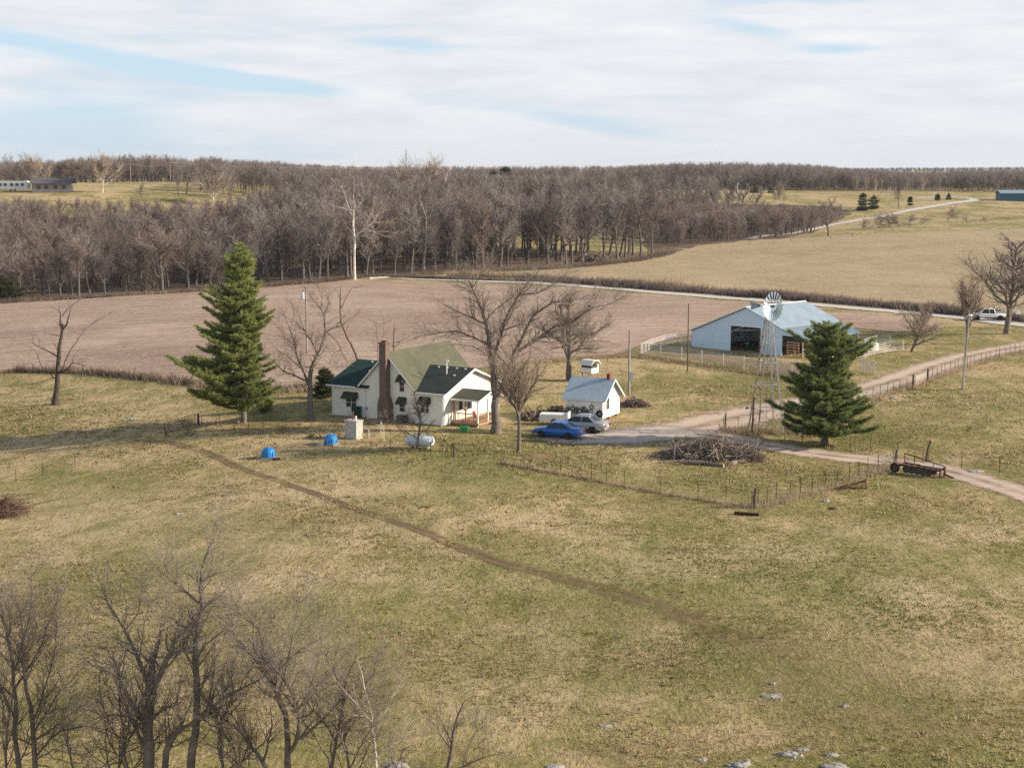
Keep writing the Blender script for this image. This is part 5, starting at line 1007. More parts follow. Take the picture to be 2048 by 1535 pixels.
# ---------------------------------------------------------------- white shed
def shed():
    A = flat(1131.8, 836.2, 0); t = thing('garden_shed', 'small white board shed with blue grey metal roof', 'shed', (A[0], A[1], 0), R(-26.5)); W, D, EV, RW = 3.9, 4.3, 2.15, 3.85
    m = MB(); m.prism([(0, .22), (D, .22), (D, EV), (D / 2, RW - .06), (0, EV)], 'x', 0, W); m.build('wall', M['board_white'], t)
    for u in (.2, 1.3, 2.5, 3.65):
        for v in (.15, 2.1, 4.1): m = MB(); m.box(u - .18, u + .18, v - .13, v + .13, -.35, .219); m.build('pier', M['tan_wood'] if u > 3 else M['stone_base'], t)
    m = MB(); e = .33; s = (RW - EV) / (D / 2); m.prism([(-e, EV - e * s), (-e, EV - e * s + .07), (D / 2, RW + .07), (D + e, EV - e * s + .07), (D + e, EV - e * s), (D / 2, RW)], 'x', -.38, W + .4); m.build('roof', M['shed_roof'], t)
    m = MB()
    for a, b in (((-e - .02, EV - e * s + .04), (D / 2, RW + .05)), ((D / 2, RW + .05), (D + e + .02, EV - e * s + .04))): m.prism([a, b, (b[0], b[1] - .17), (a[0], a[1] - .17)], 'x', W + .402, W + .44)
    m.build('rake_board', M['trim_white'], t)
    m = MB()
    for k in range(9): a = .12 + k * .24; m.tube([(W, D / 2 + a * 1.0, RW - .08 - a * s), (W + .4, D / 2 + a, RW - .08 - a * s)], .03, 4)
    m.build('rafter_tail', M['weathered_wood'], t)
    m = MB(); m.box(W - .45, W - .12, D / 2 - .18, D / 2 + .18, RW - .5, RW + .42); m.box(W - .49, W - .08, D / 2 - .22, D / 2 + .22, RW + .421, RW + .5); m.build('chimney', M['red_brick'], t)
    m = MB(); m.box(W + .001, W + .05, .95, 1.55, 1.0, 2.15); w = m.build('window', M['weathered_wood'], t); m = MB(); m.box(W + .051, W + .06, 1.03, 1.47, 1.08, 1.55); m.box(W + .051, W + .06, 1.03, 1.47, 1.61, 2.07); m.build('pane', M['glass_house'], w)
    m = MB(); m.box(W + .001, W + .02, 2.6, 3.5, .3, 2.05); m.build('door', M['white_paint'], t)
    # iron tools and tackle hung along the front wall
    mw = Matrix.Translation((A[0], A[1], 0)) @ Matrix.Rotation(R(-26.5), 4, 'Z'); at = lambda u, v, z: tuple(mw @ Vector((u, v, z)))
    ty = thing('spare_tyre', 'black tyre hung on the front of the white shed', 'tyre', at(3.62, -.14, .72), R(-26.5)); m = MB(); m.lathe([(.17, -.08), (.3, -.1), (.36, -.05), (.36, .05), (.3, .1), (.17, .08), (.17, -.08)], 18, (0, 0, 0), 'y'); m.build('tread', M['rubber'], ty, smooth=True); m = MB(); m.tube([(0, .04, .3), (0, .1, .62)], .012, 4); m.build('hanger', M['steel_dark'], ty)
    rr = random.Random(4); labs = ['iron wheel rim hung on the left of the shed front', 'dark horse collar hung on the left of the shed front', 'bundle of long handled tools hung on the shed front', 'rusty iron ring hung mid shed front', 'dark iron hoop hung upper right on the shed front', 'old plough iron hung low on the shed front', 'row of hooks and chains hung on the middle shed front']
    for k, (u, z, kind) in enumerate([(.25, 1.0, 'bars'), (.75, 1.05, 'ring'), (1.15, .95, 'bars'), (1.5, .85, 'ring'), (2.75, 1.3, 'ring'), (2.3, .8, 'bars'), (1.9, 1.1, 'bars')]):
        m = MB()
        if kind == 'ring': m.lathe([(.15, -.02), (.22, -.03), (.24, 0), (.22, .03), (.15, .02), (.15, -.02)], 14, (0, 0, 0), 'y'); m.tube([(0, .03, .2), (0, .05, .45)], .015, 4); m.tube([(-.1, -.02, -.1), (.05, -.02, -.5)], .03, 4); m.tube([(.1, -.01, -.15), (.12, -.02, -.45)], .025, 4)
        else:
            for q in range(5): x = -.2 + q * .1; m.tube([(x, 0, .25 * rr.random() + .1), (x + rr.uniform(-.08, .08), -.03, -.35 - .25 * rr.random())], .028, 5); 
            m.tube([(-.27, .02, .12), (.27, .02, .14)], .025, 5); m.tube([(-.2, 0, -.2), (.22, 0, -.15)], .02, 5)
        o = m.build('hung_ironwork', M['steel_dark'], None, at(u, -.1, z), False, R(-26.5)); tag(o, labs[k], 'ironwork', 'old ironwork hung on the shed front')
    bx = thing('storage_box', 'white chest sitting against the shed front behind the silver sedan', 'box', at(2.35, -.55, T(*at(2.35, -.55, 0)[:2])), R(-26.5)); m = MB(); m.box(-.55, .55, -.3, .3, .0, .68); m.build('chest', M['white_paint'], bx); m = MB(); m.box(-.58, .58, -.33, .33, .681, .74); m.build('lid', M['trim_white'], bx)
    cr = thing('wooden_crate', 'brown wooden box against the shed front corner', 'crate', at(3.2, -.4, T(*at(3.2, -.4, 0)[:2])), R(-26.5)); m = MB(); m.box(-.38, .38, -.2, .2, 0, .35); m.build('sides', M['red_wood'], cr)
    for z in (.1, .24): m = MB(); m.box(-.39, .39, -.21, .21, z, z + .03); m.build('slat', M['tan_wood'], cr)
shed()
# ---------------------------------------------------------------- raised wooden hut behind the shed
def hut():
    b = GR(1180, 762); t = thing('raised_hut', 'small white painted hut on stilts behind the shed', 'hut', b, R(-40)); mp = (b[1] * CP + 24 * SP) / FPX
    for x in (-.65, .65):
        for y in (-.6, .6): m = MB(); m.tube([(x, y, -.3), (x, y, .95)], .06, 5); m.build('leg', M['tan_wood'], t)
    m = MB(); m.box(-.8, .8, -.75, .75, .951, 1.0); m.build('floor', M['weathered_wood'], t)
    m = MB(); m.box(-.72, .72, -.68, .68, 1.001, 1.62); m.box(-.72, .72, .45, .68, 1.62, 2.0); m.build('wall', M['white_paint'], t)
    m = MB(); m.box(-.74, .74, -.70, .44, 1.621, 1.9); m.build('screen_opening', M['steel_dark'], t)
    m = MB(); m.prism([(-.95, 1.95), (-.95, 2.02), (-.45, 2.5), (.45, 2.5), (.95, 2.02), (.95, 1.95), (.4, 2.4), (-.4, 2.4)], 'x', -.9, .9); m.build('roof', M['white_paint'], t)
hut()
# ---------------------------------------------------------------- pole barn
def barn():
    A = flat(1383.5, 693.3, 0); A = (A[0], A[1], .0); t = thing('pole_barn', 'long white metal pole barn with open bays', 'barn', A, R(-46.15)); Lb = 13.0
    RX = [(0, 2.32), (9.26, 6.05), (15.0, 3.7), (18.3, 2.5)]
    Rf = lambda x: float(np.interp(x, [p[0] for p in RX], [p[1] for p in RX])) - .09
    m = MB()
    def wallp(x0, x1, z0, zt=None):
        xs = [x0] + [p[0] for p in RX if x0 < p[0] < x1] + [x1]; poly = [(x0, z0), (x1, z0)] + [(x, Rf(x)) for x in reversed(xs)]; m.prism(poly, 'y', 0, .09)
    wallp(0, 6.65, -.2); wallp(6.65, 11.7, 3.5); wallp(11.7, 15.1, -.3); wallp(15.1, 17.15, 2.75)
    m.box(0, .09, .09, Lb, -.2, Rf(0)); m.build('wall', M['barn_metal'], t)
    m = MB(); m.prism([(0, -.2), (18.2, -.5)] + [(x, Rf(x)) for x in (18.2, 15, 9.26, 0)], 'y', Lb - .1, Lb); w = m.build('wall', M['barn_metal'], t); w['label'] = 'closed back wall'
    m = MB(); m.prism([(-.3, 2.2), (-.3, 2.3), (9.26, 6.14), (15.0, 3.78), (15.0, 3.68), (9.26, 6.04)], 'y', -.3, Lb + .3); m.build('roof', M['barn_roof'], t)
    m = MB(); m.prism([(15.003, 3.6), (15.003, 3.72), (18.6, 2.46), (18.6, 2.36)], 'y', -.25, Lb + .25); m.build('lean_to_roof', M['lean_roof'], t)
    m = MB(); m.prism([(9.05, 6.085), (9.26, 6.19), (9.47, 6.085)], 'y', -.32, Lb + .32); m.prism([(-.32, 2.22), (-.32, 2.34), (9.26, 6.17), (9.26, 6.05)], 'y', -.34, -.302); m.build('ridge_trim', M['trim_white'], t)
    m = MB(); m.box(6.6, 11.75, -.06, -.002, 3.47, 3.58); m.box(6.58, 6.68, -.05, -.002, -.1, 3.469); m.box(11.68, 11.78, -.05, -.002, -.3, 3.469); m.build('door_frame', M['trim_white'], t)
    n = 7
    for k in range(n):
        y = .25 + (Lb - .5) * k / (n - 1); m = MB(); m.box(18.1, 18.24, y - .07, y + .07, -1.0, Rf(18.1) - .06); m.build('post', M['weathered_wood'], t)
        m = MB(); m.tube([(18.17, y, 1.5), (18.17, min(y + .75, Lb - .1), 2.28)], .04, 4); m.tube([(18.17, y, 1.5), (18.17, max(y - .75, .1), 2.28)], .04, 4); m.build('brace', M['weathered_wood'], t)
    m = MB(); m.box(18.05, 18.28, .1, Lb - .1, 2.25, 2.36); m.build('eave_beam', M['weathered_wood'], t)
    for x in (9.26, 15.0):
        for k in range(4): y = 3 + k * 3.1; m = MB(); m.box(x - .08, x + .08, y - .08, y + .08, -.4, Rf(x) - .1); m.build('post', M['weathered_wood'], t)
    for z in (.35, .75, 1.15, 1.5): m = MB(); m.box(18.0, 18.05, .3, Lb - .3, z - .5, z - .36); m.build('side_rail', M['pale_wood'], t)
    m = MB(); m.box(8.3, 14.5, 4.0, 4.1, .75, 1.0); m.build('feed_bunk', M['tan_wood'], t)
    m = MB(); m.box(11.25, 11.4, 3.2, 3.34, -.3, 3.2); m.build('post', M['tan_wood'], t)
    m = MB(); m.tube([(6.7, .3, 2.75), (11.6, .4, 3.15)], .05, 6); m.build('crossbar', M['galvanised'], t)
    mw = Matrix.Translation(A) @ Matrix.Rotation(R(-46.15), 4, 'Z'); at = lambda u, v, z=0: tuple(mw @ Vector((u, v, z)))
    for k, (u, v) in enumerate([(7.3, 2.8), (8.0, 3.3)]):
        o = thing('feed_barrel', ['white topped barrel just inside the barn door', 'dark barrel inside the barn beside the white one'][k], 'barrel', at(u, v, T(*at(u, v)[:2]))); m = MB(); m.lathe([(.0, 0), (.28, 0), (.3, .3), (.28, .45), (.3, .6), (.28, .9), (0, .9)], 14); m.build('drum', M['dark_green_plastic'], o); m = MB(); m.lathe([(.29, .901), (.29, .95), (0, .97)], 14); m.build('lid', M['white_paint'] if k == 0 else M['steel_dark'], o)
    for k in range(3):
        q = at(15.8 + .3 * k, -.25 + .05 * k); o = thing('wood_gate', ['tan board gate leaning at the lean-to front','',''][0], 'gate', (q[0], q[1], T(q[0], q[1])), R(-46)) if k == 0 else None
        if o:
            for z in (.5, .85, 1.2, 1.55, 1.9): m = MB(); m.box(.2, 2.2, -.03, .03, z, z + .16); m.build('board', M['tan_wood'], o)
            for x in (.3, 2.0): m = MB(); m.box(x, x + .1, .031, .07, .1, 2.1); m.build('upright', M['tan_wood'], o)
barn()
# ---------------------------------------------------------------- corral panels, each a thing of its own
def panel_proto(mat, nr=6, name='corral_panel'):
    t = thing(name, '', 'corral panel', (0, 0, -60)); 
    for k in range(nr): m = MB(); z = .3 + 1.2 * k / (nr - 1); m.tube([(0, 0, z), (1, 0, z)], .045, 5); m.build('rail', M[mat], t)
    for x in (0.0, 1.0): m = MB(); m.tube([(0, 0, -.25), (0, 0, 1.62)], .06, 6); m.build('post', M[mat], t, (x, 0, 0))
    return t
pp = panel_proto('panel_steel'); pw = panel_proto('corral_pale', 6); po = panel_proto('galvanised', 6)
for q in (pp, pw, po): keep(q)
used = set()
def panels(pix, proto, lab, group, seg=None):
    P = [GR(*p) for p in pix]
    for i, (a, b) in enumerate(zip(P[:-1], P[1:])):
        n = max(1, round(math.dist(a[:2], b[:2]) / (seg or 3.2)))
        for k in range(n):
            x0, y0 = a[0] + (b[0] - a[0]) * k / n, a[1] + (b[1] - a[1]) * k / n; x1, y1 = a[0] + (b[0] - a[0]) * (k + 1) / n, a[1] + (b[1] - a[1]) * (k + 1) / n; ln = math.hypot(x1 - x0, y1 - y0); rz = math.atan2(y1 - y0, x1 - x0); z0, z1 = T(x0, y0), T(x1, y1)
            if proto.name not in used: used.add(proto.name); o = proto
            else: o = dup(proto, (0, 0, 0))
            
            for ch in [c for c in bpy.data.objects if c.parent == o and c.name.startswith('post')]: ch.scale = (1 / ln, 1, 1)
            o.location = (x0, y0, z0); o.rotation_euler = (0, -math.atan2(z1 - z0, ln), rz); o.scale = (ln, 1, 1); o['label'] = lab; o['group'] = group; o['category'] = 'corral panel'
panels([(1281,711),(1321,714),(1363,719),(1403,726),(1446,733),(1487,738),(1520,742)], pp, 'tan pipe corral panel in the front run before the barn', 'corral panels round the barn yard', 8)
panels([(1520,742),(1544,746),(1583,751),(1640,756),(1690,742)], pw, 'pale pipe corral panel between the windmill and the dark pine', 'pale corral panels behind the pine', 8)
panels([(1281,711),(1304,700),(1328,693)], pw, 'white pipe corral panel at the left corner of the barn yard', 'white corral panels at the left corner', 8)
panels([(1328,693),(1355,689),(1383,692)], po, 'grey pipe corral panel in the barn shade', 'grey panels by the barn corner', 8)
panels([(1730,716),(1748,711),(1768,708),(1787,705),(1807,702)], pw, 'white pipe corral panel right of the barn lean-to', 'white corral panels right of the barn', 8)
panels([(1729,700),(1753,692),(1780,694)], po, 'grey pipe corral panel behind the white ones right of the barn', 'grey panels right of the barn', 8)
panels([(1722,742),(1749,750)], po, 'short grey panel standing alone right of the dark pine', None, 8)
panels([(1660,735),(1695,722),(1730,716)], pw, 'white pipe corral panel under the lean-to eave', 'white corral panels at the lean-to', 8)
# ---------------------------------------------------------------- windmill
def windmill():
    b = GR(1532, 866); Hh = hgt(b, 612); t = thing('windmill', 'old farm windmill with silver bladed wheel on a lattice tower', 'windmill', b, R(12)); hb = 1.25; Ht = Hh - .35
    cs = [(-1, -1), (1, -1), (1, 1), (-1, 1)]; w = lambda z: hb * (1 - z / Ht) + .16 * z / Ht
    for k, (x, y) in enumerate(cs): m = MB(); m.tube([(x * w(-.3), y * w(-.3), -.3), (x * .16, y * .16, Ht)], [.085, .06], 5); m.build('tower_leg', M['galvanised'] if k in (1, 2) else M['weathered_wood'], t)
    m = MB()
    for z in (2.3, 4.6, 6.6, 8.4, 9.8):
        a = w(z)
        for k in range(4): p, q = cs[k], cs[(k + 1) % 4]; m.tube([(p[0] * a, p[1] * a, z), (q[0] * a, q[1] * a, z)], .045, 4)
    m.build('cross_brace', M['galvanised'], t)
    m = MB(); zs = [0, 2.3, 4.6, 6.6, 8.4]
    for z0, z1 in zip(zs[:-1], zs[1:]):
        for k in range(4): p, q = cs[k], cs[(k + 1) % 4]; m.tube([(p[0] * w(z0), p[1] * w(z0), z0), (q[0] * w(z1), q[1] * w(z1), z1)], .016, 3); m.tube([(q[0] * w(z0), q[1] * w(z0), z0), (p[0] * w(z1), p[1] * w(z1), z1)], .010, 3)
    m.build('tie_rod', M['steel_dark'], t)
    m = MB(); zp = 9.1; m.box(-.55, .55, -.5, .5, zp, zp + .05); m.build('platform', M['weathered_wood'], t)
    m = MB(); m.tube([(0, 0, .2), (0, 0, Ht)], .02, 4); m.build('pump_rod', M['steel_dark'], t)
    m = MB(); m.tube([(0, 0, Ht - .3), (0, 0, Ht + .45)], .11, 8); m.build('gearbox', M['steel_dark'], t)
    hd = bpy.data.objects.new('wheel', None); ang = R(-62)
    ax = Vector((math.cos(ang), math.sin(ang), 0)); sd = Vector((-ax.y, ax.x, 0)); up = Vector((0, 0, 1)); c = Vector((0, 0, Ht + .35)) + ax * .5
    m = MB(); n = 18; r0, r1 = .45, 1.34
    for k in range(n):
        a = 2 * math.pi * k / n; da = math.pi / n * .97; 
        e = lambda an, r, o: c + (sd * math.cos(an) + up * math.sin(an)) * r + ax * o
        q = [e(a - da, r0, -.05), e(a + da, r0, .05), e(a + da, r1, .07), e(a, r1, .0), e(a - da, r1, -.07), e(a, r0, -.02)]
        m.add(q, [(0, 5, 3, 4), (5, 1, 2, 3)])
    wh = m.build('wheel', M['wheel_steel'], t)
    m = MB()
    for r in (.7, 1.2): m.tube([c + (sd * math.cos(a) + up * math.sin(a)) * r - ax * .1 for a in np.linspace(0, 2 * math.pi, 37)], .015, 4, False)
    for k in range(6): a = k * math.pi / 3; m.tube([c, c + (sd * math.cos(a) + up * math.sin(a)) * 1.2 - ax * .1], .02, 4)
    m.build('wheel_rim', M['steel_dark'], wh)
    m = MB(); m.tube([c - ax * .6, c + ax * .15], .09, 8); m.build('hub', M['steel_dark'], wh)
    m = MB(); tp = Vector((0, 0, Ht + .4)); td = Vector((math.cos(R(172)), math.sin(R(172)), 0)); m.tube([tp, tp + td * 1.1], .03, 5); m.build('tail_bone', M['steel_dark'], t)
    m = MB(); q = [tp + td * .8 + up * .1, tp + td * .8 - up * .1, tp + td * 1.65 - up * .38, tp + td * 1.75 + up * .42]; o = Vector((0, .02, 0)); m.hexa([p - o for p in q], [p + o for p in q]); m.build('tail_vane', M['wheel_steel'], t)
    # wooden stock tank post by the tower base
    p = GR(1504, 866); o = thing('stub_pole', 'short leaning wooden pole at the windmill base', 'pole', p); m = MB(); m.tube([(0, 0, -.3), (.12, 0, 3.4)], [.12, .08], 6); m.build('shaft', M['post_wood'], o); m = MB(); m.tube([(-.55, 0, 2.35), (.1, 0, 2.4)], .03, 4); m.build('arm', M['steel_dark'], o); m = MB(); m.lathe([(0, .22), (.12, .18), (.2, 0), (0, .02)], 8, (-.5, 0, 2.28)); m.build('bell', M['steel_dark'], o)
windmill()
# ---------------------------------------------------------------- poles
def pole(base_px, top, lab, r=.13, mat='pole_wood', bits=(), lean=0.0, name='utility_pole', dist=None):
    b = GR(*base_px) if dist is None else (lambda q: (q[0], q[1], T(q[0], q[1])))(atd(base_px[0], base_px[1], dist)); h = hgt(b, top); t = thing(name, lab, 'pole', b)
    m = MB(); m.tube([(0, 0, -.4), (lean, 0, h)], [r, r * .65], 8); m.build('shaft', M[mat], t)
    for bt in bits:
        m = MB()
        if bt == 'box': m.box(.1, .42, -.16, .16, 1.6, 2.5); m.build('meter_box', M['galvanised'], t)
        if bt == 'conduit': m.tube([(.0, -r - .03, .1), (0, -r * .8 - .03, h * .8)], .05, 5); m.build('conduit', M['galvanised'], t)
        if bt == 'transformer': m.lathe([(0, 0), (.24, .02), (.24, .75), (.18, .85), (0, .88)], 12, (-.4, 0, h - 1.7)); m.build('transformer', M['white_tank'], t); m = MB(); m.tube([(-.4, 0, h - .8), (-.4, 0, h - .5)], .04, 5); m.build('insulator', M['steel_dark'], t)
        if bt == 'cross': m.box(-1.0, 1.0, -.05, .05, h - .55, h - .42); m.build('crossarm', M['weathered_wood'], t)
        if bt == 'lamp': m.tube([(0, 0, h - .3), (.35, -.1, h - .1)], .04, 5); m.lathe([(0, .14), (.2, .1), (.24, 0), (.12, -.15), (0, -.2)], 10, (.45, -.12, h - .12)); m.build('lamp_head', M['trim_white'], t)
        if bt == 'top': m.tube([(-.25, 0, h - .25), (.2, 0, h - .2)], .05, 5); m.build('bracket', M['steel_dark'], t)
    return t
pole((1258, 789), 661, 'grey pole with meter box between the white shed and the barn', .15, 'pole_wood', ('box', 'conduit'))
pole((1375, 742), 607, 'slim dark pole in front of the corral panels', .09, 'post_wood')
pole((1925, 779), 628, 'tall pale pole with a lamp at the right of the driveway', .15, 'pole_wood', ('lamp', 'conduit'), .35)
pole((614, 707), 572, 'utility pole with transformer in the ploughed field behind the yard tree', .15, 'pole_wood', ('transformer', 'top'))
pole((1475, 386), 366, 'distant pole light on the far field', .2, 'white_paint', ('lamp',))
pole((262, 375), 326, 'left power pole on the hill beside the wide sycamore', .17, 'pole_wood', ('cross',), dist=560)
pole((341, 370), 324, 'right power pole on the hill, further along the lines', .17, 'pole_wood', ('cross',), dist=560)
pole((141, 383), 352, 'short pale post beside the distant farmhouse', .15, 'white_paint')
pole((1763, 388), 358, 'distant bare pole among the pale far trees', .2, 'pole_wood', ())
pole((1880, 388), 358, 'distant bare pole before the far right ridge', .2, 'pole_wood', ())
b0 = atd(262, 375, 560); b0 = (b0[0], b0[1], T(b0[0], b0[1])); b1 = atd(341, 370, 560); b1 = (b1[0], b1[1], T(b1[0], b1[1])); h0, h1 = hgt(b0, 327), hgt(b1, 325)
for k, o in enumerate((-.9, 0, .9)):
    m = MB(); P0 = Vector((b0[0] + o, b0[1], b0[2] + h0)); P1 = Vector((b1[0] + o, b1[1], b1[2] + h1)); P2 = Vector((90 + o, 640, 33 - k * .8))
    pts = [P0.lerp(P1, a / 8) - Vector((0, 0, 1.1 * 4 * a / 8 * (1 - a / 8))) for a in range(9)] + [P1.lerp(P2, a / 20) - Vector((0, 0, 4.5 * 4 * a / 20 * (1 - a / 20))) for a in range(1, 21)]
    m.tube(pts, .022, 3, False); tag(m.build('power_line', M['white_wire']), ['lowest power line sagging from the hill poles across the wood', 'middle power line sagging from the hill poles across the wood', 'topmost power line sagging from the hill poles across the wood'][k] if 0 else 'power line sagging from the hill poles across the wood', 'power line', 'power lines over the wood')
# ---------------------------------------------------------------- fences: posts and wire are parts of one fence
def fence(name, lab, pix, sp, kind='t', h=1.25, wires=4, posts_at=None, wood_every=0, jitter=.15, cat='fence'):
    P = [GR(*p) for p in pix]; t = thing(name, lab, cat, P[0]); o = Vector(P[0]); L = [Vector(p) for p in P]; pos = []
    for a, b in zip(L[:-1], L[1:]):
        n = max(1, round((b - a).length / sp)); pos += [a.lerp(b, k / n) for k in range(n)]
    pos.append(L[-1]); pr = []
    for i, p in enumerate(pos):
        z = T(p.x, p.y); q = Vector((p.x + rng.uniform(-.1, .1), p.y + rng.uniform(-.1, .1), z)) - o; hh = h * rng.uniform(.85, 1.08); pr.append(q)
        if len(pos) > 100 and i > 99: continue
        m = MB(); ln = rng.uniform(-.07, .07)
        if kind == 't' and not (wood_every and i % wood_every == 0): m.box(q.x - .022, q.x + .022, q.y - .022, q.y + .022, q.z - .2, q.z + hh); m.build('post', M['rust'], t)
        else: m.tube([(q.x, q.y, q.z - .2), (q.x + ln, q.y, q.z + hh * .6), (q.x + ln * 1.6, q.y + ln * .5, q.z + hh)], [.075, .065, .06], 6); m.build('post', M['post_wood'], t)
    m = MB()
    for w in range(wires): m.tube([q + Vector((0, 0, h * (.25 + .68 * w / max(wires - 1, 1)))) for q in pr], .006, 3, False)
    w = m.build('wire', M['steel_dark'], t); return t
def wood_post(px_, h, lab, r=.12, lean=(0, 0), brace=None, mat='post_wood', bent=0.0):
    b = GR(*px_); t = thing('fence_post', lab, 'fence post', b); m = MB(); m.tube([(0, 0, -.2), (lean[0] * .5 - bent, lean[1] * .5, h * .55), (lean[0], lean[1], h)], [r, r * .9, r * .8], 7); m.build('shaft', M[mat], t)
    if brace: m = MB(); m.tube([(lean[0] * .7, 0, h * .8), (brace[0], brace[1], 0)], .045, 5); m.build('brace', M['post_wood'] if len(brace) < 3 else M['white_paint'], t)
    return t
fence('wire_fence', 'wire fence of steel posts along the yard front, ending at the crooked corner post', [(908,912),(1005,926),(1060,936),(1120,947),(1180,958),(1250,972),(1320,985),(1395,998),(1452,1006),(1505,1014)], 2.4, 't', 1.25)
fence('wire_fence', 'short wire fence running from the crooked corner post to the gate by the rusty implement', [(1514,1012),(1555,1000),(1600,988),(1650,974),(1700,958),(1755,938),(1788,926)], 1.9, 't', 1.3)
fence('wire_fence', 'wire fence of thin steel posts below the driveway at the upper right', [(1718,808),(1760,796),(1826,772)], 1.9, 't', 1.35)
fence('wire_fence', 'wire fence of thin steel posts along the driveway at the right edge', [(1856,760),(1900,746),(1950,730),(2000,716),(2060,700),(2140,682)], 1.75, 't', 1.35)
fence('wire_fence', 'wire fence passing under the dark pine beside the windmill', [(1449,858),(1475,860),(1505,868),(1570,878),(1640,893),(1700,901),(1740,908),(1795,916)], 2.6, 't', 1.35)
fence('wire_fence', 'wire fence on the right field below the farm track', [(1858,922),(1925,938),(2000,950),(2080,968)], 4.0, 't', 1.5)
fence('wire_fence', 'sparse wire fence along the left pasture front', [(-40,968),(34,964),(87,950),(150,934),(240,910),(300,893)], 4.5, 't', 1.2, 2)
fence('wire_fence', 'faint wire fence under the tall green pine and past the well', [(405,853),(440,856),(470,860),(528,868),(580,876),(640,884),(744,900),(820,907),(905,912)], 2.6, 't', 1.15, 3)
fence('wire_fence', 'low wire fence along the brushy ploughed field border at left', [(-40,760),(60,756),(180,756),(300,766),(420,780)], 4.0, 't', 1.15, 3)
fence('wire_fence', 'fence line at the far back edge of the hayfield', [(1380,500),(1500,490),(1660,478),(1750,468),(1850,456),(1960,446),(2070,438)], 14, 'w', 1.4, 2)
wood_post((1509, 1016), 1.5, 'crooked wooden corner post with a forked top in the pasture', .13, (.06, 0), None, 'post_wood', .05)
wood_post((1450, 860), 1.6, 'wooden post standing alone at the driveway bend', .1, (.05, 0))
wood_post((1826, 775), 1.45, 'left wooden gate post at the driveway fence', .13)
wood_post((1855, 763), 1.5, 'right wooden gate post at the driveway fence', .13)
wood_post((1790, 929), 1.25, 'wooden post with a white diagonal brace left of the rusty implement', .11, (.1, 0), (-1.0, .1, 1))
wood_post((1852, 923), 1.75, 'tall leaning wooden post behind the rusty implement', .11, (.35, .1), None, 'post_wood', .08)
wood_post((908, 914), 1.15, 'short wooden post with diagonal brace right of the propane tank', .1, (.0, 0), (1.25, -.1))
wood_post((397, 852), 1.25, 'dark wooden gate post at the right of the pasture gate', .14)
wood_post((332, 871), 1.2, 'dark wooden gate post at the left of the pasture gate', .11, (-.1, 0))
def gate(a, b, lab, mat='rust', h=1.2, nb=5):
    A, B = GR(*a), GR(*b); ln = math.dist(A[:2], B[:2]); t = thing('field_gate', lab, 'gate', A, math.atan2(B[1] - A[1], B[0] - A[0])); dz = B[2] - A[2]
    for k in range(nb): z = .2 + (h - .2) * k / (nb - 1); m = MB(); m.tube([(0.1, 0, z), (ln - .1, 0, z + dz)], .028, 5); m.build('bar', M[mat], t)
    for q in (.1, .5, .9): m = MB(); x = .1 + (ln - .2) * (q - .1) / .8; m.tube([(x, 0, .18 + dz * q), (x, 0, h + dz * q)], .028, 5); m.build('upright', M[mat], t)
gate((337, 868), (392, 852), 'brown tubular gate between dark posts left of the tall pine', 'rust', 1.2)
gate((1830, 773), (1852, 764), 'pale tubular gate in the driveway fence', 'panel_steel', 1.0)
gate((1815, 912), (1848, 922), 'tan wooden slatted gate beside the tall leaning post', 'tan_wood', 1.1, 4)
# dry grass along the fences
weeds('fence_grass', [(1005,926),(1060,937),(1120,948),(1180,959),(1250,973),(1320,986),(1395,999),(1452,1007),(1505,1015)], .5, .34, 1500, 'weed_tan', .6, .035, 3)
weeds('fence_grass', [(1430,1010),(1505,1016),(1555,1003),(1600,992),(1650,980),(1700,962),(1755,942),(1790,930)], 1.6, .4, 1500, 'weed_tan', .6, .035, 3)
weeds('fence_grass', [(1720,808),(1760,797),(1826,774),(1870,758),(1950,732),(2060,702)], .8, .45, 1600, 'weed_tan', .6, .04, 3)
weeds('fence_grass', [(1440,862),(1480,862),(1540,866),(1590,862),(1640,872)], 2.4, .65, 1600, 'weed_tan', .6, .045, 3)
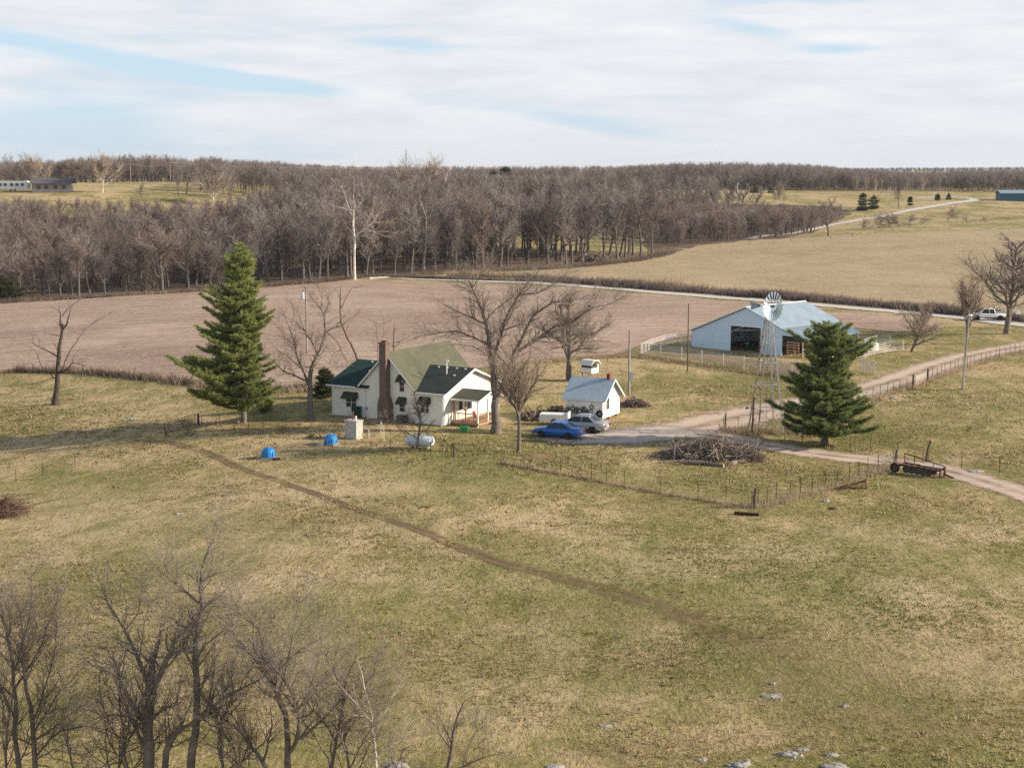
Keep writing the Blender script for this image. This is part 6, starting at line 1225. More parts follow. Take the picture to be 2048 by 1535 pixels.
# ---------------------------------------------------------------- cars
def loft(stations, n_top=5):
    """body skin lofted through stations (x, half width, sill z, shoulder z, deck z)"""
    m = MB(); ring = []
    for x, w, zb, zs, zt in stations:
        pts = [(0, zb), (w * .82, zb), (w * .96, zb + .12), (w, zb + (zs - zb) * .55), (w * .97, zs), (w * .86, zt - .015), (w * .45, zt + .012), (0, zt + .02)]
        full = pts + [(-a, b) for a, b in reversed(pts[1:-1])]; ring.append([(x, a, b) for a, b in full])
    n = len(ring[0]); o = 0
    for r in ring: m.v += r
    for i in range(len(ring) - 1):
        for k in range(n): a, b = i * n + k, i * n + (k + 1) % n; m.f.append([a, b, b + n, a + n]); m.m.append(0)
    m.f.append(list(range(n))); m.m.append(0); m.f.append([(len(ring) - 1) * n + k for k in range(n)]); m.m.append(0); return m
def car(name, lab, loc, rz, paint, L, W, st, cab, wheels, tail, lights='red_light', cat='car', bed=None, rake=0.0):
    t = thing(name, lab, cat, loc, rz); h = W / 2
    loft(st).build('body', M[paint], t, smooth=True)
    xa, xb, xc, xd, zb, zr, wb, wt = cab     # windscreen base, roof front, roof rear, backlight base, belt z, roof z, half widths
    m = MB(); m.hexa([(xa, -wb, zb), (xa, wb, zb), (xd, wb, zb), (xd, -wb, zb)], [(xb, -wt, zr - .03), (xb, wt, zr - .03), (xc, wt, zr - .03), (xc, -wt, zr - .03)]); m.build('glasshouse', M['glass_dark'], t)
    m = MB(); m.hexa([(xb + .07, -wt - .012, zr - .05), (xb + .07, wt + .012, zr - .05), (xc - .07, wt + .012, zr - .05), (xc - .07, -wt - .012, zr - .05)], [(xb - .05, -wt * .86, zr + .035), (xb - .05, wt * .86, zr + .035), (xc + .05, wt * .86, zr + .035), (xc + .05, -wt * .86, zr + .035)]); m.build('roof', M[paint], t)
    xm = (xb + xc) / 2 - .05
    for s in (-1, 1):
        m = MB()
        for (x0, x1, r) in ((xa, xb, .035), (xd, xc, .085 if cat == 'car' else .05), (xm, xm, .03)): m.tube([(x0, s * wb, zb - .02), (x1, s * wt, zr - .02)], r, 5)
        m.build('pillar', M[paint], t)
        m = MB(); m.hexa([(xa - .25, s * (wb + .02), zb), (xa - .12, s * (wb + .02), zb), (xa - .12, s * (wb + .2), zb), (xa - .25, s * (wb + .2), zb)], [(xa - .25, s * (wb + .02), zb + .14), (xa - .12, s * (wb + .02), zb + .14), (xa - .12, s * (wb + .2), zb + .14), (xa - .25, s * (wb + .2), zb + .14)]); m.build('mirror', M[paint], t)
        r = wheels[2]
        for x in wheels[:2]:
            m = MB(); m.lathe([(r * .62, -.1), (r * .95, -.11), (r, -.06), (r, .06), (r * .95, .11), (r * .62, .1), (r * .62, -.1)], 18, (x, s * (h - .09), r), 'y'); wh = m.build('wheel', M['rubber'], t, smooth=True)
            m = MB(); m.lathe([(0, s * .07), (r * .2, s * .085), (r * .56, s * .06), (r * .63, s * .1)], 14, (x, s * (h - .09), r), 'y'); m.build('rim', M['rim_metal'], wh)
            m = MB(); m.lathe([(r * 1.14, -.02), (r * 1.14, .008)], 18, (x, s * (h - .012), r), 'y'); m.lathe([(0, 0), (r * 1.14, 0)], 18, (x, s * (h - .005), r), 'y'); m.build('wheel_arch', M['rubber'], t)
        m = MB(); x, w0, w1, z0, z1 = tail; m.box(x - .03, x + .1, s * w0 if s > 0 else s * w1, s * w1 if s > 0 else s * w0, z0, z1); m.build('tail_light', M[lights], t)
        m = MB(); fx = st[-1][0]; m.box(fx - .18, fx + .012, min(s * h * .5, s * h * .85), max(s * h * .5, s * h * .85), st[-1][3] - .16, st[-1][3] - .03); m.build('headlight', M['plate_white'], t)
    rx = st[0][0]
    m = MB(); m.box(rx - .05, rx + .3, -h * .93, h * .93, .33, .55); m.build('rear_bumper', M[paint] if cat == 'car' else M['chrome'], t)
    m = MB(); m.box(st[-1][0] - .3, st[-1][0] + .05, -h * .9, h * .9, .28, .5); m.build('front_bumper', M[paint], t)
    m = MB(); m.box(rx - .065, rx - .04, -.17, .17, tail[3] - .02, tail[3] + .12); m.build('number_plate', M['plate_white'], t)
    return t
# blue coupe: nose points away to the left
pb = GR(1117, 874); car('parked_car', 'bright blue two door coupe parked on the gravel', (pb[0], pb[1], T(pb[0], pb[1]) + .05), R(152), 'blue_paint', 4.6, 1.78,
    [(-2.3,.72,.4,.72,.78),(-2.2,.82,.32,.86,.93),(-1.75,.88,.26,.9,.97),(-.6,.89,.22,.88,.92),(.5,.89,.22,.86,.9),(1.3,.88,.22,.82,.87),(1.95,.82,.26,.72,.77),(2.25,.7,.32,.6,.66),(2.32,.6,.36,.52,.56)],
    (1.0,.3,-.75,-1.65,.88,1.36,.76,.55), (1.38,-1.4,.31), (-2.3,.34,.74,.6,.76))
pb = GR(1161, 862); car('parked_car', 'silver grey four door sedan parked behind the blue coupe', (pb[0], pb[1], T(pb[0], pb[1]) + .05), R(156), 'silver_paint', 5.3, 1.95,
    [(-2.68,.82,.42,.8,.86),(-2.6,.92,.34,.94,1.0),(-1.9,.97,.28,.98,1.04),(-.8,.98,.25,.97,1.0),(.8,.98,.25,.95,.98),(1.6,.97,.25,.91,.96),(2.3,.92,.28,.84,.89),(2.6,.82,.34,.72,.78),(2.68,.7,.38,.62,.68)],
    (1.2,.45,-1.05,-1.75,.97,1.47,.84,.62), (1.65,-1.5,.33), (-2.68,.5,.84,.62,.86))
pt_ = GR(1976, 641); 
def pickup():
    t = car('pickup_truck', 'white pickup truck driving on the road at the right edge', (pt_[0], pt_[1], T(pt_[0], pt_[1]) + .12), R(172), 'white_car', 5.8, 2.0,
        [(-2.9,.9,.55,.98,1.0),(-2.85,.96,.5,1.08,1.1),(-.5,.99,.45,1.1,1.12),(.6,.99,.45,1.1,1.12),(1.5,.98,.45,1.08,1.13),(2.6,.95,.45,1.02,1.08),(2.85,.86,.5,.86,.92)],
        (1.35,.75,-.75,-.95,1.1,1.82,.86,.72), (1.85,-1.75,.4), (-2.9,.8,.94,.7,1.0), cat='truck')
    m = MB(); m.box(-2.75, -1.05, -.8, .8, 1.142, 1.15); m.build('bed_floor', M['steel_dark'], t)
    for s in (-.9, .9): m = MB(); m.box(-2.88, -1.0, s - .06, s + .06, 1.09, 1.3); m.build('bed_side', M['white_car'], t)
    m = MB(); m.box(-2.89, -2.8, -.83, .83, 1.09, 1.3); m.build('tailgate', M['white_car'], t)
pickup()
# ---------------------------------------------------------------- yard things
def yard():
    b = GR(840, 896); t = thing('propane_tank', 'long white propane tank lying on the grass', 'tank', (b[0], b[1], b[2] + .05), R(-14)); r, l = .5, .98
    prof = [(0, -l - .36), (r * .5, -l - .31), (r * .83, -l - .18), (r, -l)] + [(r, l), (r * .83, l + .18), (r * .5, l + .31), (0, l + .36)]
    m = MB(); m.lathe(prof, 24, (0, 0, r + .14), 'x'); m.build('shell', M['white_tank'], t, smooth=True)
    m = MB(); m.lathe([(.2, 0), (.2, .14), (.14, .2), (0, .22)], 14, (0, 0, 2 * r + .12)); m.build('dome', M['white_tank'], t)
    for x in (-.75, .75): m = MB(); m.box(x - .08, x + .08, -.36, .36, -.1, .24); m.build('foot', M['concrete'], t)
    b = GR(708, 876); t = thing('well_house', 'square whitewashed concrete well box with pipes on top', 'well', b, R(-32))
    m = MB(); m.box(-.66, .66, -.5, .5, -.1, 1.62); m.build('box_wall', M['concrete'], t); m = MB(); m.box(-.72, .72, -.56, .56, 1.621, 1.7); m.build('slab', M['concrete'], t)
    for a in (-.66,): m = MB(); m.box(.3, .42, -.53, -.501, 0, 1.6); m.build('buttress', M['concrete'], t)
    m = MB(); m.tube([(-.18, .1, 1.7), (-.18, .1, 2.45)], .07, 8); m.build('pipe', M['red_brick'], t); m = MB(); m.tube([(.32, -.1, 1.7), (.32, -.1, 2.1)], .09, 8); m.build('pipe', M['trim_white'], t)
    for pxs, lab, s in (((724, 738, 869, 876), 'small white pipe rail right beside the well box', .8), ((762, 768, 866, 880), 'second white pipe rail, a few steps right of the well box', 1.1)):
        a, b2 = GR(pxs[0], pxs[2]), GR(pxs[1], pxs[3]); t = thing('pipe_rail', lab, 'rail', a); o = Vector(a); q = Vector((b2[0], b2[1], T(b2[0], b2[1]))) - o
        m = MB(); m.tube([(0, 0, -.1), (0, 0, s), q + Vector((0, 0, s)), q + Vector((0, 0, -.1))], .028, 6); m.build('tube', M['trim_white'], t)
    for pxy, lab, cl in (((662, 888), 'blue plastic dome cover beside the well box', 0), ((537, 915), 'blue plastic dome cover out on the pasture', 1)):
        b = GR(*pxy); t = thing('dome_cover', lab, 'cover', b, R(-25 + 30 * cl)); m = MB(); n = 12
        prof = [(0, -.42), (.0, .42)]
        m.lathe([(.58, 0), (.57, .35), (.5, .58), (.34, .74), (.0, .82)], 16, (0, 0, .12)); m.build('shell', M['blue_plastic'], t, smooth=True)
        m = MB()
        for k in range(8): a = k * math.pi / 4; m.tube([(.59 * math.cos(a), .59 * math.sin(a), .12), (.58 * math.cos(a), .58 * math.sin(a), .48), (.37 * math.cos(a), .37 * math.sin(a), .85)], .04, 5)
        m.build('rib', M['blue_plastic'], t)
        m = MB(); m.box(-.62, .62, -.62, .62, -.1, .119); m.build('base', M['weathered_wood'], t)
    b = GR(640, 891); t = MB(); t.box(-.28, .28, -.2, .2, -.05, .3); tag(t.build('concrete_block', M['limestone'], None, b), 'pale block on the ground left of the blue cover by the well', 'block')
    b = GR(553, 919); t = MB(); t.hexa([(-.35, -.2, -.02), (.35, -.2, -.02), (.35, .2, -.02), (-.35, .2, -.02)], [(-.3, -.17, .14), (.3, -.17, .14), (.3, .17, .14), (-.3, .17, .14)]); tag(t.build('feed_pan', M['rubber'], None, b), 'dark pan beside the blue cover on the pasture', 'pan')
    b = GR(491, 926); t = thing('marker_post', 'thin white post standing alone in the left pasture', 'post', b); m = MB(); m.tube([(0, 0, -.2), (.02, 0, 1.75)], .045, 6); m.build('shaft', M['weathered_wood'], t); m = MB(); m.tube([(-.35, 0, 1.8), (.04, 0, 1.68)], .02, 4); m.build('wire_arm', M['steel_dark'], t)
    # white trailer box and junk beside the cars
    b = GR(1109, 848); t = thing('utility_trailer', 'white box trailer parked beside the junk pile', 'trailer', b, R(-12)); m = MB(); m.box(-1.35, 1.35, -.7, .7, .35, 1.05); m.build('box', M['white_paint'], t)
    m = MB(); m.box(1.351, 1.42, -.7, .7, .35, 1.25); m.build('tailboard', M['trim_white'], t)
    for s in (-.78, .78): m = MB(); m.lathe([(.2, -.08), (.32, -.08), (.32, .08), (.2, .08), (.2, -.08)], 14, (.1, s, .32), 'y'); m.build('wheel', M['rubber'], t)
    m = MB(); m.tube([(-1.35, 0, .4), (-2.2, 0, .38)], .05, 5); m.build('tongue', M['steel_dark'], t)
    def pile(px_, name, lab, cat, rx, ry, hz, n, mats, rmin, rmax, lmin, lmax, seed, rz=0.0):
        b = GR(*px_); t = thing(name, lab, cat, b, rz); rr = random.Random(seed)
        groups = {k: MB() for k in mats}
        for k in range(n):
            a, q = rr.uniform(0, 6.28), rr.random() ** .6; x, y = rx * q * math.cos(a), ry * q * math.sin(a); top = hz * max(0, 1 - q ** 1.6); z = rr.uniform(0, 1) ** .6 * top + .03; ln = rr.uniform(lmin, lmax); az = rr.uniform(0, 6.28); el = rr.gauss(0, .42)
            d = Vector((math.cos(az) * math.cos(el), math.sin(az) * math.cos(el), math.sin(el))) * ln; p = Vector((x, y, max(z, abs(d.z) * .5 - .05))); r = rr.uniform(rmin, rmax); mid = p + Vector((rr.gauss(0, .08), rr.gauss(0, .08), rr.gauss(0, .08))) * ln
            groups[rr.choice(mats)].tube([p - d * .5, mid, p + d * .5], [r, r * .85, r * .5], 5)
        for k in dict.fromkeys(mats): groups[k].build({'bark_dark': 'dark_branches', 'pile_wood': 'grey_branches', 'pale_wood': 'pale_branches', 'brush_brown': 'brush', 'brush_red': 'brush', 'rust': 'scrap', 'steel_dark': 'scrap', 'weathered_wood': 'boards' if 'junk' in name else 'sticks'}[k], M[k], t)
        m = MB(); m.rock((0, 0, -.1), rx * .72, ry * .72, hz * .55, rr, 14, 6); m.build('core', M['soil_dark'], t); return t
    t = pile((1418, 915), 'brush_pile', 'big heap of cut branches, brush and logs in front of the driveway', 'brush pile', 4.3, 2.2, 1.35, 620, ['bark_dark', 'pile_wood', 'pile_wood', 'brush_brown', 'weathered_wood'], .012, .06, .8, 2.6, 1, R(-8))
    pile((1432, 915), 'brush_pile', 'light dry twigs crowning the middle of the big brush heap', 'brush pile', 2.2, 1.5, 2.5, 300, ['brush_brown', 'pale_wood'], .008, .022, .8, 2.0, 2)
    pile((1503, 920), 'brush_pile', 'small dark twig heap at the right end of the big brush heap', 'brush pile', 1.3, 1.1, .9, 170, ['bark_dark', 'brush_red'], .01, .03, .5, 1.3, 3)
    for i, (x, y, l, r, a, lab) in enumerate([(1385,929,2.0,.22,-8,'thick grey log lying at the front of the brush heap'),(1428,932,1.7,.16,-28,'brown log sticking out at the front middle of the brush heap'),(1466,931,1.0,.24,60,'dark log end facing out right of the brush heap middle'),(1480,926,.9,.17,10,'pale split log right of the dark log end'),(1345,925,1.7,.12,20,'slim grey log at the left end of the brush heap')]):
        b = GR(x, y); t = thing('log', lab, 'log', (b[0], b[1], b[2] + r * .8), R(a)); m = MB(); m.tube([(-l / 2, 0, 0), (0, .03, .02), (l / 2, 0, 0)], [r, r * .95, r * .9], 12, False); m.build('bark', M['bark_grey' if i != 2 else 'bark_dark'], t, smooth=True)
        for s, rr_ in ((-1, r), (1, r * .9)): m = MB(); m.lathe([(0, s * l / 2), (rr_ * .99, s * l / 2 - s * .004)], 12, (0, 0, 0), 'x'); m.build('cut_end', M['cut_wood'], t)
    for i, (x, y, h, a) in enumerate([(1440,920,2.2,.3),(1437,925,1.6,-.5),(1395,905,1.7,.7),(1352,912,1.2,-.6)]):
        b = GR(x, y); m = MB(); m.tube([(0, 0, .2), (a * .4, 0, h * .55), (a, .2, h)], [.05, .045, .03], 6); tag(m.build('bare_branch', M['pale_wood'], None, b), ['pale forked branch standing up from the brush heap', 'pale leaning branch at the centre of the brush heap', 'pale arched branch on top of the brush heap', 'pale branch at the left of the brush heap'][i], 'branch')
    pile((1268, 812), 'debris_pile', 'dark heap of debris and brush right of the white shed', 'debris pile', 1.7, 1.1, .95, 260, ['steel_dark', 'bark_dark', 'pile_wood', 'brush_red'], .012, .05, .3, 1.0, 4)
    pile((1078, 838), 'junk_pile', 'low heap of old boards and scrap left of the white trailer', 'junk pile', 1.9, 1.2, .9, 200, ['weathered_wood', 'rust', 'pile_wood'], .02, .07, .5, 1.6, 5)
    pile((1112, 834), 'junk_pile', 'brown junk heap behind the white trailer', 'junk pile', 1.5, .9, 1.15, 200, ['rust', 'bark_dark', 'pile_wood'], .02, .07, .4, 1.3, 6)
    b = GR(1127, 840); o = thing('oil_drum', 'black drum standing between the white trailer and the shed', 'drum', b); m = MB(); m.lathe([(0, 0), (.3, 0), (.31, .3), (.29, .32), (.31, .34), (.31, .6), (.29, .62), (.31, .64), (.3, .98), (0, .98)], 14); m.build('shell', M['steel_dark'], o); m = MB(); m.lathe([(.31, .981), (.31, 1.01), (0, 1.0)], 14); m.build('lid', M['steel_dark'], o)
    pile((1186, 523), 'brush_pile', 'distant grey heap of felled branches at the edge of the grove', 'brush pile', 4.5, 2.2, 1.8, 220, ['bark_dark', 'pile_wood'], .05, .15, 1.5, 4.5, 7)
    pile((14, 1030), 'brush_pile', 'reddish brown brush heap at the left edge of the pasture', 'brush pile', 1.6, 1.5, 1.7, 520, ['brush_red', 'brush_brown'], .008, .02, .6, 1.6, 8)
    for i, (x, y, a, l) in enumerate([(68, 1016, .35, 1.6), (42, 740, .3, 2.6), (760, 557, .2, 5), (706, 552, 0, 3)]):
        b = GR(x, y); m = MB(); m.tube([(-l / 2, 0, .08), (0, .1, .12 + a * .4), (l / 2, 0, .1 + a)], [.09, .07, .03] if l < 4 else [.3, .25, .15], 6); tag(m.build('fallen_branch', M['bark_dark' if i < 2 else 'bark_pale'], None, b, False, R(20)), ['fallen dark branch beside the reddish brush heap', 'fallen dead branch at the left field border', 'fallen pale log at the foot of the wood', 'short fallen pale log left of the other at the wood foot'][i], 'branch')
    # rusty implements
    b = GR(1842, 949); t = thing('farm_implement', 'rusty long framed farm implement on one wheel beside the track', 'implement', b, R(-46)); 
    Lq = 3.7
    for y in (-.45, .45): m = MB(); m.box(-Lq / 2, Lq / 2, y - .06, y + .06, .58, .72); m.build('frame_beam', M['rust'], t)
    for k in range(8): x = -Lq / 2 + .1 + k * (Lq - .2) / 7; m = MB(); m.box(x - .05, x + .05, -.39, .39, .60, .70); m.build('crossbar', M['rust'], t)
    m = MB(); m.tube([(-Lq / 2, .45, 1.45), (Lq / 2, .45, .85)], .04, 5); m.build('hand_rail', M['rust'], t)
    for x, z in ((-Lq / 2 + .05, 1.44), (-.9, 1.28), (.8, 1.02), (Lq / 2 - .05, .86)): m = MB(); m.tube([(x, .45, .72), (x, .45, z)], .035, 5); m.build('upright', M['rust'], t)
    for k in range(5): x = -1.2 + k * .5; m = MB(); m.lathe([(0, .02), (.2, .04), (.32, 0), (.2, -.02), (0, -.02)], 14, (x, -.3, .32), 'y'); m.build('disc', M['steel_dark'], t); m = MB(); m.box(x - .04, x + .04, -.34, -.26, .34, .6); m.build('shank', M['rust'], t)
    for s in (-.65,): 
        m = MB(); m.lathe([(.26, -.07), (.40, -.08), (.40, .08), (.26, .07), (.26, -.07)], 18, (-Lq / 2 - .15, s, .40), 'y'); w = m.build('wheel', M['rubber'], t); m = MB(); m.lathe([(0, -.04), (.26, -.05), (.26, .05), (0, .04)], 14, (-Lq / 2 - .15, s, .40), 'y'); m.build('rim', M['rust'], w)
    m = MB(); m.tube([(-Lq / 2 - .15, -.65, .4), (-Lq / 2 - .15, .5, .4)], .05, 6); m.build('axle', M['rust'], t)
    m = MB(); m.box(Lq / 2 + .01, Lq / 2 + .1, -.45, -.2, .0, .75); m.box(Lq / 2 + .01, Lq / 2 + .1, .2, .45, .0, .85); m.box(.9, 1.3, -.3, .2, .2, .57); m.build('end_plate', M['rust'], t)
    m = MB(); m.box(-.2, 1.8, .1, .4, .721, .76); m.build('deck_plate', M['galvanised'], t)
    m = MB(); m.tube([(Lq / 2 + .1, 0, .4), (Lq / 2 + 1.0, .1, .12)], .07, 5); m.build('tongue', M['rust'], t)
    b = GR(1708, 977); t = thing('old_harrow', 'low rusty harrow frame lying in the grass', 'harrow', b, R(10))
    for (p, q) in (((-1.1, -.3, .1), (1.0, .1, .55)), ((-1.0, .4, .1), (1.05, .2, .6)), ((-1.1, -.3, .12), (-.8, .5, .15)), ((.2, -.4, .1), (1.0, .1, .5)), ((1.0, .1, .05), (1.02, .12, .75)), ((-.3, -.1, .25), (.3, .4, .35)), ((-.9, .0, .18), (.9, -.4, .08))): m = MB(); m.tube([p, q], .05, 5); m.build('bar', M['rust'], t)
    for k in range(6): x = -1.6 + k * .22; m = MB(); m.tube([(x, .1, .05), (x + .05, -.25, .22)], .03, 4); m.build('tine', M['rust'], t)
    b = GR(1493, 1030); m = MB(); m.box(-.88, .88, -.1, .1, .0, .06); m.box(-.88, .88, -.025, .025, .061, .17); m.box(-.88, .88, -.1, .1, .171, .22); tag(m.build('steel_beam', M['rust'], None, b, False, R(-18)), 'rusty steel beam lying on the pasture below the corner post', 'beam')
    for i, (x, y, sx, sz, mt, lab) in enumerate([(1652,1003,.28,.22,'limestone','small pale rock in the grass below the harrow'),(1666,1018,.32,.13,'soil_dark','dark clod in the grass below the harrow'),(1787,797,.4,.2,'limestone','pale rock beside the driveway fence'),(1952,942,.7,.08,'limestone','flat pale stone beside the farm track at right'),(1542,1392,.42,.07,'limestone','flat grey limestone slab alone in the lower right pasture'),(1546,1367,.16,.08,'limestone','small pale stone just above the grey slab'),(1690,1412,.18,.1,'limestone','small dark grey stone right of the grey slab'),(1212,1451,.3,.05,'limestone','thin white stone sliver in the lower middle pasture'),
            (1578,1508,.42,.12,'limestone','cracked grey limestone outcrop at the bottom right'),(1605,1498,.3,.06,'limestone','small flat stone touching the cracked outcrop'),(1480,1530,.45,.14,'limestone','mottled limestone outcrop cut by the bottom edge'),(1405,1519,.28,.07,'limestone','low stone left of the mottled outcrop'),(1664,1510,.3,.09,'limestone','round topped stone right of the cracked outcrop'),(1672,1533,.55,.1,'limestone','wide low outcrop at the bottom edge, rightmost'),(1110,1533,.4,.08,'limestone','low pale stone at the bottom edge near the middle'),(790,1530,.5,.1,'limestone','low pale stones under the bare trees at the bottom'),(358,1027,.35,.1,'limestone','grey stone among the dry grass at left'),(668,943,.2,.05,'limestone','pale stone in the pasture under the blue covers'),(1340,1118,.2,.06,'soil_dark','tiny dark clod on the middle pasture'),(1346,1356,.16,.05,'soil_dark','tiny dark clod in the lower pasture'),(1365,1184,.2,.04,'soil_dark','tiny dark clod beside the worn track'),(264,838,.8,.12,'limestone','flat grey stone right of the dead tree')]):
        b = GR(x, y); rr = random.Random(40 + i); m = MB(); m.rock((0, 0, sz * .1), sx, sx * .7, sz, rr, 13, 7)
        if sx > .4 and mt == 'limestone':
            for q in range(4): m.rock((rr.uniform(-sx, sx), rr.uniform(-sx, sx) * .9, 0), sx * rr.uniform(.2, .5), sx * rr.uniform(.2, .4), sz * rr.uniform(.5, .9), rr, 9, 5)
        tag(m.build('rock' if mt == 'limestone' else 'dirt_clod', M[mt], None, b), lab, 'rock' if mt == 'limestone' else 'clod')
    b = GR(2036, 643); t = thing('mailbox', 'white mailbox on a post by the road at the right edge', 'mailbox', b); m = MB(); m.box(-.06, .06, -.06, .06, -.2, 1.2); m.build('post', M['post_wood'], t); m = MB(); m.prism([(-.3, 1.2), (.3, 1.2), (.3, 1.5), (.2, 1.68), (-.2, 1.68), (-.3, 1.5)], 'y', -.35, .35); m.build('box', M['trim_white'], t)
    b = GR(1742, 700); o = thing('stock_tank', 'round white tank behind the white corral panels', 'tank', b); m = MB(); m.lathe([(0, .0), (1.0, 0), (1.02, .9), (.95, 1.0), (0, 1.12)], 18); m.build('shell', M['white_tank'], o); m = MB(); m.lathe([(.2, 1.1), (.2, 1.22), (0, 1.24)], 10); m.build('lid', M['white_tank'], o)
yard()
# ---------------------------------------------------------------- far buildings
def far():
    b = GR(28, 382); t = thing('camper_trailer', 'white camper trailer on the left hill', 'trailer', b, R(-3)); m = MB(); m.prism([(-5.2, .7), (5.2, .7), (5.3, 2.9), (4.9, 3.35), (-5.0, 3.35), (-5.3, 2.6)], 'y', -1.2, 1.2); m.build('body', M['white_paint'], t)
    for x in (-4.2, -2.4, -.2, 1.6, 3.4): m = MB(); m.box(x - .55, x + .55, -1.26, -1.201, 1.7, 2.6); m.build('window', M['glass_dark'], t)
    for x in (-.7, .7): m = MB(); m.lathe([(.2, -.1), (.4, -.1), (.4, .1), (.2, .1), (.2, -.1)], 12, (x, -1.05, .4), 'y'); m.build('wheel', M['rubber'], t)
    b = GR(107, 383); t = thing('distant_house', 'low dark roofed house on the left hill behind pale trees', 'house', b, R(6)); m = MB(); m.prism([(-6.2, -.5), (6.2, -.5), (6.2, 2.7), (-6.2, 2.7)], 'y', -4, 4); m.build('wall', M['far_wall'], t)
    m = MB(); m.prism([(-4.8, 2.6), (-4.8, 2.75), (0, 4.8), (4.8, 2.75), (4.8, 2.6), (0, 4.6)], 'x', -6.9, 6.9); m.build('roof', M['far_roof'], t)
    for x in (-4, -1.5, 1.5, 4.2): m = MB(); m.box(x - .6, x + .6, -4.06, -4.001, .9, 2.2); m.build('window', M['glass_dark'], t)
    m = MB(); m.box(2.5, 3.3, -.4, .4, 3.6, 5.6); m.build('chimney', M['red_brick'], t)
    b = GR(2030, 401); t = thing('blue_shed', 'long dark blue metal shed at the far right', 'shed', b, R(-4)); k = b[1] / FPX
    m = MB(); m.box(-8.2, 12, -5, 5, -.5, 3.7); m.build('wall', M['shed_blue'], t); m = MB(); m.prism([(-5.4, 3.5), (-5.4, 3.7), (0, 5.1), (5.4, 3.7), (5.4, 3.5), (0, 4.9)], 'x', -8.6, 12.4); m.build('roof', M['shed_blue_roof'], t)
    m = MB(); m.box(-2, 2, -5.06, -5.001, -.4, 3.2); m.build('door', M['shed_blue'], t)
    for i, (x, y, lab) in enumerate([(1916, 378, 'low pale barn roof in the far right distance'),]):
        pass
far()
# ---------------------------------------------------------------- camera, sun, sky, air
cam = bpy.data.cameras.new('camera'); co = bpy.data.objects.new('camera', cam); COL.objects.link(co); co.location = (0, 0, CAMH); co.rotation_euler = (math.pi / 2 - PIT, 0, 0)
cam.sensor_width = 36.0; cam.lens = FPX / 2048 * 36.0; cam.clip_start = .5; cam.clip_end = 9000; SC.camera = co
sd = Vector((.995, -.10, 0)).normalized(); EL = R(23); sv = Vector((sd.x * math.cos(EL), sd.y * math.cos(EL), math.sin(EL)))
sun = bpy.data.lights.new('sun', 'SUN'); sun.energy = 5.0; sun.angle = R(.6); sun.color = (1.0, .86, .69); so = bpy.data.objects.new('sun', sun); COL.objects.link(so); so.rotation_euler = sv.to_track_quat('Z', 'Y').to_euler()
wd = bpy.data.worlds.new('World'); SC.world = wd; wd.use_nodes = True; nt = wd.node_tree; bg = nt.nodes['Background']; SKYS = .1; bg.inputs['Strength'].default_value = SKYS
class W: pass
w = NT.__new__(NT); w.nt = nt; w._pos = None
sky = w.n('ShaderNodeTexSky', sky_type='NISHITA'); sky.sun_disc = False; sky.sun_elevation = EL; sky.sun_rotation = math.atan2(sv.x, sv.y); sky.air_density = 1.0; sky.dust_density = .6; sky.ozone_density = 1.5
tc = w.n('ShaderNodeTexCoord').outputs['Generated']; sp = w.n('ShaderNodeSeparateXYZ'); w.l(tc, sp.inputs[0])
# cloud sheet: long flat bands, thicker towards the horizon, with a few gaps of blue
mp = w.scaled(tc, (4.5, 4.5, 26)); n1 = w.noise(mp, 1.0, 6, .55, .6); mp2 = w.scaled(tc, (11, 11, 75)); n2 = w.noise(mp2, 1.0, 5, .6, .4)
def gap(px, py, wx, wy, tilt=0.0):
    d = Vector(ray(px, py)).normalized(); s = w.n('ShaderNodeVectorMath', operation='SUBTRACT'); w.l(tc, s.inputs[0]); s.inputs[1].default_value = d
    q = w.n('ShaderNodeSeparateXYZ'); w.l(s.outputs[0], q.inputs[0]); x = w.math('DIVIDE', q.outputs[0], wx / FPX)
    z = w.math('DIVIDE', w.math('ADD', q.outputs[2], w.math('MULTIPLY', q.outputs[0], tilt)), wy / FPX)
    r2 = w.math('ADD', w.math('MULTIPLY', x, x), w.math('MULTIPLY', z, z)); return w.math('POWER', 2.718, w.math('MULTIPLY', r2, -1.0))
gs = None
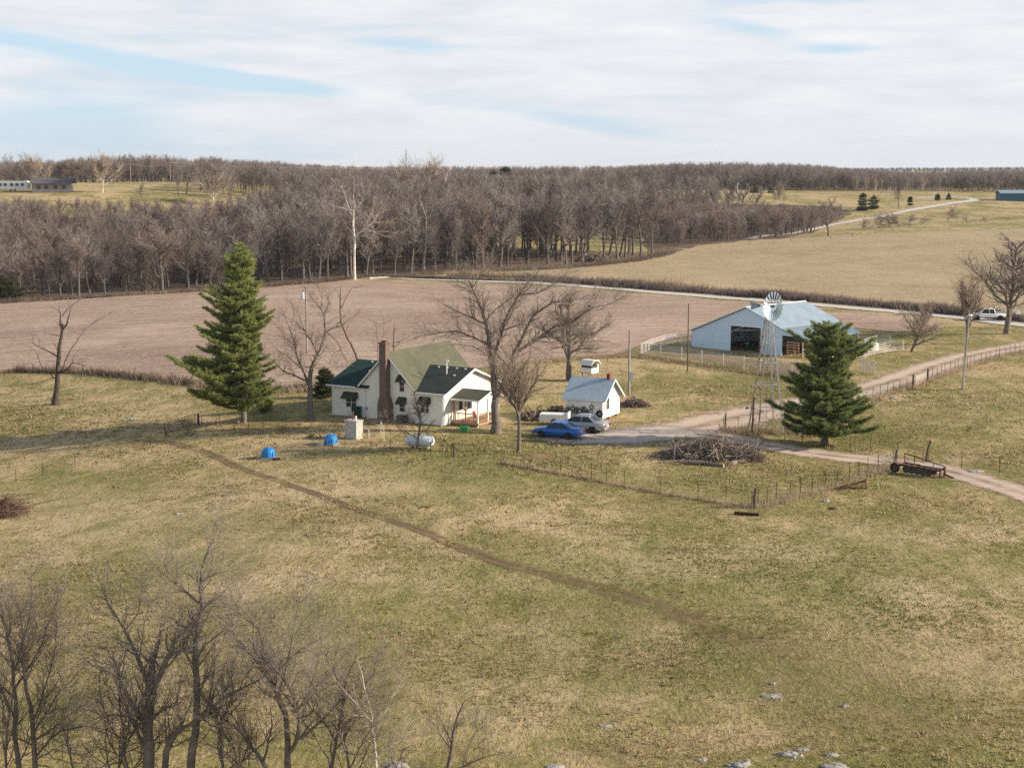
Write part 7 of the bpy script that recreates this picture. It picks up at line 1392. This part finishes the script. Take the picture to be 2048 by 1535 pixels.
for g in [(90,92,210,24,.16),(390,148,170,17,.16),(820,90,120,14,.05),(1490,52,120,20,.2),(1680,98,90,14,0),(1600,-2,150,12,0),(1190,250,200,20,.16),(60,250,260,60,0),(560,170,200,14,.1)]:
    e = gap(*g); gs = e if gs is None else w.math('ADD', gs, e)
cov = w.math('ADD', w.math('MULTIPLY', n1, .68), w.math('MULTIPLY', n2, .42)); cov = w.math('SUBTRACT', cov, w.math('MULTIPLY', w.math('MULTIPLY', gs, w.math('ADD', n2, .42)), .31))
mask = w.step(cov, .28, .50); bright = w.step(w.math('ADD', w.math('MULTIPLY', n2, .6), w.math('MULTIPLY', n1, .4)), .35, .66)
cloud = w.mix(bright, (4.85, 5.15, 5.55), (6.2, 6.3, 6.42)); lowc = w.mix(w.step(sp.outputs[2], .0, .05), (5.4, 5.55, 5.75), cloud)
up = w.step(sp.outputs[2], .18, .5); blue = w.mix(w.math('MULTIPLY', w.math('SUBTRACT', 1.0, up), .75), sky.outputs[0], (4.0, 5.3, 6.6))
w.l(w.mix(w.math('MULTIPLY', mask, w.math('SUBTRACT', 1.0, w.math('MULTIPLY', up, .75)), True), blue, lowc), bg.inputs['Color'])
def haze():
    m = bpy.data.materials.new('haze'); m.use_nodes = True; n = m.node_tree; n.nodes.remove(n.nodes['Principled BSDF']); v = n.nodes.new('ShaderNodeVolumePrincipled'); v.inputs['Color'].default_value = (.80, .88, 1, 1); v.inputs['Density'].default_value = HAZE; v.inputs['Anisotropy'].default_value = .2
    n.links.new(v.outputs[0], n.nodes['Material Output'].inputs['Volume']); mb = MB(); mb.box(-2300, 2300, -40, 4500, -8, 62); o = mb.build('haze', m); tag(o, None, None, kind='stuff')
HAZE = .00005
haze()
vs = SC.view_settings; vs.view_transform = 'Standard'; vs.look = 'None'; vs.exposure = .56; vs.gamma = 1; vs.use_curve_mapping = False
SC.cycles.use_denoising = False; SC.cycles.use_adaptive_sampling = False; SC.cycles.volume_bounces = 0; SC.cycles.max_bounces = 6; SC.cycles.transparent_max_bounces = 12
